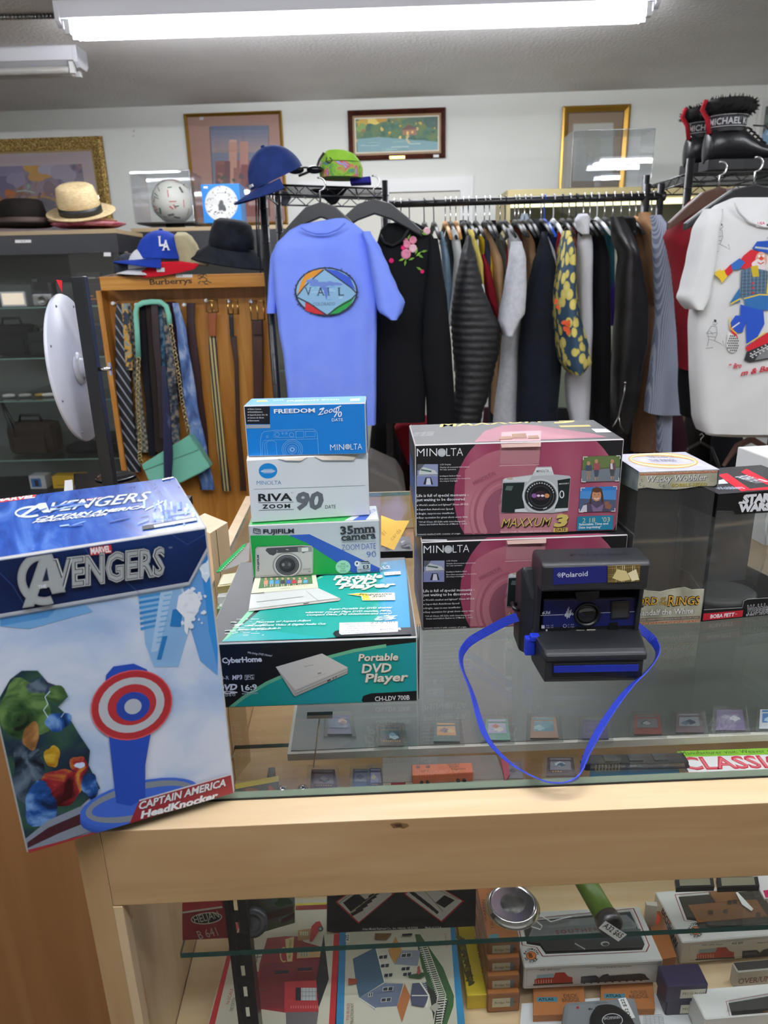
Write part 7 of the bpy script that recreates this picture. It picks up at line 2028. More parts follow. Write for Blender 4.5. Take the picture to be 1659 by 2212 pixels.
drape('b', None, [(380, 1490, 1560), (450, 1488, 1588), (800, 1484, 1582), (1100, 1492, 1584), (1300, 1440, 1578), (1450, 1395, 1574), (1600, 1402, 1570), (1755, 1435, 1560)], 2.70, .05, fab('dcdee4', 'd2d4dc', 12), V4, root=wh, fold=.07)
drape('b', None, [(272, 1490, 1555), (320, 1470, 1568), (380, 1490, 1560), (420, 1500, 1560)], 2.66, .04, fab('dcdee4', 'd2d4dc', 12), V4, root=wh, part='hood')
lj = thing('leather_jacket', 'shiny black leather jacket with a zipped cuff', 'clothing', oy(1360, 900, 2.62).xy.to_3d() + Vector((0, 0, 0.8)), 0, 'garments on the clothes rail')
drape('b', None, [(295, 530, 612), (360, 536, 650), (450, 545, 692), (560, 600, 718), (700, 580, 752), (950, 570, 788), (1200, 552, 782), (1400, 542, 742), (1650, 540, 702), (1825, 560, 640)], 2.60, .06, LEATH, V5, root=lj, fold=.10, nf=4)
drape('b', None, [(290, 605, 690), (350, 625, 700), (430, 650, 692)], 2.70, .05, fab('0c0c0d'), V5, root=lj, part='fur_collar')
mb = MB(); mb.tube([oy(1159 + x * .30139, 380 + y * .30139, 2.535) for x, y in ((635, 1482), (628, 1560), (605, 1650), (590, 1720), (560, 1780), (545, 1800))], 0.003, 6); mb.tube([oy(1159 + x * .30139, 380 + y * .30139, 2.533) for x, y in ((590, 1720), (600, 1790), (625, 1830))], 0.003, 6)
mb.lathe([(0.005, -0.004), (0.006, 0), (0.0001, 0.005)], oy(1350, 826, 2.535), 10); mb.build('cuff_zip', STEEL, lj)
hb = thing('herringbone_coat', 'grey herringbone coat at the right end of the rail', 'clothing', oy(1435, 900, 2.62).xy.to_3d() + Vector((0, 0, 0.8)), 0, 'garments on the clothes rail')
drape('b', None, [(283, 818, 885), (340, 835, 915), (450, 852, 955), (700, 862, 992), (1000, 868, 1018), (1400, 822, 1046), (1600, 792, 1052), (1692, 785, 1052)], 2.56, .07, HERR, V5, root=hb, part='sleeve', fold=.03)
# lower rail of dark clothes behind
for i in range(13):
 x0 = 800 + i * 62 + random.uniform(-8, 8)
 drape('dark_garment', 'dark garment hanging low behind the long rail', [(880 + random.uniform(-6, 6), x0, x0 + 46), (960, x0 - 8, x0 + 58), (1130, x0 - 14, x0 + 66)], 3.3 + 0.14 * (i % 2), .05, fab(('15161a', '2a1018', '1b1c22', '101114', '331420', '1d1a18')[i % 6]), cat='clothing', group='dark garments behind the rail', fold=.1, steps=10, n=16)
drape('red_garment', 'crumpled red garment low behind the white camera box stack', [(898, 870, 930), (925, 850, 940), (960, 862, 945), (1000, 880, 940)], 2.9, .06, fab('7d1420'), fold=.15)
mb = MB(); q = [oy(x, y, 2.2) for x, y in ((795, 1010), (860, 1040), (880, 1075), (790, 1080))]; mb.prism(q, (0, 0.3, 0)); tag(mb.build('felt_cushion', fab('5c5854'), bevel=0.01), 'grey felt cushion low behind the stack of camera boxes', 'cushion')


# ---- wire racks
def wire_rack(label, fl, frt, Yf, Yb, nposts, hgt, sk=0.0):
 """fl / frt: front shelf corners as seen"""
 a = oy(fl[0], fl[1], Yf); b = oy(frt[0], frt[1], Yf + sk); b.z = a.z; Y_ = lambda x, y: y + sk * (x - a.x) / (b.x - a.x)
 r = thing('wire_rack', label, 'shelf', Vector(((a.x + b.x) / 2, (Yf + Yb) / 2, 0)))
 W = b.x - a.x
 for x in (a.x, b.x):
  for y in (Yf, Yb):
   mb = MB(); y = Y_(x, y); mb.tube([(x, y, 0), (x, y, a.z + hgt)], 0.0135, 12)
   zz = 0.1
   while zz < a.z:
    mb.tube([(x, y, zz), (x, y, zz + 0.002)], 0.0142, 12); zz += 0.05
   mb.build('post', MBLACK, r)
 for lev in (a.z, a.z - 0.75, a.z - 1.4):
  mb = MB()
  for dz in (0, -0.028):
   mb.tube([(a.x, Yf, lev + dz), (b.x, Yf + sk, lev + dz), (b.x, Yb + sk, lev + dz), (a.x, Yb, lev + dz)], 0.0032, 6, closed=True)
  sh = mb.build('shelf_frame', MBLACK, r)
  mb = MB()
  for (p0, p1) in (((a.x, Yf), (b.x, Yf + sk)), ((a.x, Yb), (b.x, Yb + sk)), ((a.x, Yf), (a.x, Yb)), ((b.x, Yf + sk), (b.x, Yb + sk))):
   m = max(4, int(math.hypot(p1[0] - p0[0], p1[1] - p0[1]) / 0.035))
   mb.tube([(p0[0] + (p1[0] - p0[0]) * k / m, p0[1] + (p1[1] - p0[1]) * k / m, lev - (0.028 if k % 2 else 0)) for k in range(m + 1)], 0.0022, 5)
  m = int((Yb - Yf) / 0.03)
  for k in range(1, m):
   y = Yf + (Yb - Yf) * k / m; mb.tube([(a.x, y, lev), (b.x, y + sk, lev)], 0.0016, 4)
  for k in range(1, 4):
   x = a.x + W * k / 4; mb.tube([(x, Y_(x, Yf), lev - .004), (x, Y_(x, Yb), lev - .004)], 0.0026, 5)
  tag(mb.build('wire_grid', MBLACK, sh), kind='stuff')
 return r, a, b


RL, la, lb_ = wire_rack('black wire rack with caps on top, left of the clothes rail', (566, 398), (831, 388), 2.44, 2.80, 4, 0.025, 0.20)
RR, ra, rb = wire_rack('black wire rack carrying the boots at the right edge', (1489, 374), (1900, 370), 2.66, 3.08, 4, 0.045)


def shirt_hanger(x, y, Y, w, label, grp=None, am=None):
 """wide black moulded hanger hung from the shelf edge; x, y: top of its neck as seen"""
 c = oy(x, y, Y); h = thing('clothes_hanger', label, 'hanger', c, 0, grp)
 mb = MB(); mb.tube([(0.0, 0, -0.004)] + [(0.018 * math.cos(RAD(q)) - 0.0, 0, 0.05 + 0.018 * math.sin(RAD(q))) for q in range(-90, 130, 22)], 0.0028, 8); mb.build('hook', CHROME, h, local=True)
 mb = MB(); mb.rings([[Vector((sx, -0.012 * k, z0)), Vector((sx, 0.012 * k, z0)), Vector((sx, 0.012 * k, z1)), Vector((sx, -0.012 * k, z1))] for sx, z0, z1, k in [(-w, -0.115, -0.095, 1), (-w * .7, -0.09, -0.055, 1), (-w * .35, -0.062, -0.014, 1), (0, -0.045, 0.0, 1), (w * .35, -0.062, -0.014, 1), (w * .7, -0.09, -0.055, 1), (w, -0.115, -0.095, 1)]], smooth=False); mb.build('arms', am or MBLACK, h, local=True, bevel=0.004)
 return h


shirt_hanger(692, 436, 2.38, 0.13, 'moulded black hanger inside the blue shirt'); shirt_hanger(808, 430, 2.46, 0.15, 'moulded black hanger holding the flowered black sweater')
shirt_hanger(1628, 398, 2.14, 0.18, 'moulded black hanger with a small tag above the white clown shirt'); shirt_hanger(1552, 404, 2.3, 0.14, 'brown wooden hanger left of the clown shirt hanger', am=mt('4a3024', .4))
# blue shirt, back outwards
BLUE = fab('7d98ff', '86a0ff', 10)
r = thing('t_shirt', 'periwinkle blue t-shirt with a round printed badge on a black hanger', 'clothing', oy(710, 900, 2.32).xy.to_3d() + Vector((0, 0, 0.75)))
drape('b', None, [(472, 726, 746), (479, 690, 752), (487, 640, 772), (505, 618, 790), (530, 596, 808), (555, 590, 816), (620, 594, 815), (700, 602, 814), (780, 615, 813), (850, 622, 813), (914, 628, 812)], 2.36, .05, BLUE, root=r, ex=5.0, fold=.06, nf=9, steps=34, n=52)
drape('b', None, [(500, 782, 800), (540, 792, 824), (580, 800, 841), (620, 807, 858), (652, 812, 875), (672, 816, 870), (690, 842, 858)], 2.31, .045, BLUE, root=r, part='sleeve', fold=.05)
drape('b', None, [(528, 596, 606), (560, 584, 610), (620, 580, 606), (676, 577, 600)], 2.40, .04, BLUE, root=r, part='sleeve', fold=.05)
mb = MB(); q = [oy(500 + x * .30139, 280 + y * .30139, 2.300) for x, y in ((495, 700), (540, 725), (610, 745), (690, 742), (760, 715), (815, 668))]; mb.tube(q, 0.006, 8, flat=0.5); mb.build('collar_rib', fab('7890f8'), r)
F = Face(oy(700, 620, 2.3065), Vector((1, 0, 0)), Z3); p = Print(F, V3, 0.0040)
for k in range(90):
 q = RAD(k * 4 + random.uniform(-2, 2)); x, y = 680 + 222 * math.cos(q), 1160 + 172 * math.sin(q)
 p.line([(x, y), (x + random.uniform(-16, 16), y + random.uniform(-13, 13))], 5, '1d2436')
p.ell(680, 1160, 226, 174, '1a2236'); p.ell(680, 1160, 214, 163, '8ab9dc')
p.poly([(475, 1180), (500, 1090), (530, 1040), (590, 1010), (662, 1000), (600, 1050), (540, 1080), (520, 1130)], 'dd9422'); p.poly([(668, 998), (760, 1010), (850, 1060), (890, 1150), (860, 1130), (790, 1080), (720, 1040)], '2f55cc')
p.poly([(480, 1212), (540, 1235), (530, 1290), (600, 1318), (680, 1325), (610, 1275), (560, 1245)], 'c01c28'); p.poly([(690, 1325), (770, 1315), (850, 1260), (885, 1195), (800, 1240), (740, 1280)], '1d9a44'); p.poly([(530, 1235), (690, 1325), (600, 1318), (530, 1295)], 'c8242e')
for pts in ([(470, 1195), (520, 1130), (600, 1055), (662, 1005)], [(668, 1000), (770, 1070), (860, 1135), (895, 1170)], [(470, 1200), (560, 1245), (640, 1300), (686, 1330)], [(690, 1328), (760, 1275), (850, 1225), (895, 1180)]):
 p.line(pts, 9, '1a2030')
for k in range(26):
 x, y = random.uniform(540, 840), random.uniform(1060, 1250)
 if abs(x - 680) / 200 + abs(y - 1160) / 140 < .8:
  p.line([(x, y), (x + random.uniform(20, 70), y - random.uniform(0, 12))], 8, random.choice(['b5d6ea', 'a3cbe6', '74a9d4']))
for x, y, s in ((610, 1100, 50), (730, 1105, 36), (660, 1125, 24)):
 p.blob(x, y, s, '6a86d0', 12, .5, 1.3, .5)
p.poly([(655, 1130), (700, 1130), (682, 1225)], '5f7bd0')
for ch, x, w in (('V', 528, 50), ('A', 612, 58), ('I', 692, 14), ('L', 762, 46)):
 p.text(ch, x, 1190, x + w, 1189, 58, '16263c', 0.0, serif=True)
p.text('COLORADO', 586, 1262, 744, 1258, 22, '4a5f80', 0.0, 0.1, serif=True)
p.build('badge_print', r)
# black sweater with embroidered flowers
r = thing('sweater', 'black sweater with pink embroidered flowers beside the blue t-shirt', 'clothing', oy(870, 900, 2.5).xy.to_3d() + Vector((0, 0, 0.75)))
drape('b', None, [(482, 838, 900), (496, 822, 928), (525, 814, 942), (600, 808, 936), (700, 806, 914), (800, 806, 920), (908, 808, 918)], 2.52, .05, BLK, root=r, ex=4.5, fold=.03, steps=30, n=36)
drape('b', None, [(515, 925, 946), (560, 922, 953), (650, 912, 966), (760, 908, 976), (860, 920, 982), (918, 922, 980)], 2.49, .04, BLK, root=r, part='sleeve', fold=.05)
mb = MB(); q = [oy(800 + x * .30139, 380 + y * .30139, 2.463) for x, y in ((70, 420), (100, 480), (160, 500), (230, 460), (280, 380), (310, 330))]; mb.tube(q, 0.012, 8, flat=.4); mb.build('collar', mt('0b0b0d', 0.8), r)
mb = MB(); mt_i = []
CT = [(mt(c, 0.7)) for c in ('e58aa0', 'e0146a', '6a9a2c', 'f0c0c8', '8ab83c')]
for x, y, s, c in ((255, 560, 34, 0), (305, 520, 28, 3), (262, 492, 26, 0), (305, 460, 26, 0), (235, 515, 16, 1), (252, 465, 18, 0), (150, 608, 17, 1), (318, 385, 18, 1), (372, 686, 14, 1), (405, 395, 24, 3)):
 c0 = oy(800 + x * .30139, 380 + y * .30139, 2.4665); M3 = Matrix.Rotation(RAD(90), 3, 'X'); s *= .0005
 mb.lathe([(s, 0), (s * .9, .002), (s * .5, .003), (s * .45, .002), (.0001, .003)], c0, 9, M3, m=c)
for x, y, a in ((275, 440, 60), (225, 600, 200), (250, 622, 260), (295, 595, 20), (345, 560, 40), (385, 540, 10), (360, 575, -30), (330, 540, 70), (350, 665, 150), (360, 400, 30), (385, 415, -20), (345, 390, 90)):
 c0 = oy(800 + x * .30139, 380 + y * .30139, 2.4655); d = Vector((math.cos(RAD(a)), 0, math.sin(RAD(a)))) * .011; e = Vector((-d.z, 0, d.x)) * .35
 mb.prism([c0 - d, c0 - e, c0 + d, c0 + e], (0, -.0015, 0), m=2 if a % 40 else 4)
tag(mb.build('embroidery', CT, r), kind='stuff')
# white clown shirt
WHT = fab('e4e5e4', 'dcdddc', 8)
r = thing('t_shirt', 'white t-shirt with a big dancing clown print at the right edge', 'clothing', oy(1660, 900, 2.08).xy.to_3d() + Vector((0, 0, 0.75)))
drape('b', None, [(428, 1582, 1700), (445, 1545, 1745), (470, 1515, 1780), (520, 1508, 1800), (640, 1500, 1800), (700, 1494, 1800), (800, 1496, 1800), (905, 1502, 1800), (930, 1512, 1795)], 2.10, .06, WHT, root=r, ex=5.0, fold=.04, nf=8, steps=34, n=52)
drape('b', None, [(452, 1520, 1560), (500, 1500, 1545), (560, 1488, 1540), (620, 1474, 1530), (642, 1466, 1528), (656, 1474, 1520), (668, 1488, 1508)], 2.06, .05, WHT, root=r, part='sleeve', fold=.05)
YC = 2.0365
mb = MB(); mb.tube([oy(1159 + x * .30139, 380 + y * .30139, YC) for x, y in ((1420, 190), (1450, 260), (1520, 330), (1620, 365), (1700, 370), (1800, 340))], 0.006, 8, flat=.5); mb.build('collar_rib', WHT, r)
F = Face(oy(1600, 700, YC), Vector((1, 0, 0)), Z3); p = Print(F, V5, 0.0035)
p.rect(1568, 318, 1640, 366, 'f0f0f0'); p.text('USA', 1578, 350, 1632, 348, 18, 'c83a6a', 0.03); p.rect(1646, 345, 1690, 360, '222222')
for ox, oy_, k in ((1310, 420, 1.0), (1270, 1110, 1.0), (1700, 430, .9)):
 for pts in ([(-10, -60), (10, -75), (22, -55), (8, -40), (-12, -48)], [(-20, -35), (-50, 10), (-40, 60), (0, 70), (20, 20), (15, -30), (-20, -35)], [(-50, 110), (-40, 60)], [(0, 70), (40, 90), (72, 110), (60, 70)], [(-60, 20), (-30, 0), (-10, 30)], [(-45, 20), (15, 12)], [(-48, 40), (10, 45)], [(-62, 125), (-10, 120)]):
  p.line([(ox + x * k, oy_ + y * k) for x, y in pts], 3.5, '5a5a5c')
 p.blob(ox + 6, oy_ - 72, 10, '222226', 9)
B1, Y1, R1 = '1f4fae', 'e2c22a', 'c82430'
p.poly([(1540, 520), (1575, 470), (1700, 462), (1720, 560), (1660, 555), (1600, 545)], B1); p.line([(1560, 512), (1720, 530)], 14, 'b9c2c4')
p.poly([(1480, 570), (1530, 530), (1600, 545), (1560, 640), (1540, 680), (1460, 660), (1450, 610)], R1); p.poly([(1380, 640), (1450, 590), (1490, 620), (1450, 670), (1395, 672)], '2f6ab8'); p.poly([(1330, 690), (1390, 630), (1400, 690), (1345, 735)], R1)
p.poly([(1270, 705), (1340, 670), (1350, 700), (1365, 720), (1325, 768), (1310, 740)], Y1)
for k in range(4):
 p.line([(1325, 700), (1272 + k * 12, 690 - k * 8)], 9, Y1)
p.ell(1605, 600, 42, 55, 'dba48c'); p.blob(1590, 635, 44, 'e6dcdc', 12, .2); p.ell(1605, 592, 16, 14, 'd0482c'); p.line([(1580, 620), (1600, 632), (1625, 618)], 8, 'c02a30'); p.ell(1590, 575, 9, 10, 'f0e8e4'); p.ell(1620, 573, 9, 10, 'f0e8e4')
p.poly([(1460, 680), (1530, 655), (1650, 680), (1660, 860), (1560, 900), (1455, 860)], '4a6478')
for k in range(7):
 p.line([(1460, 700 + k * 25), (1655, 690 + k * 25)], 4, '2a3a4c'); p.line([(1475 + k * 27, 670), (1470 + k * 27, 880)], 4, '7a909c')
p.poly([(1530, 650), (1580, 640), (1590, 720), (1545, 725)], 'c9b02c')
for k in range(3):
 p.ell(1545, 768 + k * 35, 9, 8, 'c02a38')
p.poly([(1380, 910), (1450, 800), (1455, 900), (1400, 915)], '2f6a9e'); p.line([(1384, 918), (1455, 880)], 10, Y1); p.poly([(1660, 640), (1720, 660), (1720, 860), (1640, 860)], Y1); p.poly([(1480, 870), (1600, 840), (1720, 850), (1720, 960), (1560, 960), (1490, 930)], '2e6aa6'); p.line([(1480, 880), (1590, 850), (1720, 855)], 9, Y1)
p.poly([(1455, 920), (1560, 950), (1620, 960), (1628, 1060), (1580, 1150), (1500, 1230), (1495, 1100), (1500, 1040), (1470, 1120), (1400, 1125), (1378, 1060), (1420, 1000), (1455, 1000)], '2450b8')
p.poly([(1380, 1060), (1420, 1120), (1440, 1160), (1395, 1140)], R1); p.line([(1380, 1010), (1382, 1090), (1430, 1130)], 8, Y1); p.line([(1395, 1090), (1450, 1050)], 9, 'e6e6e6')
p.poly([(1490, 1230), (1650, 1120), (1700, 1130), (1690, 1190), (1510, 1260)], R1); p.line([(1495, 1212), (1640, 1118)], 8, Y1); p.poly([(1482, 1320), (1500, 1260), (1690, 1180), (1720, 1200), (1720, 1300), (1520, 1335)], '2a2a2e'); p.poly([(1560, 1320), (1620, 1230), (1720, 1190), (1720, 1290)], '7d7f82')
p.ell(1398, 1205, 42, 60, 'e6e6e4'); p.poly([(1364, 1110), (1425, 1150), (1440, 1200), (1364, 1180)], 'e6e6e4')
for i in range(6):
 for j in range(8):
  x, y = 1366 + i * 13 + (j % 2) * 6, 1130 + j * 17
  if (x - 1400) ** 2 / 40 ** 2 + (y - 1200) ** 2 / 62 ** 2 < 1 and (i + j) % 1 == 0:
   p.poly([(x - 6, y), (x, y - 8), (x + 6, y), (x, y + 8)], '1e1e22')
  x, y = 1530 + i * 26 + (j % 2) * 13, 1272 + j * 9 - i * 15
  if j < 4:
   p.poly([(x - 8, y), (x, y - 6), (x + 8, y), (x, y + 6)], 'e6e6e4')
p.text('g', 1362, 1362, 1390, 1366, 28, 'c2283a', 0.03, .3); p.text('Bro', 1402, 1378, 1462, 1372, 34, 'c2283a', 0.03, .3); p.text('m & Bailey', 1455, 1432, 1760, 1372, 36, 'c2283a', 0.03, .3)
p.build('clown_print', r)
drape('hoodie', 'dark red hooded top between the rail and the clown shirt', [(152, 1130, 1225), (200, 1080, 1255), (300, 1005, 1235), (430, 922, 1180), (560, 960, 1130), (700, 990, 1120), (900, 1010, 1130), (1200, 1035, 1125), (1385, 1045, 1112)], 2.36, .06, fab('74141e', '7d1822', 20), V5, fold=.05)
drape('dark_jacket', 'black jacket tail below the dark red hooded top', [(1300, 1040, 1120), (1500, 1030, 1140), (1720, 1050, 1125)], 2.42, .05, BLK, V5, fold=.1)
drape('t_shirt', 'white shirt hem showing below the clown shirt', [(880, 1560, 1790), (915, 1535, 1790), (938, 1525, 1790)], 2.2, .05, WHT)
drape('wine_shirt', 'grey and wine coloured tops behind the clown shirt collar', [(408, 1560, 1700), (430, 1575, 1720), (470, 1580, 1720)], 2.3, .05, fab('4a1420', '8a8688', 12))
for x, y, w, m, lb in ((1513, 956, .055, ACRYL, 'clear plastic hanger below the clown shirt, left one'), (1622, 950, .06, fab('9a7a74'), 'pinkish padded hanger below the clown shirt, right one')):
 c = oy(x, y, 2.25); h = thing('clothes_hanger', lb, 'hanger', c); mb = MB(); mb.tube([(0, 0, 0.0), (0, 0, .012), (.008, 0, .022), (0, 0, .03), (-.006, 0, .024)], .0018, 6); mb.build('hook', CHROME, h, local=True)
 mb = MB(); mb.tube([(-w * 1.3, 0, -.085), (-w * .7, 0, -.02), (0, 0, 0.002), (w * .7, 0, -.02), (w * 1.3, 0, -.085)], [.006, .010, .012, .010, .006] if w > .055 else .005, 8); mb.build('arms', m, h, local=True)
# ---- boots
def boot(label, heel, cuff, Y, sc, name_on):
 c = oy(heel[0], heel[1], Y); k = sc
 r = thing('ankle_boot', label, 'boot', c, RAD(4))
 S_ = lambda y, w: [Vector((x * k, q * k, z * k)) for x, q, z in w]
 secs = []
 prof = [(0.0, .0, .012), (0.03, .0, .012), (0.115, .0, .012), (0.20, .0, .012), (0.262, 0, .012)]
 mb = MB(); R_ = []
 for x0, zt, hw in ((-.006, .06, .004), (-.004, .10, .018), (0.002, .115, .031), (0.012, .125, .040), (0.05, .13, .046), (0.09, .128, .046), (0.12, .105, .044), (0.15, .082, .046), (0.19, .068, .050), (0.23, .060, .048), (0.26, .046, .036), (0.27, .034, .022)):
  R_.append([Vector((x0 * k, hw * k * math.cos(q), (.022 + (zt - .022) * (.5 + .5 * math.sin(q))) * k)) for q in [2 * math.pi * j / 16 for j in range(16)]])
 mb.rings(R_); mb.build('upper', mt('151619', 0.3, bump=0.1, bscale=120.0), r, local=True)
 mb = MB(); mb.prism([Vector((x * k, y * k, 0)) for x, y in ((-.004, -.03), (0.02, -.046), (.1, -.044), (.17, -.052), (.23, -.052), (.268, -.034), (.28, 0), (.268, .034), (.23, .052), (.17, .052), (.1, .044), (.02, .046), (-.004, .03))], (0, 0, .03 * k)); mb.build('sole', mt('0f1012', 0.6), r, bevel=.003, local=True)
 mb = MB(); R_ = []
 for z, rx in ((.105, .050), (.13, .053), (.152, .056), (.156, .05)):
  R_.append([Vector(((.055 + rx * 1.08 * math.cos(q)) * k, rx * .92 * k * math.sin(q), z * k)) for q in [2 * math.pi * j / 24 for j in range(24)]])
 mb.rings(R_); bd = mb.build('ankle_band', mt('1a1b1d', 0.5), r, local=True)
 mb = MB(); fur = []
 for j in range(420):
  q, t = random.uniform(0, 6.283), random.uniform(0, 6.283); rr = .018
  d = Vector((math.cos(q) * math.cos(t), math.sin(q) * math.cos(t), math.sin(t)))
  b0 = Vector(((.055 + .052 * 1.1 * math.cos(q)) * k, .052 * k * math.sin(q), .172 * k)) + d * rr * k
  s1 = d.orthogonal().normalized() * .006 * k
  mb.add([b0 - s1, b0 + s1, b0 + d * .012 * k + Vector((random.uniform(-.004, .004), random.uniform(-.004, .004), 0))], [(0, 1, 2)])
 mb.rings([[Vector(((.055 + (.052 + .020 * math.cos(t)) * 1.1 * math.cos(q)) * k, (.052 + .020 * math.cos(t)) * math.sin(q) * k, (.172 + .020 * math.sin(t)) * k)) for t in [2 * math.pi * i / 10 for i in range(10)]] for q in [2 * math.pi * j / 25 for j in range(26)]], cap=False)
 tag(mb.build('fur_cuff', mt('0b0b0c', 0.95), r, local=True), kind='stuff')
 mb = MB(); mb.tube([(-.022 * k, -.012 * k, .19 * k), (-.03 * k, -.012 * k, .165 * k), (-.012 * k, -.014 * k, .14 * k), (-.004 * k, -.016 * k, .10 * k)], .007 * k, 8); mb.build('red_pull_tab', fab('a5202e'), r, local=True)
 mb = MB()
 for j in range(5):
  x = (.118 + j * .012) * k; z = (.112 - j * .009) * k; mb.tube([(x, -.03 * k, z - .004), (x + .004, 0, z + .008 * k), (x, .03 * k, z - .004)], .0028 * k, 6)
 mb.tube([(.12 * k, -.03 * k, .12 * k), (.15 * k, -.045 * k, .115 * k), (.18 * k, -.055 * k, .085 * k), (.21 * k, -.05 * k, .08 * k)], .0024 * k, 6); mb.build('laces', BLACK, r, local=True)
 M = XF[r.name].to_3x3(); gg = glyphs('MICHAEL KORS', .02, 0, 1.05); Wd = gg[3]
 ink = MB(); vs = []
 for x, y in gg[0]:
  q = RAD(-165 + 150 * x / Wd); vs.append(Vector(((.055 + .0575 * 1.08 * math.cos(q)) * k, .0575 * .92 * k * math.sin(q), (.122 + y * .024) * k)))
 ink.add(vs, gg[1])
 for z in (.117, .147):
  ink.tube([Vector(((.055 + .0565 * 1.08 * math.cos(RAD(q))) * k, .0565 * .92 * k * math.sin(RAD(q)), z * k)) for q in range(-180, 1, 10)], .0012 * k, 4)
 ink.build('band_lettering', mt('c9c9cb', 0.5), bd, local=True)
 return r


boot('black boot with a fur cuff and lettered band, the nearer of the pair', (1520, 372), None, 2.74, 1.16, True)
boot('black boot with a fur cuff, half hidden behind its mate', (1478, 378), None, 2.95, 1.16, True)
# ---- caps on the left wire rack
def dome(c, rx, ry, rz_, M=None, n=24, m=None, mb=None, cut=0.0):
 mb = mb or MB(); M = M or Matrix.Identity(3)
 R_ = [[Vector(c) + M @ Vector((rx * math.cos(t) * math.cos(q), ry * math.cos(t) * math.sin(q), rz_ * math.sin(t))) for q in [2 * math.pi * j / n for j in range(n)]] for t in [RAD(cut + (89.5 - cut) * i / 9) for i in range(10)]]
 mb.rings(R_, m=m); return mb


def cap(name, label, px, Y, rad, yaw, pitch, m1, m2, group=None, roll=0.0, vis=1.0, z=None):
 c = oy(px[0], px[1], Y)
 if z is not None:
  c.z = z
 r = thing(name, label, 'hat', c, 0, group)
 M = (Matrix.Rotation(yaw, 3, 'Z') @ Matrix.Rotation(pitch, 3, 'Y') @ Matrix.Rotation(roll, 3, 'X'))
 mb = dome((0, 0, 0), rad, rad * .9, rad * 1.05, M); mb.build('crown', m1, r, local=True)
 mb = MB(); a = []
 for th in (0, .004):
  for i in range(13):
   q = RAD(-78 + 13 * i); d = Vector((math.cos(q), math.sin(q) * .92, 0))
   a.append(M @ (Vector((d.x * rad, d.y * rad, -th - .002))))
  for i in range(13):
   q = RAD(-78 + 13 * i); d = Vector((math.cos(q) * 1.0, math.sin(q) * .86, 0)); ext = rad * (1 + .85 * vis * max(0, math.cos(RAD(-78 + 13 * i))) ** .6)
   a.append(M @ (Vector((d.x * ext, d.y * ext, -th - .002 - rad * .22 * (math.sin(q) ** 2) - rad * .10))))
 f = [(i, i + 1, i + 14, i + 13) for i in range(12)] + [(26 + i, 39 + i, 40 + i, 27 + i) for i in range(12)] + [(13 + i, 14 + i, 40 + i, 39 + i) for i in range(12)]
 mb.add(a, f, smooth=True); mb.build('visor', m2, r, local=True)
 mb = MB(); mb.lathe([(.007, 0), (.006, .004), (.0001, .006)], M @ Vector((0, 0, rad * 1.05)), 10, M); mb.build('button', m2, r, local=True)
 return r, c, M


NV = fab('1d2f62', '21366e', 40)
r, c, M = cap('baseball_cap', 'navy baseball cap hanging over the left end of the wire rack', (598, 385), 2.40, .088, RAD(205), RAD(24), NV, NV, vis=.9)
mb = MB(); mb.obox(M @ Vector((.088, .012, .012)), .004, .03, .008, M); mb.build('white_tag', WPL, r, local=True)
c = oy(735, 383, 2.55); r = thing('drawstring_pouch', 'lime green floral drawstring pouch on the wire rack', 'bag', c)
GRN = ramp_mat('lime_floral_cloth', [(0.3, '4f7fae'), (0.42, '6aa03c'), (0.52, '93c93e'), (0.62, 'd8446a'), (0.7, '8fb0d0')], (1, 1, 1), 'noise', 28, 3, 0.8, dist=1)
drape('b', None, [(326, 708, 745), (336, 698, 768), (350, 692, 778), (352, 692, 780)], 2.52, .06, fab('8cc23a', '9ace4a', 30), root=r, part='top')
drape('b', None, [(350, 692, 780), (366, 688, 784), (386, 692, 783)], 2.52, .07, GRN, root=r, part='body')
mb = MB(); mb.tube([oy(x, y, 2.47) for x, y in ((700, 330), (690, 345), (684, 362), (665, 372), (645, 380))], .004, 8); mb.tube([oy(x, y, 2.45) for x, y in ((712, 340), (718, 346), (712, 352), (704, 348), (706, 340))], .0022, 6); mb.build('drawstring', BLACK, r)
c = oy(660, 376, 2.46); r = thing('sunglasses', 'black sunglasses with a strap between the navy cap and the pouch', 'glasses', c)
for s in (-1, 1):
 mb = dome(c + Vector((s * .03, 0, .012)), .026, .012, .018, Matrix.Rotation(RAD(90), 3, 'X')); mb.build('lens', mt('0c0d10', 0.1), r)
mb = MB(); mb.tube([c + Vector((-.055, 0, .012)), c + Vector((0, -.006, .018)), c + Vector((.055, 0, .012)), c + Vector((.06, .1, .016))], .003, 6); mb.build('frame', BLACK, r)
mb = MB(); q = [oy(x, y, 2.62) for x, y in ((668, 408), (752, 404), (725, 440), (714, 442), (690, 420))]; mb.prism(q, (0, .03, 0)); tag(mb.build('black_pouch', BLK, bevel=.006), 'black cloth pouch sagging through the wire shelf', 'bag')
mb = MB(); q = [oy(x, y, 2.50) for x, y in ((756, 385), (800, 380), (802, 394), (756, 396))]; mb.prism(q, (0, .08, 0)); tag(mb.build('purple_wallet', fab('2c2a86'), bevel=.004), 'violet and maroon wallet on the right of the wire shelf', 'wallet')
mb = MB(); q = [oy(607 + x, y, 2.50) for x, y in ((2, 412), (14, 413), (22, 425), (10, 446), (0, 440))]; mb.prism(q, (0, .02, 0)); tag(mb.build('grey_strap', mt('44474a', 0.7), bevel=.003), 'grey strap end hanging under the wire shelf', 'strap')
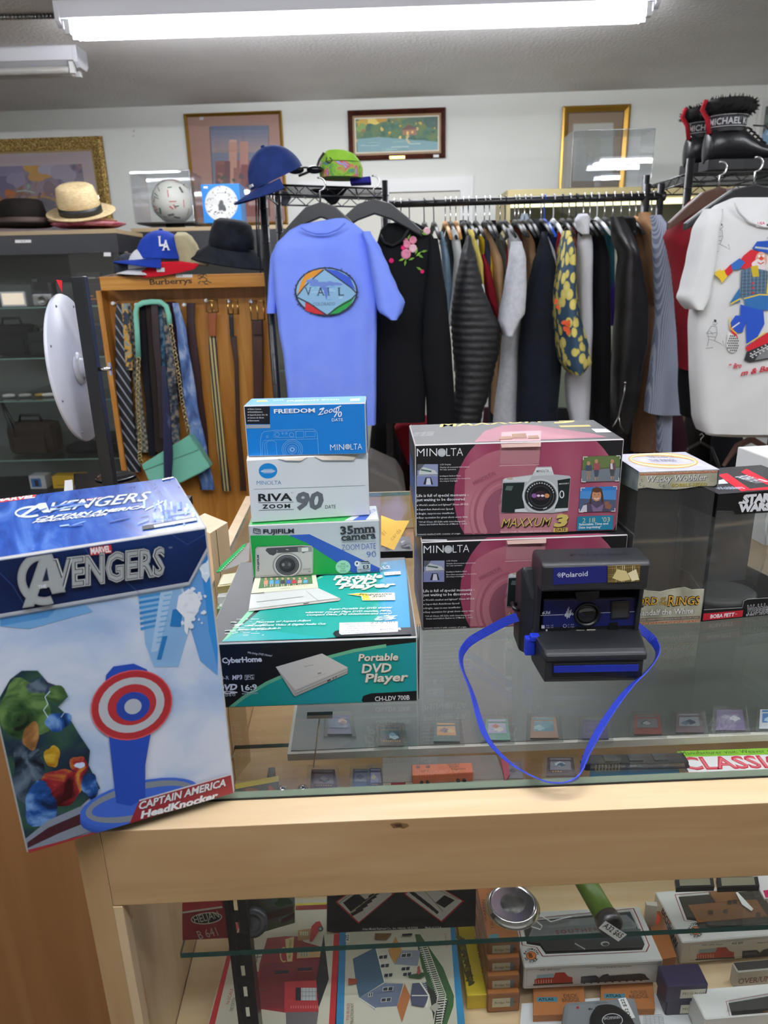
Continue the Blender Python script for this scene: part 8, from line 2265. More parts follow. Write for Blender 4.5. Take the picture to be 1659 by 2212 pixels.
for x, y0, y1, lb in ((553, 415, 555, 'thin black cord hanging at the far left of the wire rack'), (558, 412, 590, 'long black cord looped on the left rack post'), (604, 420, 500, 'black cord with a green bead hanging inside the rack')):
 mb = MB(); mb.tube([oy(x, y0, 2.38), oy(x + 1, (y0 + y1) / 2, 2.385), oy(x + 5, y1, 2.38)], .0025, 5); tag(mb.build('hanging_cord', BLACK), lb, 'cord')

# ---- belt and tie board
YT = 2.62
a, b = oy(214, 598, YT - .1), oy(576, 588, YT - .1)
r = thing('belt_board', 'golden oak display board with a lettered top, hung with ties and belts', 'display board', Vector(((a.x + b.x) / 2, YT, 0)))
zt, zb = a.z, oy(214, 628, YT - .1).z
mb = MB(); mb.box(a.x, b.x, YT - .1, YT + .03, zb, zt); tbd = mb.build('top_shelf', OAK, r, bevel=.002)
xl, xr = oy(236, 660, YT).x, oy(580, 660, YT).x
mb = MB(); mb.box(xl, xr, YT, YT + .02, .25, zb - .0005); mb.build('back_board', OAKZ, r)
mb = MB(); mb.box(xl - .018, xl, YT - .06, YT + .02, .2, zb - .0005); mb.build('side_board', OAKZ, r, bevel=.001); mb = MB(); mb.box(xr, xr + .018, YT - .06, YT + .02, .2, zb - .0005); mb.build('side_board', OAKZ, r, bevel=.001)
mb = MB(); mb.box(xl - .05, xr + .05, YT - .1, YT + .12, 0, .2); mb.build('foot', OAK, r)
F = Face(Vector((a.x, YT - .1, zb)), Vector((1, 0, 0)), Z3); p = Print(F, V2)
p.text('Burberrys', 840, 143, 1076, 134, 30, '1d1710', 0.015, serif=True, sp=.95)
for pts in ([(1105, 95), (1115, 88), (1128, 98), (1120, 110), (1108, 105)], [(1115, 108), (1140, 100), (1160, 112), (1155, 124), (1128, 126)], [(1152, 118), (1172, 128), (1184, 132)], [(1125, 122), (1110, 132), (1118, 138)], [(1140, 124), (1148, 138), (1166, 140)], [(1120, 86), (1150, 84), (1158, 94)], [(1130, 100), (1145, 84)]):
 p.line(pts, 5, '2a2014')
p.rect(985, 85, 1078, 102, 'e6e6e6'); p.text('C16', 992, 96, 1022, 95, 8, '2a2a2a', 0.02); p.build('lettering', tbd)
for x, y in ((628, 248), (758, 256), (890, 250), (1028, 256), (1152, 232), (1276, 236), (1402, 238)):
 c = oy(x * .38577, 560 + y * .38577, YT - .055); mb = MB(); mb.tube([c, c + Vector((0, .056, 0))], .004, 8); mb.lathe([(.0001, -.002), (.006, 0), (.007, .004), (.004, .007)], c + Vector((0, .004, 0)), 12, Matrix.Rotation(RAD(-90), 3, 'X')); mb.build('peg', WPL, r)


def strip(name, label, rows, Y, mat, cat, group=None, th=.004, root=None, part='band'):
 return drape(name, label, rows, Y, th, mat, V2, cat, group, root=root, part=part, ex=3.5, steps=22, n=12, fold=0.0)


PIN = ramp_mat('pinstripe_silk', [(0.85, '14161c'), (0.9, '8a8f98')], (1, 1, 1), 'wave', 14, 0, 0.5, rot=(0, .5, 0)); FLT = ramp_mat('dark_floral_silk', [(0.4, '15161c'), (0.5, '3a4a5a'), (0.6, '8a7a6a')], (1, 1, 1), 'noise', 60, 4, 0.5)
TEALT = ramp_mat('teal_floral_silk', [(0.4, '10243c'), (0.5, '1f5a7a'), (0.6, '6a8a9a')], (1, 1, 1), 'noise', 45, 3, 0.5); WATER = ramp_mat('watercolour_silk', [(0.3, '1c2f5a'), (0.5, '5a7ab0'), (0.65, 'a9b8d4')], (1, 1, .4), 'noise', 22, 5, 0.5, dist=1); GREYT = ramp_mat('grey_check_silk', [(0.4, '4a4640'), (0.6, '8d8678')], (1, 1, 1), 'checker', 90, 0, 0.6); FLY = ramp_mat('yellow_flower_silk', [(0.45, '1d3040'), (0.52, 'c9962c'), (0.6, '7a8a8a')], (1, 1, 1), 'noise', 40, 3, 0.5)
TI = [('black pinstriped tie at the left end of the board', [(250, 655, 700), (300, 645, 700), (700, 648, 735), (1000, 660, 760), (1190, 680, 792)], YT - .045, PIN),
 ('grey checked tie second from the left', [(245, 690, 735), (400, 715, 760), (800, 755, 800), (1080, 762, 835)], YT - .030, GREYT),
 ('dark tie with yellow flowers behind the grey checked one', [(248, 680, 715), (400, 690, 735), (620, 705, 745)], YT - .057, FLY),
 ('black tie under the left end of the mint strap', [(255, 780, 820), (500, 785, 830), (900, 820, 860), (1100, 830, 880)], YT - .03, fab('15151a')),
 ('chocolate tie in the middle of the board', [(252, 815, 850), (500, 830, 870), (900, 860, 900), (1080, 870, 920)], YT - .042, fab('2a211e')),
 ('dark tie with a pink edge in the middle of the board', [(250, 845, 885), (400, 850, 895), (700, 880, 915), (1000, 895, 930)], YT - .055, ramp_mat('pink_edge_silk', [(0.6, '2a1a20'), (0.64, 'b9706a')], (1, 1, .3), 'noise', 6, 1, 0.5)),
 ('teal flowered tie left of the right hand chain', [(252, 885, 925), (500, 885, 935), (800, 905, 960), (1050, 925, 980)], YT - .03, TEALT),
 ('black flowered tie under the right end of the mint strap', [(250, 905, 950), (600, 935, 985), (1000, 960, 1010), (1080, 965, 1005)], YT - .045, FLT),
 ('plum tie behind the watercolour one', [(238, 930, 985), (500, 960, 1010), (800, 1000, 1040)], YT - .03, fab('2c1622')),
 ('blue watercolour tie right of the chains', [(245, 965, 1000), (400, 990, 1045), (800, 1030, 1105), (1100, 1080, 1165), (1290, 1130, 1205)], YT - .045, WATER),
 ('navy patterned tie hanging in front of the mint bag', [(600, 905, 930), (900, 912, 958), (1100, 915, 968), (1225, 918, 962)], YT - .118, ramp_mat('navy_dash_silk', [(0.6, '1c2140'), (0.7, '5a6488')], (1, 1, .3), 'noise', 40, 2, 0.5))]
for lb, rows, Y, m in TI:
 strip('necktie', lb, rows, Y, m, 'tie', 'ties on the board')
strip('belt', 'plum leather belt right of the watercolour tie', [(245, 1045, 1095), (330, 1045, 1090), (700, 1070, 1130), (1000, 1100, 1165), (1290, 1120, 1180)], YT - .035, mt('2a1216', .4), 'belt')


def buckle(root, x, y, w, h, Y):
 mb = MB(); a = oy(x * .38577, 560 + y * .38577, Y); k = .38577 * Y / 1480
 mb.tube([a + Vector((-w * k, 0, h * k)), a + Vector((w * k, 0, h * k)), a + Vector((w * k, 0, -h * k)), a + Vector((-w * k, 0, -h * k))], .0035, 8, closed=True); mb.tube([a + Vector((0, 0, h * k)), a + Vector((0, -.004, -h * k))], .0028, 6); mb.build('buckle', BRASS, root)


STRB = ramp_mat('striped_webbing', [(0.35, '1a1c26'), (0.5, 'c9b878'), (0.65, 'b5a468')], (1, .01, .01), 'wave', 26, 0, 0.7, const=True)
for lb, top, band, m1, m2, bk in (('tan leather and striped webbing belt', [(285, 1162, 1216), (430, 1170, 1212)], [(430, 1168, 1212), (700, 1182, 1228), (1000, 1210, 1258), (1296, 1245, 1292)], mt('8a4a22', .4), STRB, (1187, 262, 30, 28)),
        ('thin black and tan braided belt with a brass keeper', [(305, 1280, 1306), (430, 1288, 1312)], [(430, 1288, 1325), (600, 1312, 1338), (900, 1320, 1345), (1296, 1345, 1380)], BLACK, mt('3a2418', .4), (1304, 268, 26, 34)),
        ('wide brown leather belt with a big brass buckle', [(335, 1408, 1472), (420, 1410, 1475)], [(420, 1410, 1475), (700, 1418, 1478), (1100, 1425, 1480)], mt('3f2218', .4), mt('3f2218', .4), (1441, 286, 34, 48))):
 t = thing('belt', lb, 'belt', oy(band[0][1] * .38577, 900, YT - .05).xy.to_3d() + Vector((0, 0, .8)), 0, 'belts with brass buckles on the board')
 strip('b', None, top, YT - .045, m1, 'belt', root=t, part='leather_end'); strip('b', None, band, YT - .035, m2, 'belt', root=t); buckle(t, *bk, YT - .052)
# mint chain bag
MINT = mt('7fc9b0', .42); q = [oy(x * .38577, 560 + y * .38577, YT - .10) for x, y in ((795, 1150), (985, 1035), (1060, 985), (1100, 1040), (1178, 1165), (1130, 1195), (1010, 1255), (830, 1240))]
r = thing('chain_bag', 'mint green bag on a chain strap, slung over the pegs', 'bag', sum(q, Vector()) / 8)
mb = MB(); mb.prism(q, (0, .05, 0)); mb.build('body', MINT, r, bevel=.006)
mb = MB(); mb.prism([v + Vector((0, -.004, 0)) for v in [q[0], q[2], q[3].lerp(q[4], .2), q[0].lerp(q[7], .35)]], (0, .006, 0)); mb.build('flap', mt('78c2a9', .42), r, bevel=.002)
P_ = lambda pts, Y: [oy(x * .38577, 560 + y * .38577, Y) for x, y in pts]
mb = MB(); mb.tube(P_(((776, 555), (768, 400), (760, 300), (768, 262), (800, 244), (850, 238), (900, 240), (930, 262), (945, 310), (952, 372)), YT - .062), .0095, 8, flat=.35, up=(0, 1, 0)); mb.build('shoulder_strap', MINT, r)
mb = MB()
for pts in (((776, 560), (770, 800), (785, 1000), (782, 1120), (800, 1150)), ((955, 375), (975, 500), (1000, 650), (1020, 800), (1050, 940), (1058, 985))):
 W_ = P_(pts, YT - .075); k = 0
 for i in range(len(W_) - 1):
  m = max(2, int((W_[i + 1] - W_[i]).length / .011))
  for j in range(m):
   c = W_[i].lerp(W_[i + 1], j / m); k += 1
   mb.tube([c + Vector((.007 * math.cos(RAD(t)) * (1 if k % 2 else .5), .006 * math.cos(RAD(t)) * (0 if k % 2 else 1), .008 * math.sin(RAD(t)))) for t in range(0, 360, 60)], .0022, 5, closed=True)
tag(mb.build('chain', mt('c9b98a', .3, .9), r), kind='stuff')
# hats on the board
zt0 = zt + .002
r, c, M = cap('baseball_cap', 'royal blue baseball cap with white interlocked letters', (352, 560), YT - .03, .088, RAD(205), RAD(-2), fab('1c3a9a', '2040a4', 40), fab('1c3a9a'), roll=RAD(0))
F = Face(c + Vector((.012, -.084, .0)), Vector((1, -.12, 0)), Vector((0, .35, 1))); p = Print(F, V1, .008)
for t, x, w, y in (('L', 955, 34, 922), ('A', 975, 48, 945)):
 p.text(t, x, y, x + w, y - 4, 56, 'e4e6ea', 0.03, serif=True)
p.build('white_letters', r)
c = oy(412, 575, YT - .01); r = thing('sun_hat', 'crumpled khaki sun hat between the blue cap and the dark bucket hat', 'hat', c)
drape('b', None, [(502, 384, 402), (510, 380, 412), (530, 382, 424), (560, 388, 440), (574, 392, 448)], YT - .02, .06, fab('a39a7a', 'b5ab8a', 20), root=r, part='crown', fold=.12)
mb = MB(); mb.tube([oy(x, y, YT - .085) for x, y in ((392, 572), (420, 566), (446, 572), (452, 560))], .012, 8, flat=.5); mb.build('brim', fab('a39a7a'), r)
c = oy(498, 566, YT - .02); r = thing('bucket_hat', 'dark denim bucket hat at the right end of the board', 'hat', c)
BH = fab('16181e', '20242c', 30); k = YT / 1500; M3 = Matrix.Rotation(RAD(10), 3, 'Y') @ Matrix.Rotation(RAD(6), 3, 'X')
mb = MB(); mb.lathe([(.078, .045), (.074, .09), (.062, .125), (.045, .136), (.0001, .138)], c, 28, M3, sy=.9); mb.build('crown', BH, r)
mb = MB(); mb.lathe([(.080, .052), (.080, .046), (.140, .002), (.142, -.004), (.137, -.002), (.076, .044)], c, 32, M3, sy=.8); mb.build('brim', BH, r)
r, c, M = cap('baseball_cap', 'red and white cap with its red visor over the board front', (318, 578), YT - .05, .062, RAD(215), RAD(4), fab('d9dbdf'), fab('d9dbdf'), vis=.8)
c = oy(360, 592, YT - .13); mb = MB(); mb.rings([[c + Vector((x, y * .5, z)) for x, y, z in ((-.13 * s, 0, .004 - .02 * s), (-.05 * s, -.06 * s, .012), (.06 * s, -.06 * s, .016), (.13 * s, 0, .022 * s), (.05 * s, .07 * s, .03), (-.06 * s, .07 * s, .024))] for s in (1, 1)], cap=True);
q = [oy(x, y, YT - .12) for x, y in ((290, 594), (318, 580), (350, 567), (390, 566), (430, 572), (420, 582), (388, 590), (350, 597), (312, 601))]; mb = MB(); mb.prism(q, (0, .012, .004)); vb = mb.build('red_visor', fab('c01828'), r, bevel=.004)
mb = MB(); c0 = oy(347, 583, YT - .1225); mb.obox(c0, .026, .002, .013); mb.build('price_tag', WPL, r)
r, c, M = cap('baseball_cap', 'dark patterned cap at the left end of the board', (282, 585), YT - .02, .055, RAD(190), RAD(6), fab('23262c', '3a3f4a', 40), fab('5a4a44', '8a7a6a', 40), vis=1.3)
for x, col, lb in ((558, 'd8c42a', 'yellow'), (562, '58b8d0', 'blue')):
 mb = MB(); c = oy(x, 578, YT - .07); mb.lathe([(.003, -.004), (.006, 0), (.004, .005), (.0001, .006)], c, 12); tag(mb.build('push_pin', mt(col, .3)), 'tiny ' + lb + ' push pin at the right end of the board top', 'pin')

# ---- black display cabinets against the wall
CBK = mt('1b1c20', .45); BACKP = mt('585f5c', .6)


def display_cabinet(label, xl, xr, ytop, yhead, Y, dep, shelves, base):
 zt, zh = oy(xr, ytop, Y).z, oy(xr, yhead, Y).z
 x0, x1 = oy(xl, ytop, Y).x, oy(xr, ytop, Y).x
 r = thing('display_cabinet', label, 'display cabinet', Vector(((x0 + x1) / 2, Y + dep / 2, 0)))
 mb = MB(); mb.box(x0, x1, Y, Y + dep, zh, zt - .02); mb.build('header', CBK, r, bevel=.002)
 mb = MB(); mb.box(x0, x1, Y, Y + dep, zt - .0198, zt); mb.build('top_board', mt('a38f6e', .5), r, bevel=.001)
 for x in (x0 + .012, x1 - .014):
  for y in (Y + .012, Y + dep - .014):
   mb = MB(); mb.box(x - .012, x + .012, y - .012, y + .012, base, zh); mb.build('post', CBK, r)
 mb = MB(); mb.box(x0, x1, Y + dep - .004, Y + dep, base, zh); mb.build('back_panel', BACKP, r)
 mb = MB(); mb.box(x0, x1, Y, Y + dep, 0, base); mb.build('plinth', CBK, r, bevel=.002)
 zs = []
 for y in shelves:
  z = oy(xr - 60, y, Y + .02).z; zs.append(z); mb = MB(); mb.box(x0 + .02, x1 - .02, Y + .02, Y + dep - .02, z - .007, z); mb.m[2] = 1; mb.build('glass_shelf', [GLASS, mt('6f8f88', .2)], r)
 mb = MB(); mb.box(x0 + .025, x1 - .025, Y + .004, Y + .008, base, zh); mb.build('glass_door', GLASS, r)
 return r, x0, x1, zt, zs


YC1 = 3.75
bz1 = oy(150, 1062, YC1 + .05).z
r1, x0, x1, zt1, zs = display_cabinet('black glass cabinet with hats on top, at the left edge', -250, 250, 494, 546, YC1, .42, (660, 770, 862, 990), bz1)
F = Face(oy(0, 520, YC1 - .001), Vector((1, 0, 0)), Z3); p = Print(F, V1); p.poly([(90, 880), (186, 879), (186, 896), (90, 898)], 'e4e4e4'); p.text('G14', 122, 893, 152, 892, 9, '333333'); p.rect(620, 955, 662, 978, 'd9d9d9'); p.build('label', r1)
display_cabinet('black glass cabinet carrying the footballs, behind the belt board', 281, 660, 484, 556, 4.25, .4, (660, 800), .4)
for i in range(2):
 mb = MB(); mb.lathe([(.012, 0), (.014, .006), (.0001, .012)], oy(52 + i * 14, 552, YC1 + .1), 10); tag(mb.build('cabinet_lock', CHROME), 'silver cabinet lock under the black header, ' + ('left', 'right')[i] + ' one', 'lock')


def hat(label, px, Y, cr, ch, br, m1, m2=None, dent=.02, tilt=0.0, squash=.85):
 c = oy(px[0], px[1], Y); r = thing('brimmed_hat', label, 'hat', c); M = Matrix.Rotation(tilt, 3, 'X')
 mb = MB(); mb.lathe([(cr, .004), (cr * .97, ch * .5), (cr * .86, ch * .92), (cr * .7, ch), (cr * .3, ch - dent * .4), (.0001, ch - dent)], c, 30, M, sy=squash); mb.build('crown', m1, r)
 mb = MB(); mb.lathe([(cr * .95, .006), (br * .8, .0), (br, .012), (br * 1.003, .008), (br * .8, -.005), (cr * .95, 0)], c, 36, M, sy=squash); mb.build('brim', m1, r)
 if m2:
  mb = MB(); mb.lathe([(cr * 1.012, .006), (cr * 1.0, ch * .30)], c, 30, M, sy=squash); mb.build('ribbon', m2, r)
 return r


STRAW = ramp_mat('woven_straw', [(0.4, 'd2b888'), (0.6, 'e2cda0')], (1, 1, 3), 'noise', 60, 4, .7, bump=.2)
hat('pale straw hat with a black ribbon, tipped forward on the cabinet', (176, 462), YC1 + .12, .105, .135, .168, STRAW, BLACK, tilt=RAD(22))
hat('flat straw hat under the ribboned one', (178, 482), YC1 + .22, .09, .03, .175, fab('c9a488', 'b88f74', 30)); hat('pink brimmed hat lowest of the straw hats', (192, 489), YC1 + .17, .09, .02, .185, fab('a83a5c', 'd0909c', 20))
hat('black felt hat with a rolled brim beside the straw hats', (55, 489), YC1 + .13, .115, .125, .15, fab('16130f', '1c1815', 30), mt('4a3a34', .6)); hat('second black hat cut by the left edge', (-32, 489), YC1 + .2, .10, .13, .14, fab('101114'))
# ball in a clear case, ball box
YB2 = 4.38


def clearbox(label, xl, xr, yt, yb, Y, dep, name='display_case'):
 a, b = oy(xl, yb, Y), oy(xr, yb, Y); zt = oy(xl, yt, Y).z; x0, x1, z0 = a.x, b.x, a.z; t = .004
 r = thing(name, label, 'display case', Vector(((x0 + x1) / 2, Y + dep / 2, z0)))
 for nm, bx in (('front_pane', (x0, x1, Y, Y + t, z0, zt)), ('rear_pane', (x0, x1, Y + dep - t, Y + dep, z0, zt)), ('side_pane', (x0, x0 + t, Y + t, Y + dep - t, z0, zt)), ('side_pane', (x1 - t, x1, Y + t, Y + dep - t, z0, zt)), ('top_pane', (x0 + t, x1 - t, Y + t, Y + dep - t, zt - t, zt))):
  mb = MB(); mb.box(*bx); mb.build(nm, ACRYL, r)
 mb = MB(); mb.tube([(x0, Y, z0), (x0, Y, zt), (x1, Y, zt), (x1, Y, z0)], .003, 4, cap=False); mb.build('edge_line', pane_mat('acrylic_edge', 'e8eef0', .2, 0, .25), r)
 return r, z0


rc, z0 = clearbox('clear case over a signed football on the cabinet', 293, 420, 370, 484, YB2 - .1, .30)
mb = MB(); mb.box(oy(296, 484, YB2 - .1).x, oy(418, 484, YB2 - .1).x, YB2 - .095, YB2 + .19, z0, z0 + .008); mb.build('black_base', BLACK, rc)
c = oy(374, 436, YB2 + .03); r = thing('football', 'cream football printed with green and red marks in the clear case', 'ball', Vector((c.x, c.y, c.z - .12)))
mb = MB(); bm = bmesh.new(); bmesh.ops.create_icosphere(bm, subdivisions=4, radius=.118); mb.smooth = True; mb.add([c + v.co for v in bm.verts], [[v.index for v in f.verts] for f in bm.faces], smooth=True); bm.free()
mb.build('ball', ramp_mat('football_panels', [(0.0, '6a6a64'), (0.03, 'd2d0c4'), (1.0, 'dedcd0')], (1, 1, 1), 'vor', 11, 0, .4), r)
mb = MB()
for i in range(34):
 q, t = random.uniform(-2.8, -.3), random.uniform(-1.1, 1.2); d = Vector((math.cos(q) * math.cos(t), math.sin(q) * math.cos(t), math.sin(t))); e = d.orthogonal().normalized(); g = d.cross(e)
 an = random.uniform(0, 6.3); e, g = e * math.cos(an) + g * math.sin(an), g * math.cos(an) - e * math.sin(an); w, h = random.choice([(.018, .006), (.012, .003), (.02, .002)])
 p0 = c + d * .1192; mb.add([p0 - e * w - g * h, p0 + e * w - g * h, p0 + e * w + g * h, p0 - e * w + g * h], [(0, 1, 2, 3)], random.choice((0, 0, 1, 2, 2)), False)
tag(mb.build('ball_marks', [mt('2a6a4c'), mt('c23a3a'), mt('4a4a48')], r), kind='stuff')
mb = MB(); mb.lathe([(.05, -.1415), (.045, -.11), (.05, -.108), (.056, -.14)], c, 24); tag(mb.build('ball_ring', BLACK), 'black ring stand under the football', 'stand')
a, b = oy(441, 482, YB2 - .02), oy(523, 481, YB2 - .02); zt = oy(441, 398, YB2 - .02).z
r = thing('ball_box', 'bright blue box picturing a white football, beside the clear case', 'box', Vector(((a.x + b.x) / 2, YB2 + .05, a.z))); mb = MB(); mb.prism([a, b, Vector((b.x, b.y, zt)), Vector((a.x, a.y, zt))], (0, .16, 0)); mb.build('carton', mt('1a78c4', .4), r, bevel=.002)
F = Face(a, Vector((1, 0, 0)), Z3); p = Print(F, V1); p.ell(1322, 662, 98, 106, 'c9cbc8', 40)
for x, y, s in ((1322, 605, 40), (1270, 700, 34), (1372, 695, 34), (1322, 740, 24)):
 p.ell(x, y, s, s, 'd9dbd8')
for i in range(60):
 q = random.uniform(0, 6.3); rr = random.uniform(50, 92); x, y = 1322 + rr * math.cos(q), 662 + rr * 1.05 * math.sin(q); p.line([(x, y), (x + random.uniform(-12, 12), y + random.uniform(-10, 10))], 4, '33363a')
p.blob(1325, 680, 26, '4a4d50', 12, .5); p.text('adidas', 1296, 604, 1348, 602, 10, '44484c'); p.rect(1216, 560, 1240, 572, 'e6e6e6'); p.build('printed_ball', r)
# shelf things in the left cabinet
ZS4 = [z + .001 for z in zs]


def sh(x, y):
 return oy(x, y, YC1 + .12)


c = sh(30, 655); r = thing('photo_frame', 'small white lit picture screen on the top cabinet shelf', 'screen', Vector((c.x, c.y, ZS4[0])))
mb = MB(); mb.box(c.x - .065, c.x + .065, c.y, c.y + .02, ZS4[0], ZS4[0] + .075); mb.build('bezel', mt('d5d8dc', .4), r, bevel=.004); mb = MB(); mb.box(c.x - .055, c.x + .055, c.y - .001, c.y, ZS4[0] + .01, ZS4[0] + .066); mb.build('screen', mt('e8d8c4', .5, emit=.6), r)
c = sh(90, 655); r = thing('portable_speaker', 'black rounded speaker behind the silver camera on the top shelf', 'speaker', Vector((c.x, c.y, ZS4[0]))); mb = MB(); mb.box(c.x - .058, c.x + .058, c.y + .02, c.y + .09, ZS4[0], ZS4[0] + .14); mb.build('case', mt('26282b', .4), r, bevel=.02); mb = MB(); mb.box(c.x - .035, c.x + .035, c.y + .017, c.y + .022, ZS4[0] + .075, ZS4[0] + .12); mb.build('grille', mt('141518', .7), r)
c = sh(104, 655); r = thing('compact_camera', 'silver compact camera on the top cabinet shelf', 'camera', Vector((c.x, c.y - .05, ZS4[0]))); mb = MB(); mb.box(c.x - .05, c.x + .05, c.y - .06, c.y - .03, ZS4[0], ZS4[0] + .06); mb.build('body', mt('9a9c9e', .3, .5), r, bevel=.008); mb = MB(); mb.lathe([(.026, 0), (.026, .014), (.02, .018), (.018, .008), (.0001, .008)], Vector((c.x + .005, c.y - .06, ZS4[0] + .028)), 24, Matrix.Rotation(RAD(90), 3, 'X')); mb.build('lens', STEEL, r)
c = sh(200, 655); r = thing('game_case', 'black game case with a purple frame on the top cabinet shelf', 'case', Vector((c.x, c.y, ZS4[0]))); mb = MB(); mb.box(c.x - .06, c.x + .06, c.y, c.y + .02, ZS4[0], ZS4[0] + .16); mb.build('case', mt('141216', .3), r); F = Face(Vector((c.x - .06, c.y, ZS4[0])), Vector((1, 0, 0)), Z3); p = Print(F); p.uvpoly([(.01, .01), (.11, .01), (.11, .105), (.01, .105)], '4a1c40'); p.uvpoly([(.014, .014), (.106, .014), (.106, .1), (.014, .1)], '1c0f1c'); p.uvpoly([(.02, .04), (.07, .04), (.07, .046), (.02, .046)], 'b5662c'); p.uvpoly([(.02, .025), (.085, .025), (.085, .031), (.02, .031)], 'b5662c'); p.uvpoly([(.025, .128), (.095, .128), (.095, .136), (.025, .136)], '8a8a86'); p.build('cover', r)


def bagthing(label, px, w, h, col, zi, dx=0.0, strap=True):
 c = sh(*px); z = ZS4[zi] if zi >= 0 else bz1 + .002
 r = thing('camera_bag', label, 'bag', Vector((c.x, c.y + .08, z))); mb = MB(); mb.box(c.x - w, c.x + w, c.y, c.y + .15, z, z + h); mb.build('body', fab(col), r, bevel=min(w, h) * .35); mb = MB(); mb.box(c.x - w * .7, c.x + w * .7, c.y - .02, c.y + .01, z + .01, z + h * .6); mb.build('pocket', fab(col), r, bevel=.012)
 if strap:
  mb = MB(); mb.tube([Vector((c.x - w * .5, c.y + .05, z + h * .95)), Vector((c.x - w * .4, c.y + .05, z + h * 1.2)), Vector((c.x + w * .4, c.y + .05, z + h * 1.2)), Vector((c.x + w * .5, c.y + .05, z + h * .95))], .008, 8); mb.build('handle', BLACK, r)


bagthing('black camera bag at the left edge on the second cabinet shelf', (28, 770), .11, .16, '15161a', 1); bagthing('dark grey camera bag right of the first on the second shelf', (88, 770), .06, .12, '222428', 1); bagthing('navy camera pouch behind the white disc', (212, 770), .07, .14, '1a2238', 1)
bagthing('olive brown shoulder bag at the bottom left of the cabinet', (70, 985), .13, .18, '332c26', 3); bagthing('black case beside the brown shoulder bag', (178, 985), .09, .05, '17181c', 3, strap=False); bagthing('black case low behind the ties', (245, 985), .06, .10, '141518', 3, strap=False)
for x, lb, m, L_ in ((55, 'small grey knick-knack on the third cabinet shelf', 'a9a9a4', .03), (88, 'small gold trinket on the third cabinet shelf', 'a58a4a', .025), (108, 'short white tube on the third cabinet shelf', 'dcdcda', .035), (20, 'flat clear trinket at the left of the third shelf', 'b9bcba', .03)):
 c = sh(x, 862); mb = MB(); mb.tube([Vector((c.x - L_, c.y, ZS4[2] + .011)), Vector((c.x, c.y, ZS4[2] + .013)), Vector((c.x + L_, c.y + .01, ZS4[2] + .011))], [.008, .0105, .008], 10); tag(mb.build('trinket', mt(m, .35)), lb, 'trinket')
mb = MB(); a, b = sh(5, 880), sh(60, 1050)
for dx in (-.03, 0, .03):
 mb.tube([Vector((a.x, a.y, ZS4[2] - .02)), Vector((b.x + dx, b.y + abs(dx), ZS4[3] + .01))], .009, 8)
tag(mb.build('tripod', mt('202226', .4)), 'folded dark tripod leaning at the left in the cabinet', 'tripod')
for px, w, h, c1, lb in (((83, 1052), .045, .075, 'b9bcc0', 'small white and blue camera box at the cabinet bottom'), ((148, 1052), .085, .07, 'c9a21e', 'yellow box at the cabinet bottom')):
 c = sh(*px); z = bz1 + .001; r = thing('small_box', lb, 'box', Vector((c.x, c.y, z))); mb = MB(); mb.box(c.x - w, c.x + w, c.y, c.y + .08, z, z + h); mb.build('carton', mt(c1, .5), r, bevel=.001)
 F = Face(Vector((c.x - w, c.y, z)), Vector((1, 0, 0)), Z3); p = Print(F)
 if c1[0] == 'b':
  p.uvpoly([(.01, .01), (.065, .01), (.065, .06), (.01, .06)], '2f6aa8'); p.uvpoly([(.028, .015), (.05, .015), (.05, .05), (.028, .05)], '24262a')
 else:
  p.uvpoly([(.02, .015), (.15, .015), (.15, .02), (.02, .02)], '8a6a14')
 p.build('printed_front', r)
# pale lit case behind the rail
YK = 4.35; TAN = mt('b5a878', .5)
a, b = oy(1096, 434, YK), oy(1585, 418, YK); zt = oy(1096, 410, YK).z
r = thing('lit_case', 'long cream display case with a lit top behind the clothes rail', 'display cabinet', Vector(((a.x + b.x) / 2, YK + .2, 0)))
mb = MB(); mb.box(a.x, b.x, YK, YK + .42, a.z, zt); mb.build('header', TAN, r, bevel=.002); mb = MB(); mb.box(a.x + .02, b.x - .02, YK + .03, YK + .06, a.z - .032, a.z - .001); mb.build('lamp_strip', mt('f4eebc', .5, emit=1.6), r)
mb = MB(); mb.box(a.x, b.x, YK + .40, YK + .42, .2, a.z - .001); mb.build('back_panel', mt('8d9484', .6), r); mb = MB(); mb.box(a.x + .003, b.x, YK + .003, YK + .008, .2, a.z - .001); mb.build('glass_front', GLASS, r); mb = MB(); mb.box(a.x, b.x, YK, YK + .42, 0, .2); mb.build('plinth', TAN, r)
mb = MB(); mb.box(a.x, a.x + .02, YK + .01, YK + .4, .2, a.z - .001); mb.build('end_panel', TAN, r)
mb = MB(); mb.box(b.x - .05, b.x, YK - .001, YK + .4, .2, a.z - .001); mb.build('end_panel', mt('8a6a48', .5), r)
clearbox('empty clear acrylic stand on the long cream case', 1232, 1405, 282, 404, YK + .08, .22, 'acrylic_stand')
mb = MB(); q = [oy(x, y, YK + .19) for x, y in ((1248, 300), (1330, 290), (1335, 402), (1240, 404))]; mb.prism(q, (0, .006, 0)); tag(mb.build('acrylic_sheet', ACRYL), 'loose clear sheet inside the acrylic stand', 'sheet')
x0_, x1_ = oy(-260, 1050, 1.2).x, oy(322, 1050, 1.2).x
r = thing('low_black_cabinet', 'low black cabinet behind the blue toy box, carrying the white disc', 'cabinet', Vector(((x0_ + x1_) / 2, 1.3, 0)))
mb = MB(); mb.box(x0_, x1_, 1.11, 1.44, 0, .94); mb.build('carcass', CBK, r, bevel=.002); mb = MB(); mb.box(x0_ - .005, x1_ + .005, 1.10, 1.445, .9402, .96); mb.build('top_board', CBK, r, bevel=.001)
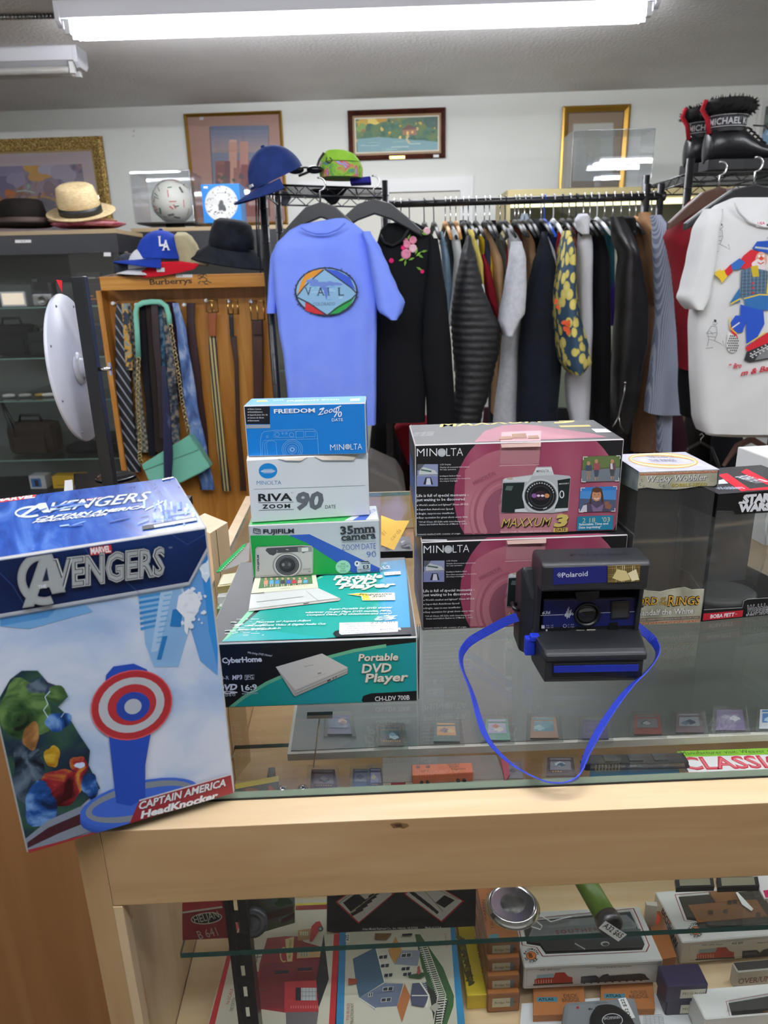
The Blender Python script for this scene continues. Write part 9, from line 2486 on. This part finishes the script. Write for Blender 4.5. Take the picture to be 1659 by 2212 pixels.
# ---- white disc on a black post, and its tray
YM = 1.30
pz = oy(238, 1045, YM); r = thing('swivel_mirror', 'white oval back of a swivel mirror on a black post', 'mirror', Vector((pz.x, pz.y, .9605)))
tp_ = oy(165, 597, YM).z; px_ = pz.x
mb = MB(); mb.box(px_ - .011, px_ + .011, YM - .011, YM + .011, .961, tp_); mb.build('post', mt('1f2124', .4, .3), r, bevel=.002)
cd_ = oy(164, 797, YM + .05); ax = Vector((.993, .085, .06)).normalized(); M3 = ax.to_track_quat('Z', 'Y').to_matrix()
yv = M3.inverted() @ Vector((0, 0, 1)); RR_ = .135
mb = MB(); mb.lathe([(.0001, -.004), (RR_ * .98, -.004), (RR_, -.001), (RR_ * .985, .003), (.0001, .005)], cd_, 56, M3); E_ = mb.v
mb.build('oval_back', mt('c3c6d4', .35), r)
mb = MB(); mb.lathe([(.030, .0045), (.030, .009), (.022, .012), (.018, .0125), (.018, .03), (.0001, .032)], cd_, 28, M3); mb.build('hub', mt('b9bcc8', .35), r)
mb = MB()
for k in range(8):
 q = RAD(k * 45 + 20); mb.lathe([(.0025, .003), (.002, .0046), (.0001, .005)], cd_ + M3 @ Vector((RR_ * .9 * math.cos(q), RR_ * .9 * math.sin(q), 0)), 8, M3)
tag(mb.build('rivets', mt('6a6c74', .4), r), kind='stuff')
c = Vector((px_ + .012, YM - .004, oy(205, 797, YM).z)); mb = MB(); mb.tube([c, c + Vector((.022, 0, 0))], .004, 8); mb.obox(c + Vector((.02, 0, 0)), .004, .004, .022); mb.build('wing_nut', CHROME, r)
mb = MB(); mb.obox(Vector((px_ - .035, YM, tp_ - .004)), .07, .014, .010); mb.build('top_arm', mt('17181a', .4), r)
mb = MB(); q = [oy(x, y, YM - .008) for x, y in ((121, 604), (134, 606), (134, 632))]; mb.prism(q, (0, .001, 0)); mb.build('red_tag', mt('c01c24', .5), r)
mb = MB(); q = [oz(x, y, .985) for x, y in ((158, 1022), (290, 1018), (304, 1040), (300, 1062), (160, 1066))]; mb.prism(q, (0, 0, -.0245)); tr = thing('plastic_tray', 'glossy black moulded tray with a round recess behind the toy box', 'tray', sum(q, Vector()) / 5 - Vector((0, 0, .0245))); mb.build('body', mt('101114', .12), tr, bevel=.004)
c = oz(250, 1030, .9865); mb = MB(); mb.lathe([(.040, -.001), (.044, .001), (.040, .003), (.036, .001), (.0001, .0005)], c, 32); mb.build('round_recess', mt('1c1d21', .1), tr)
mb = MB(); q = [oz(x, y, .99) for x, y in ((140, 1038), (156, 1036), (158, 1064), (138, 1066))]; mb.prism(q, (0, 0, -.029)); tag(mb.build('white_card', mt('e4e6e6', .5)), 'small white card at the left of the black tray', 'card')
bpy.context.view_layer.update()
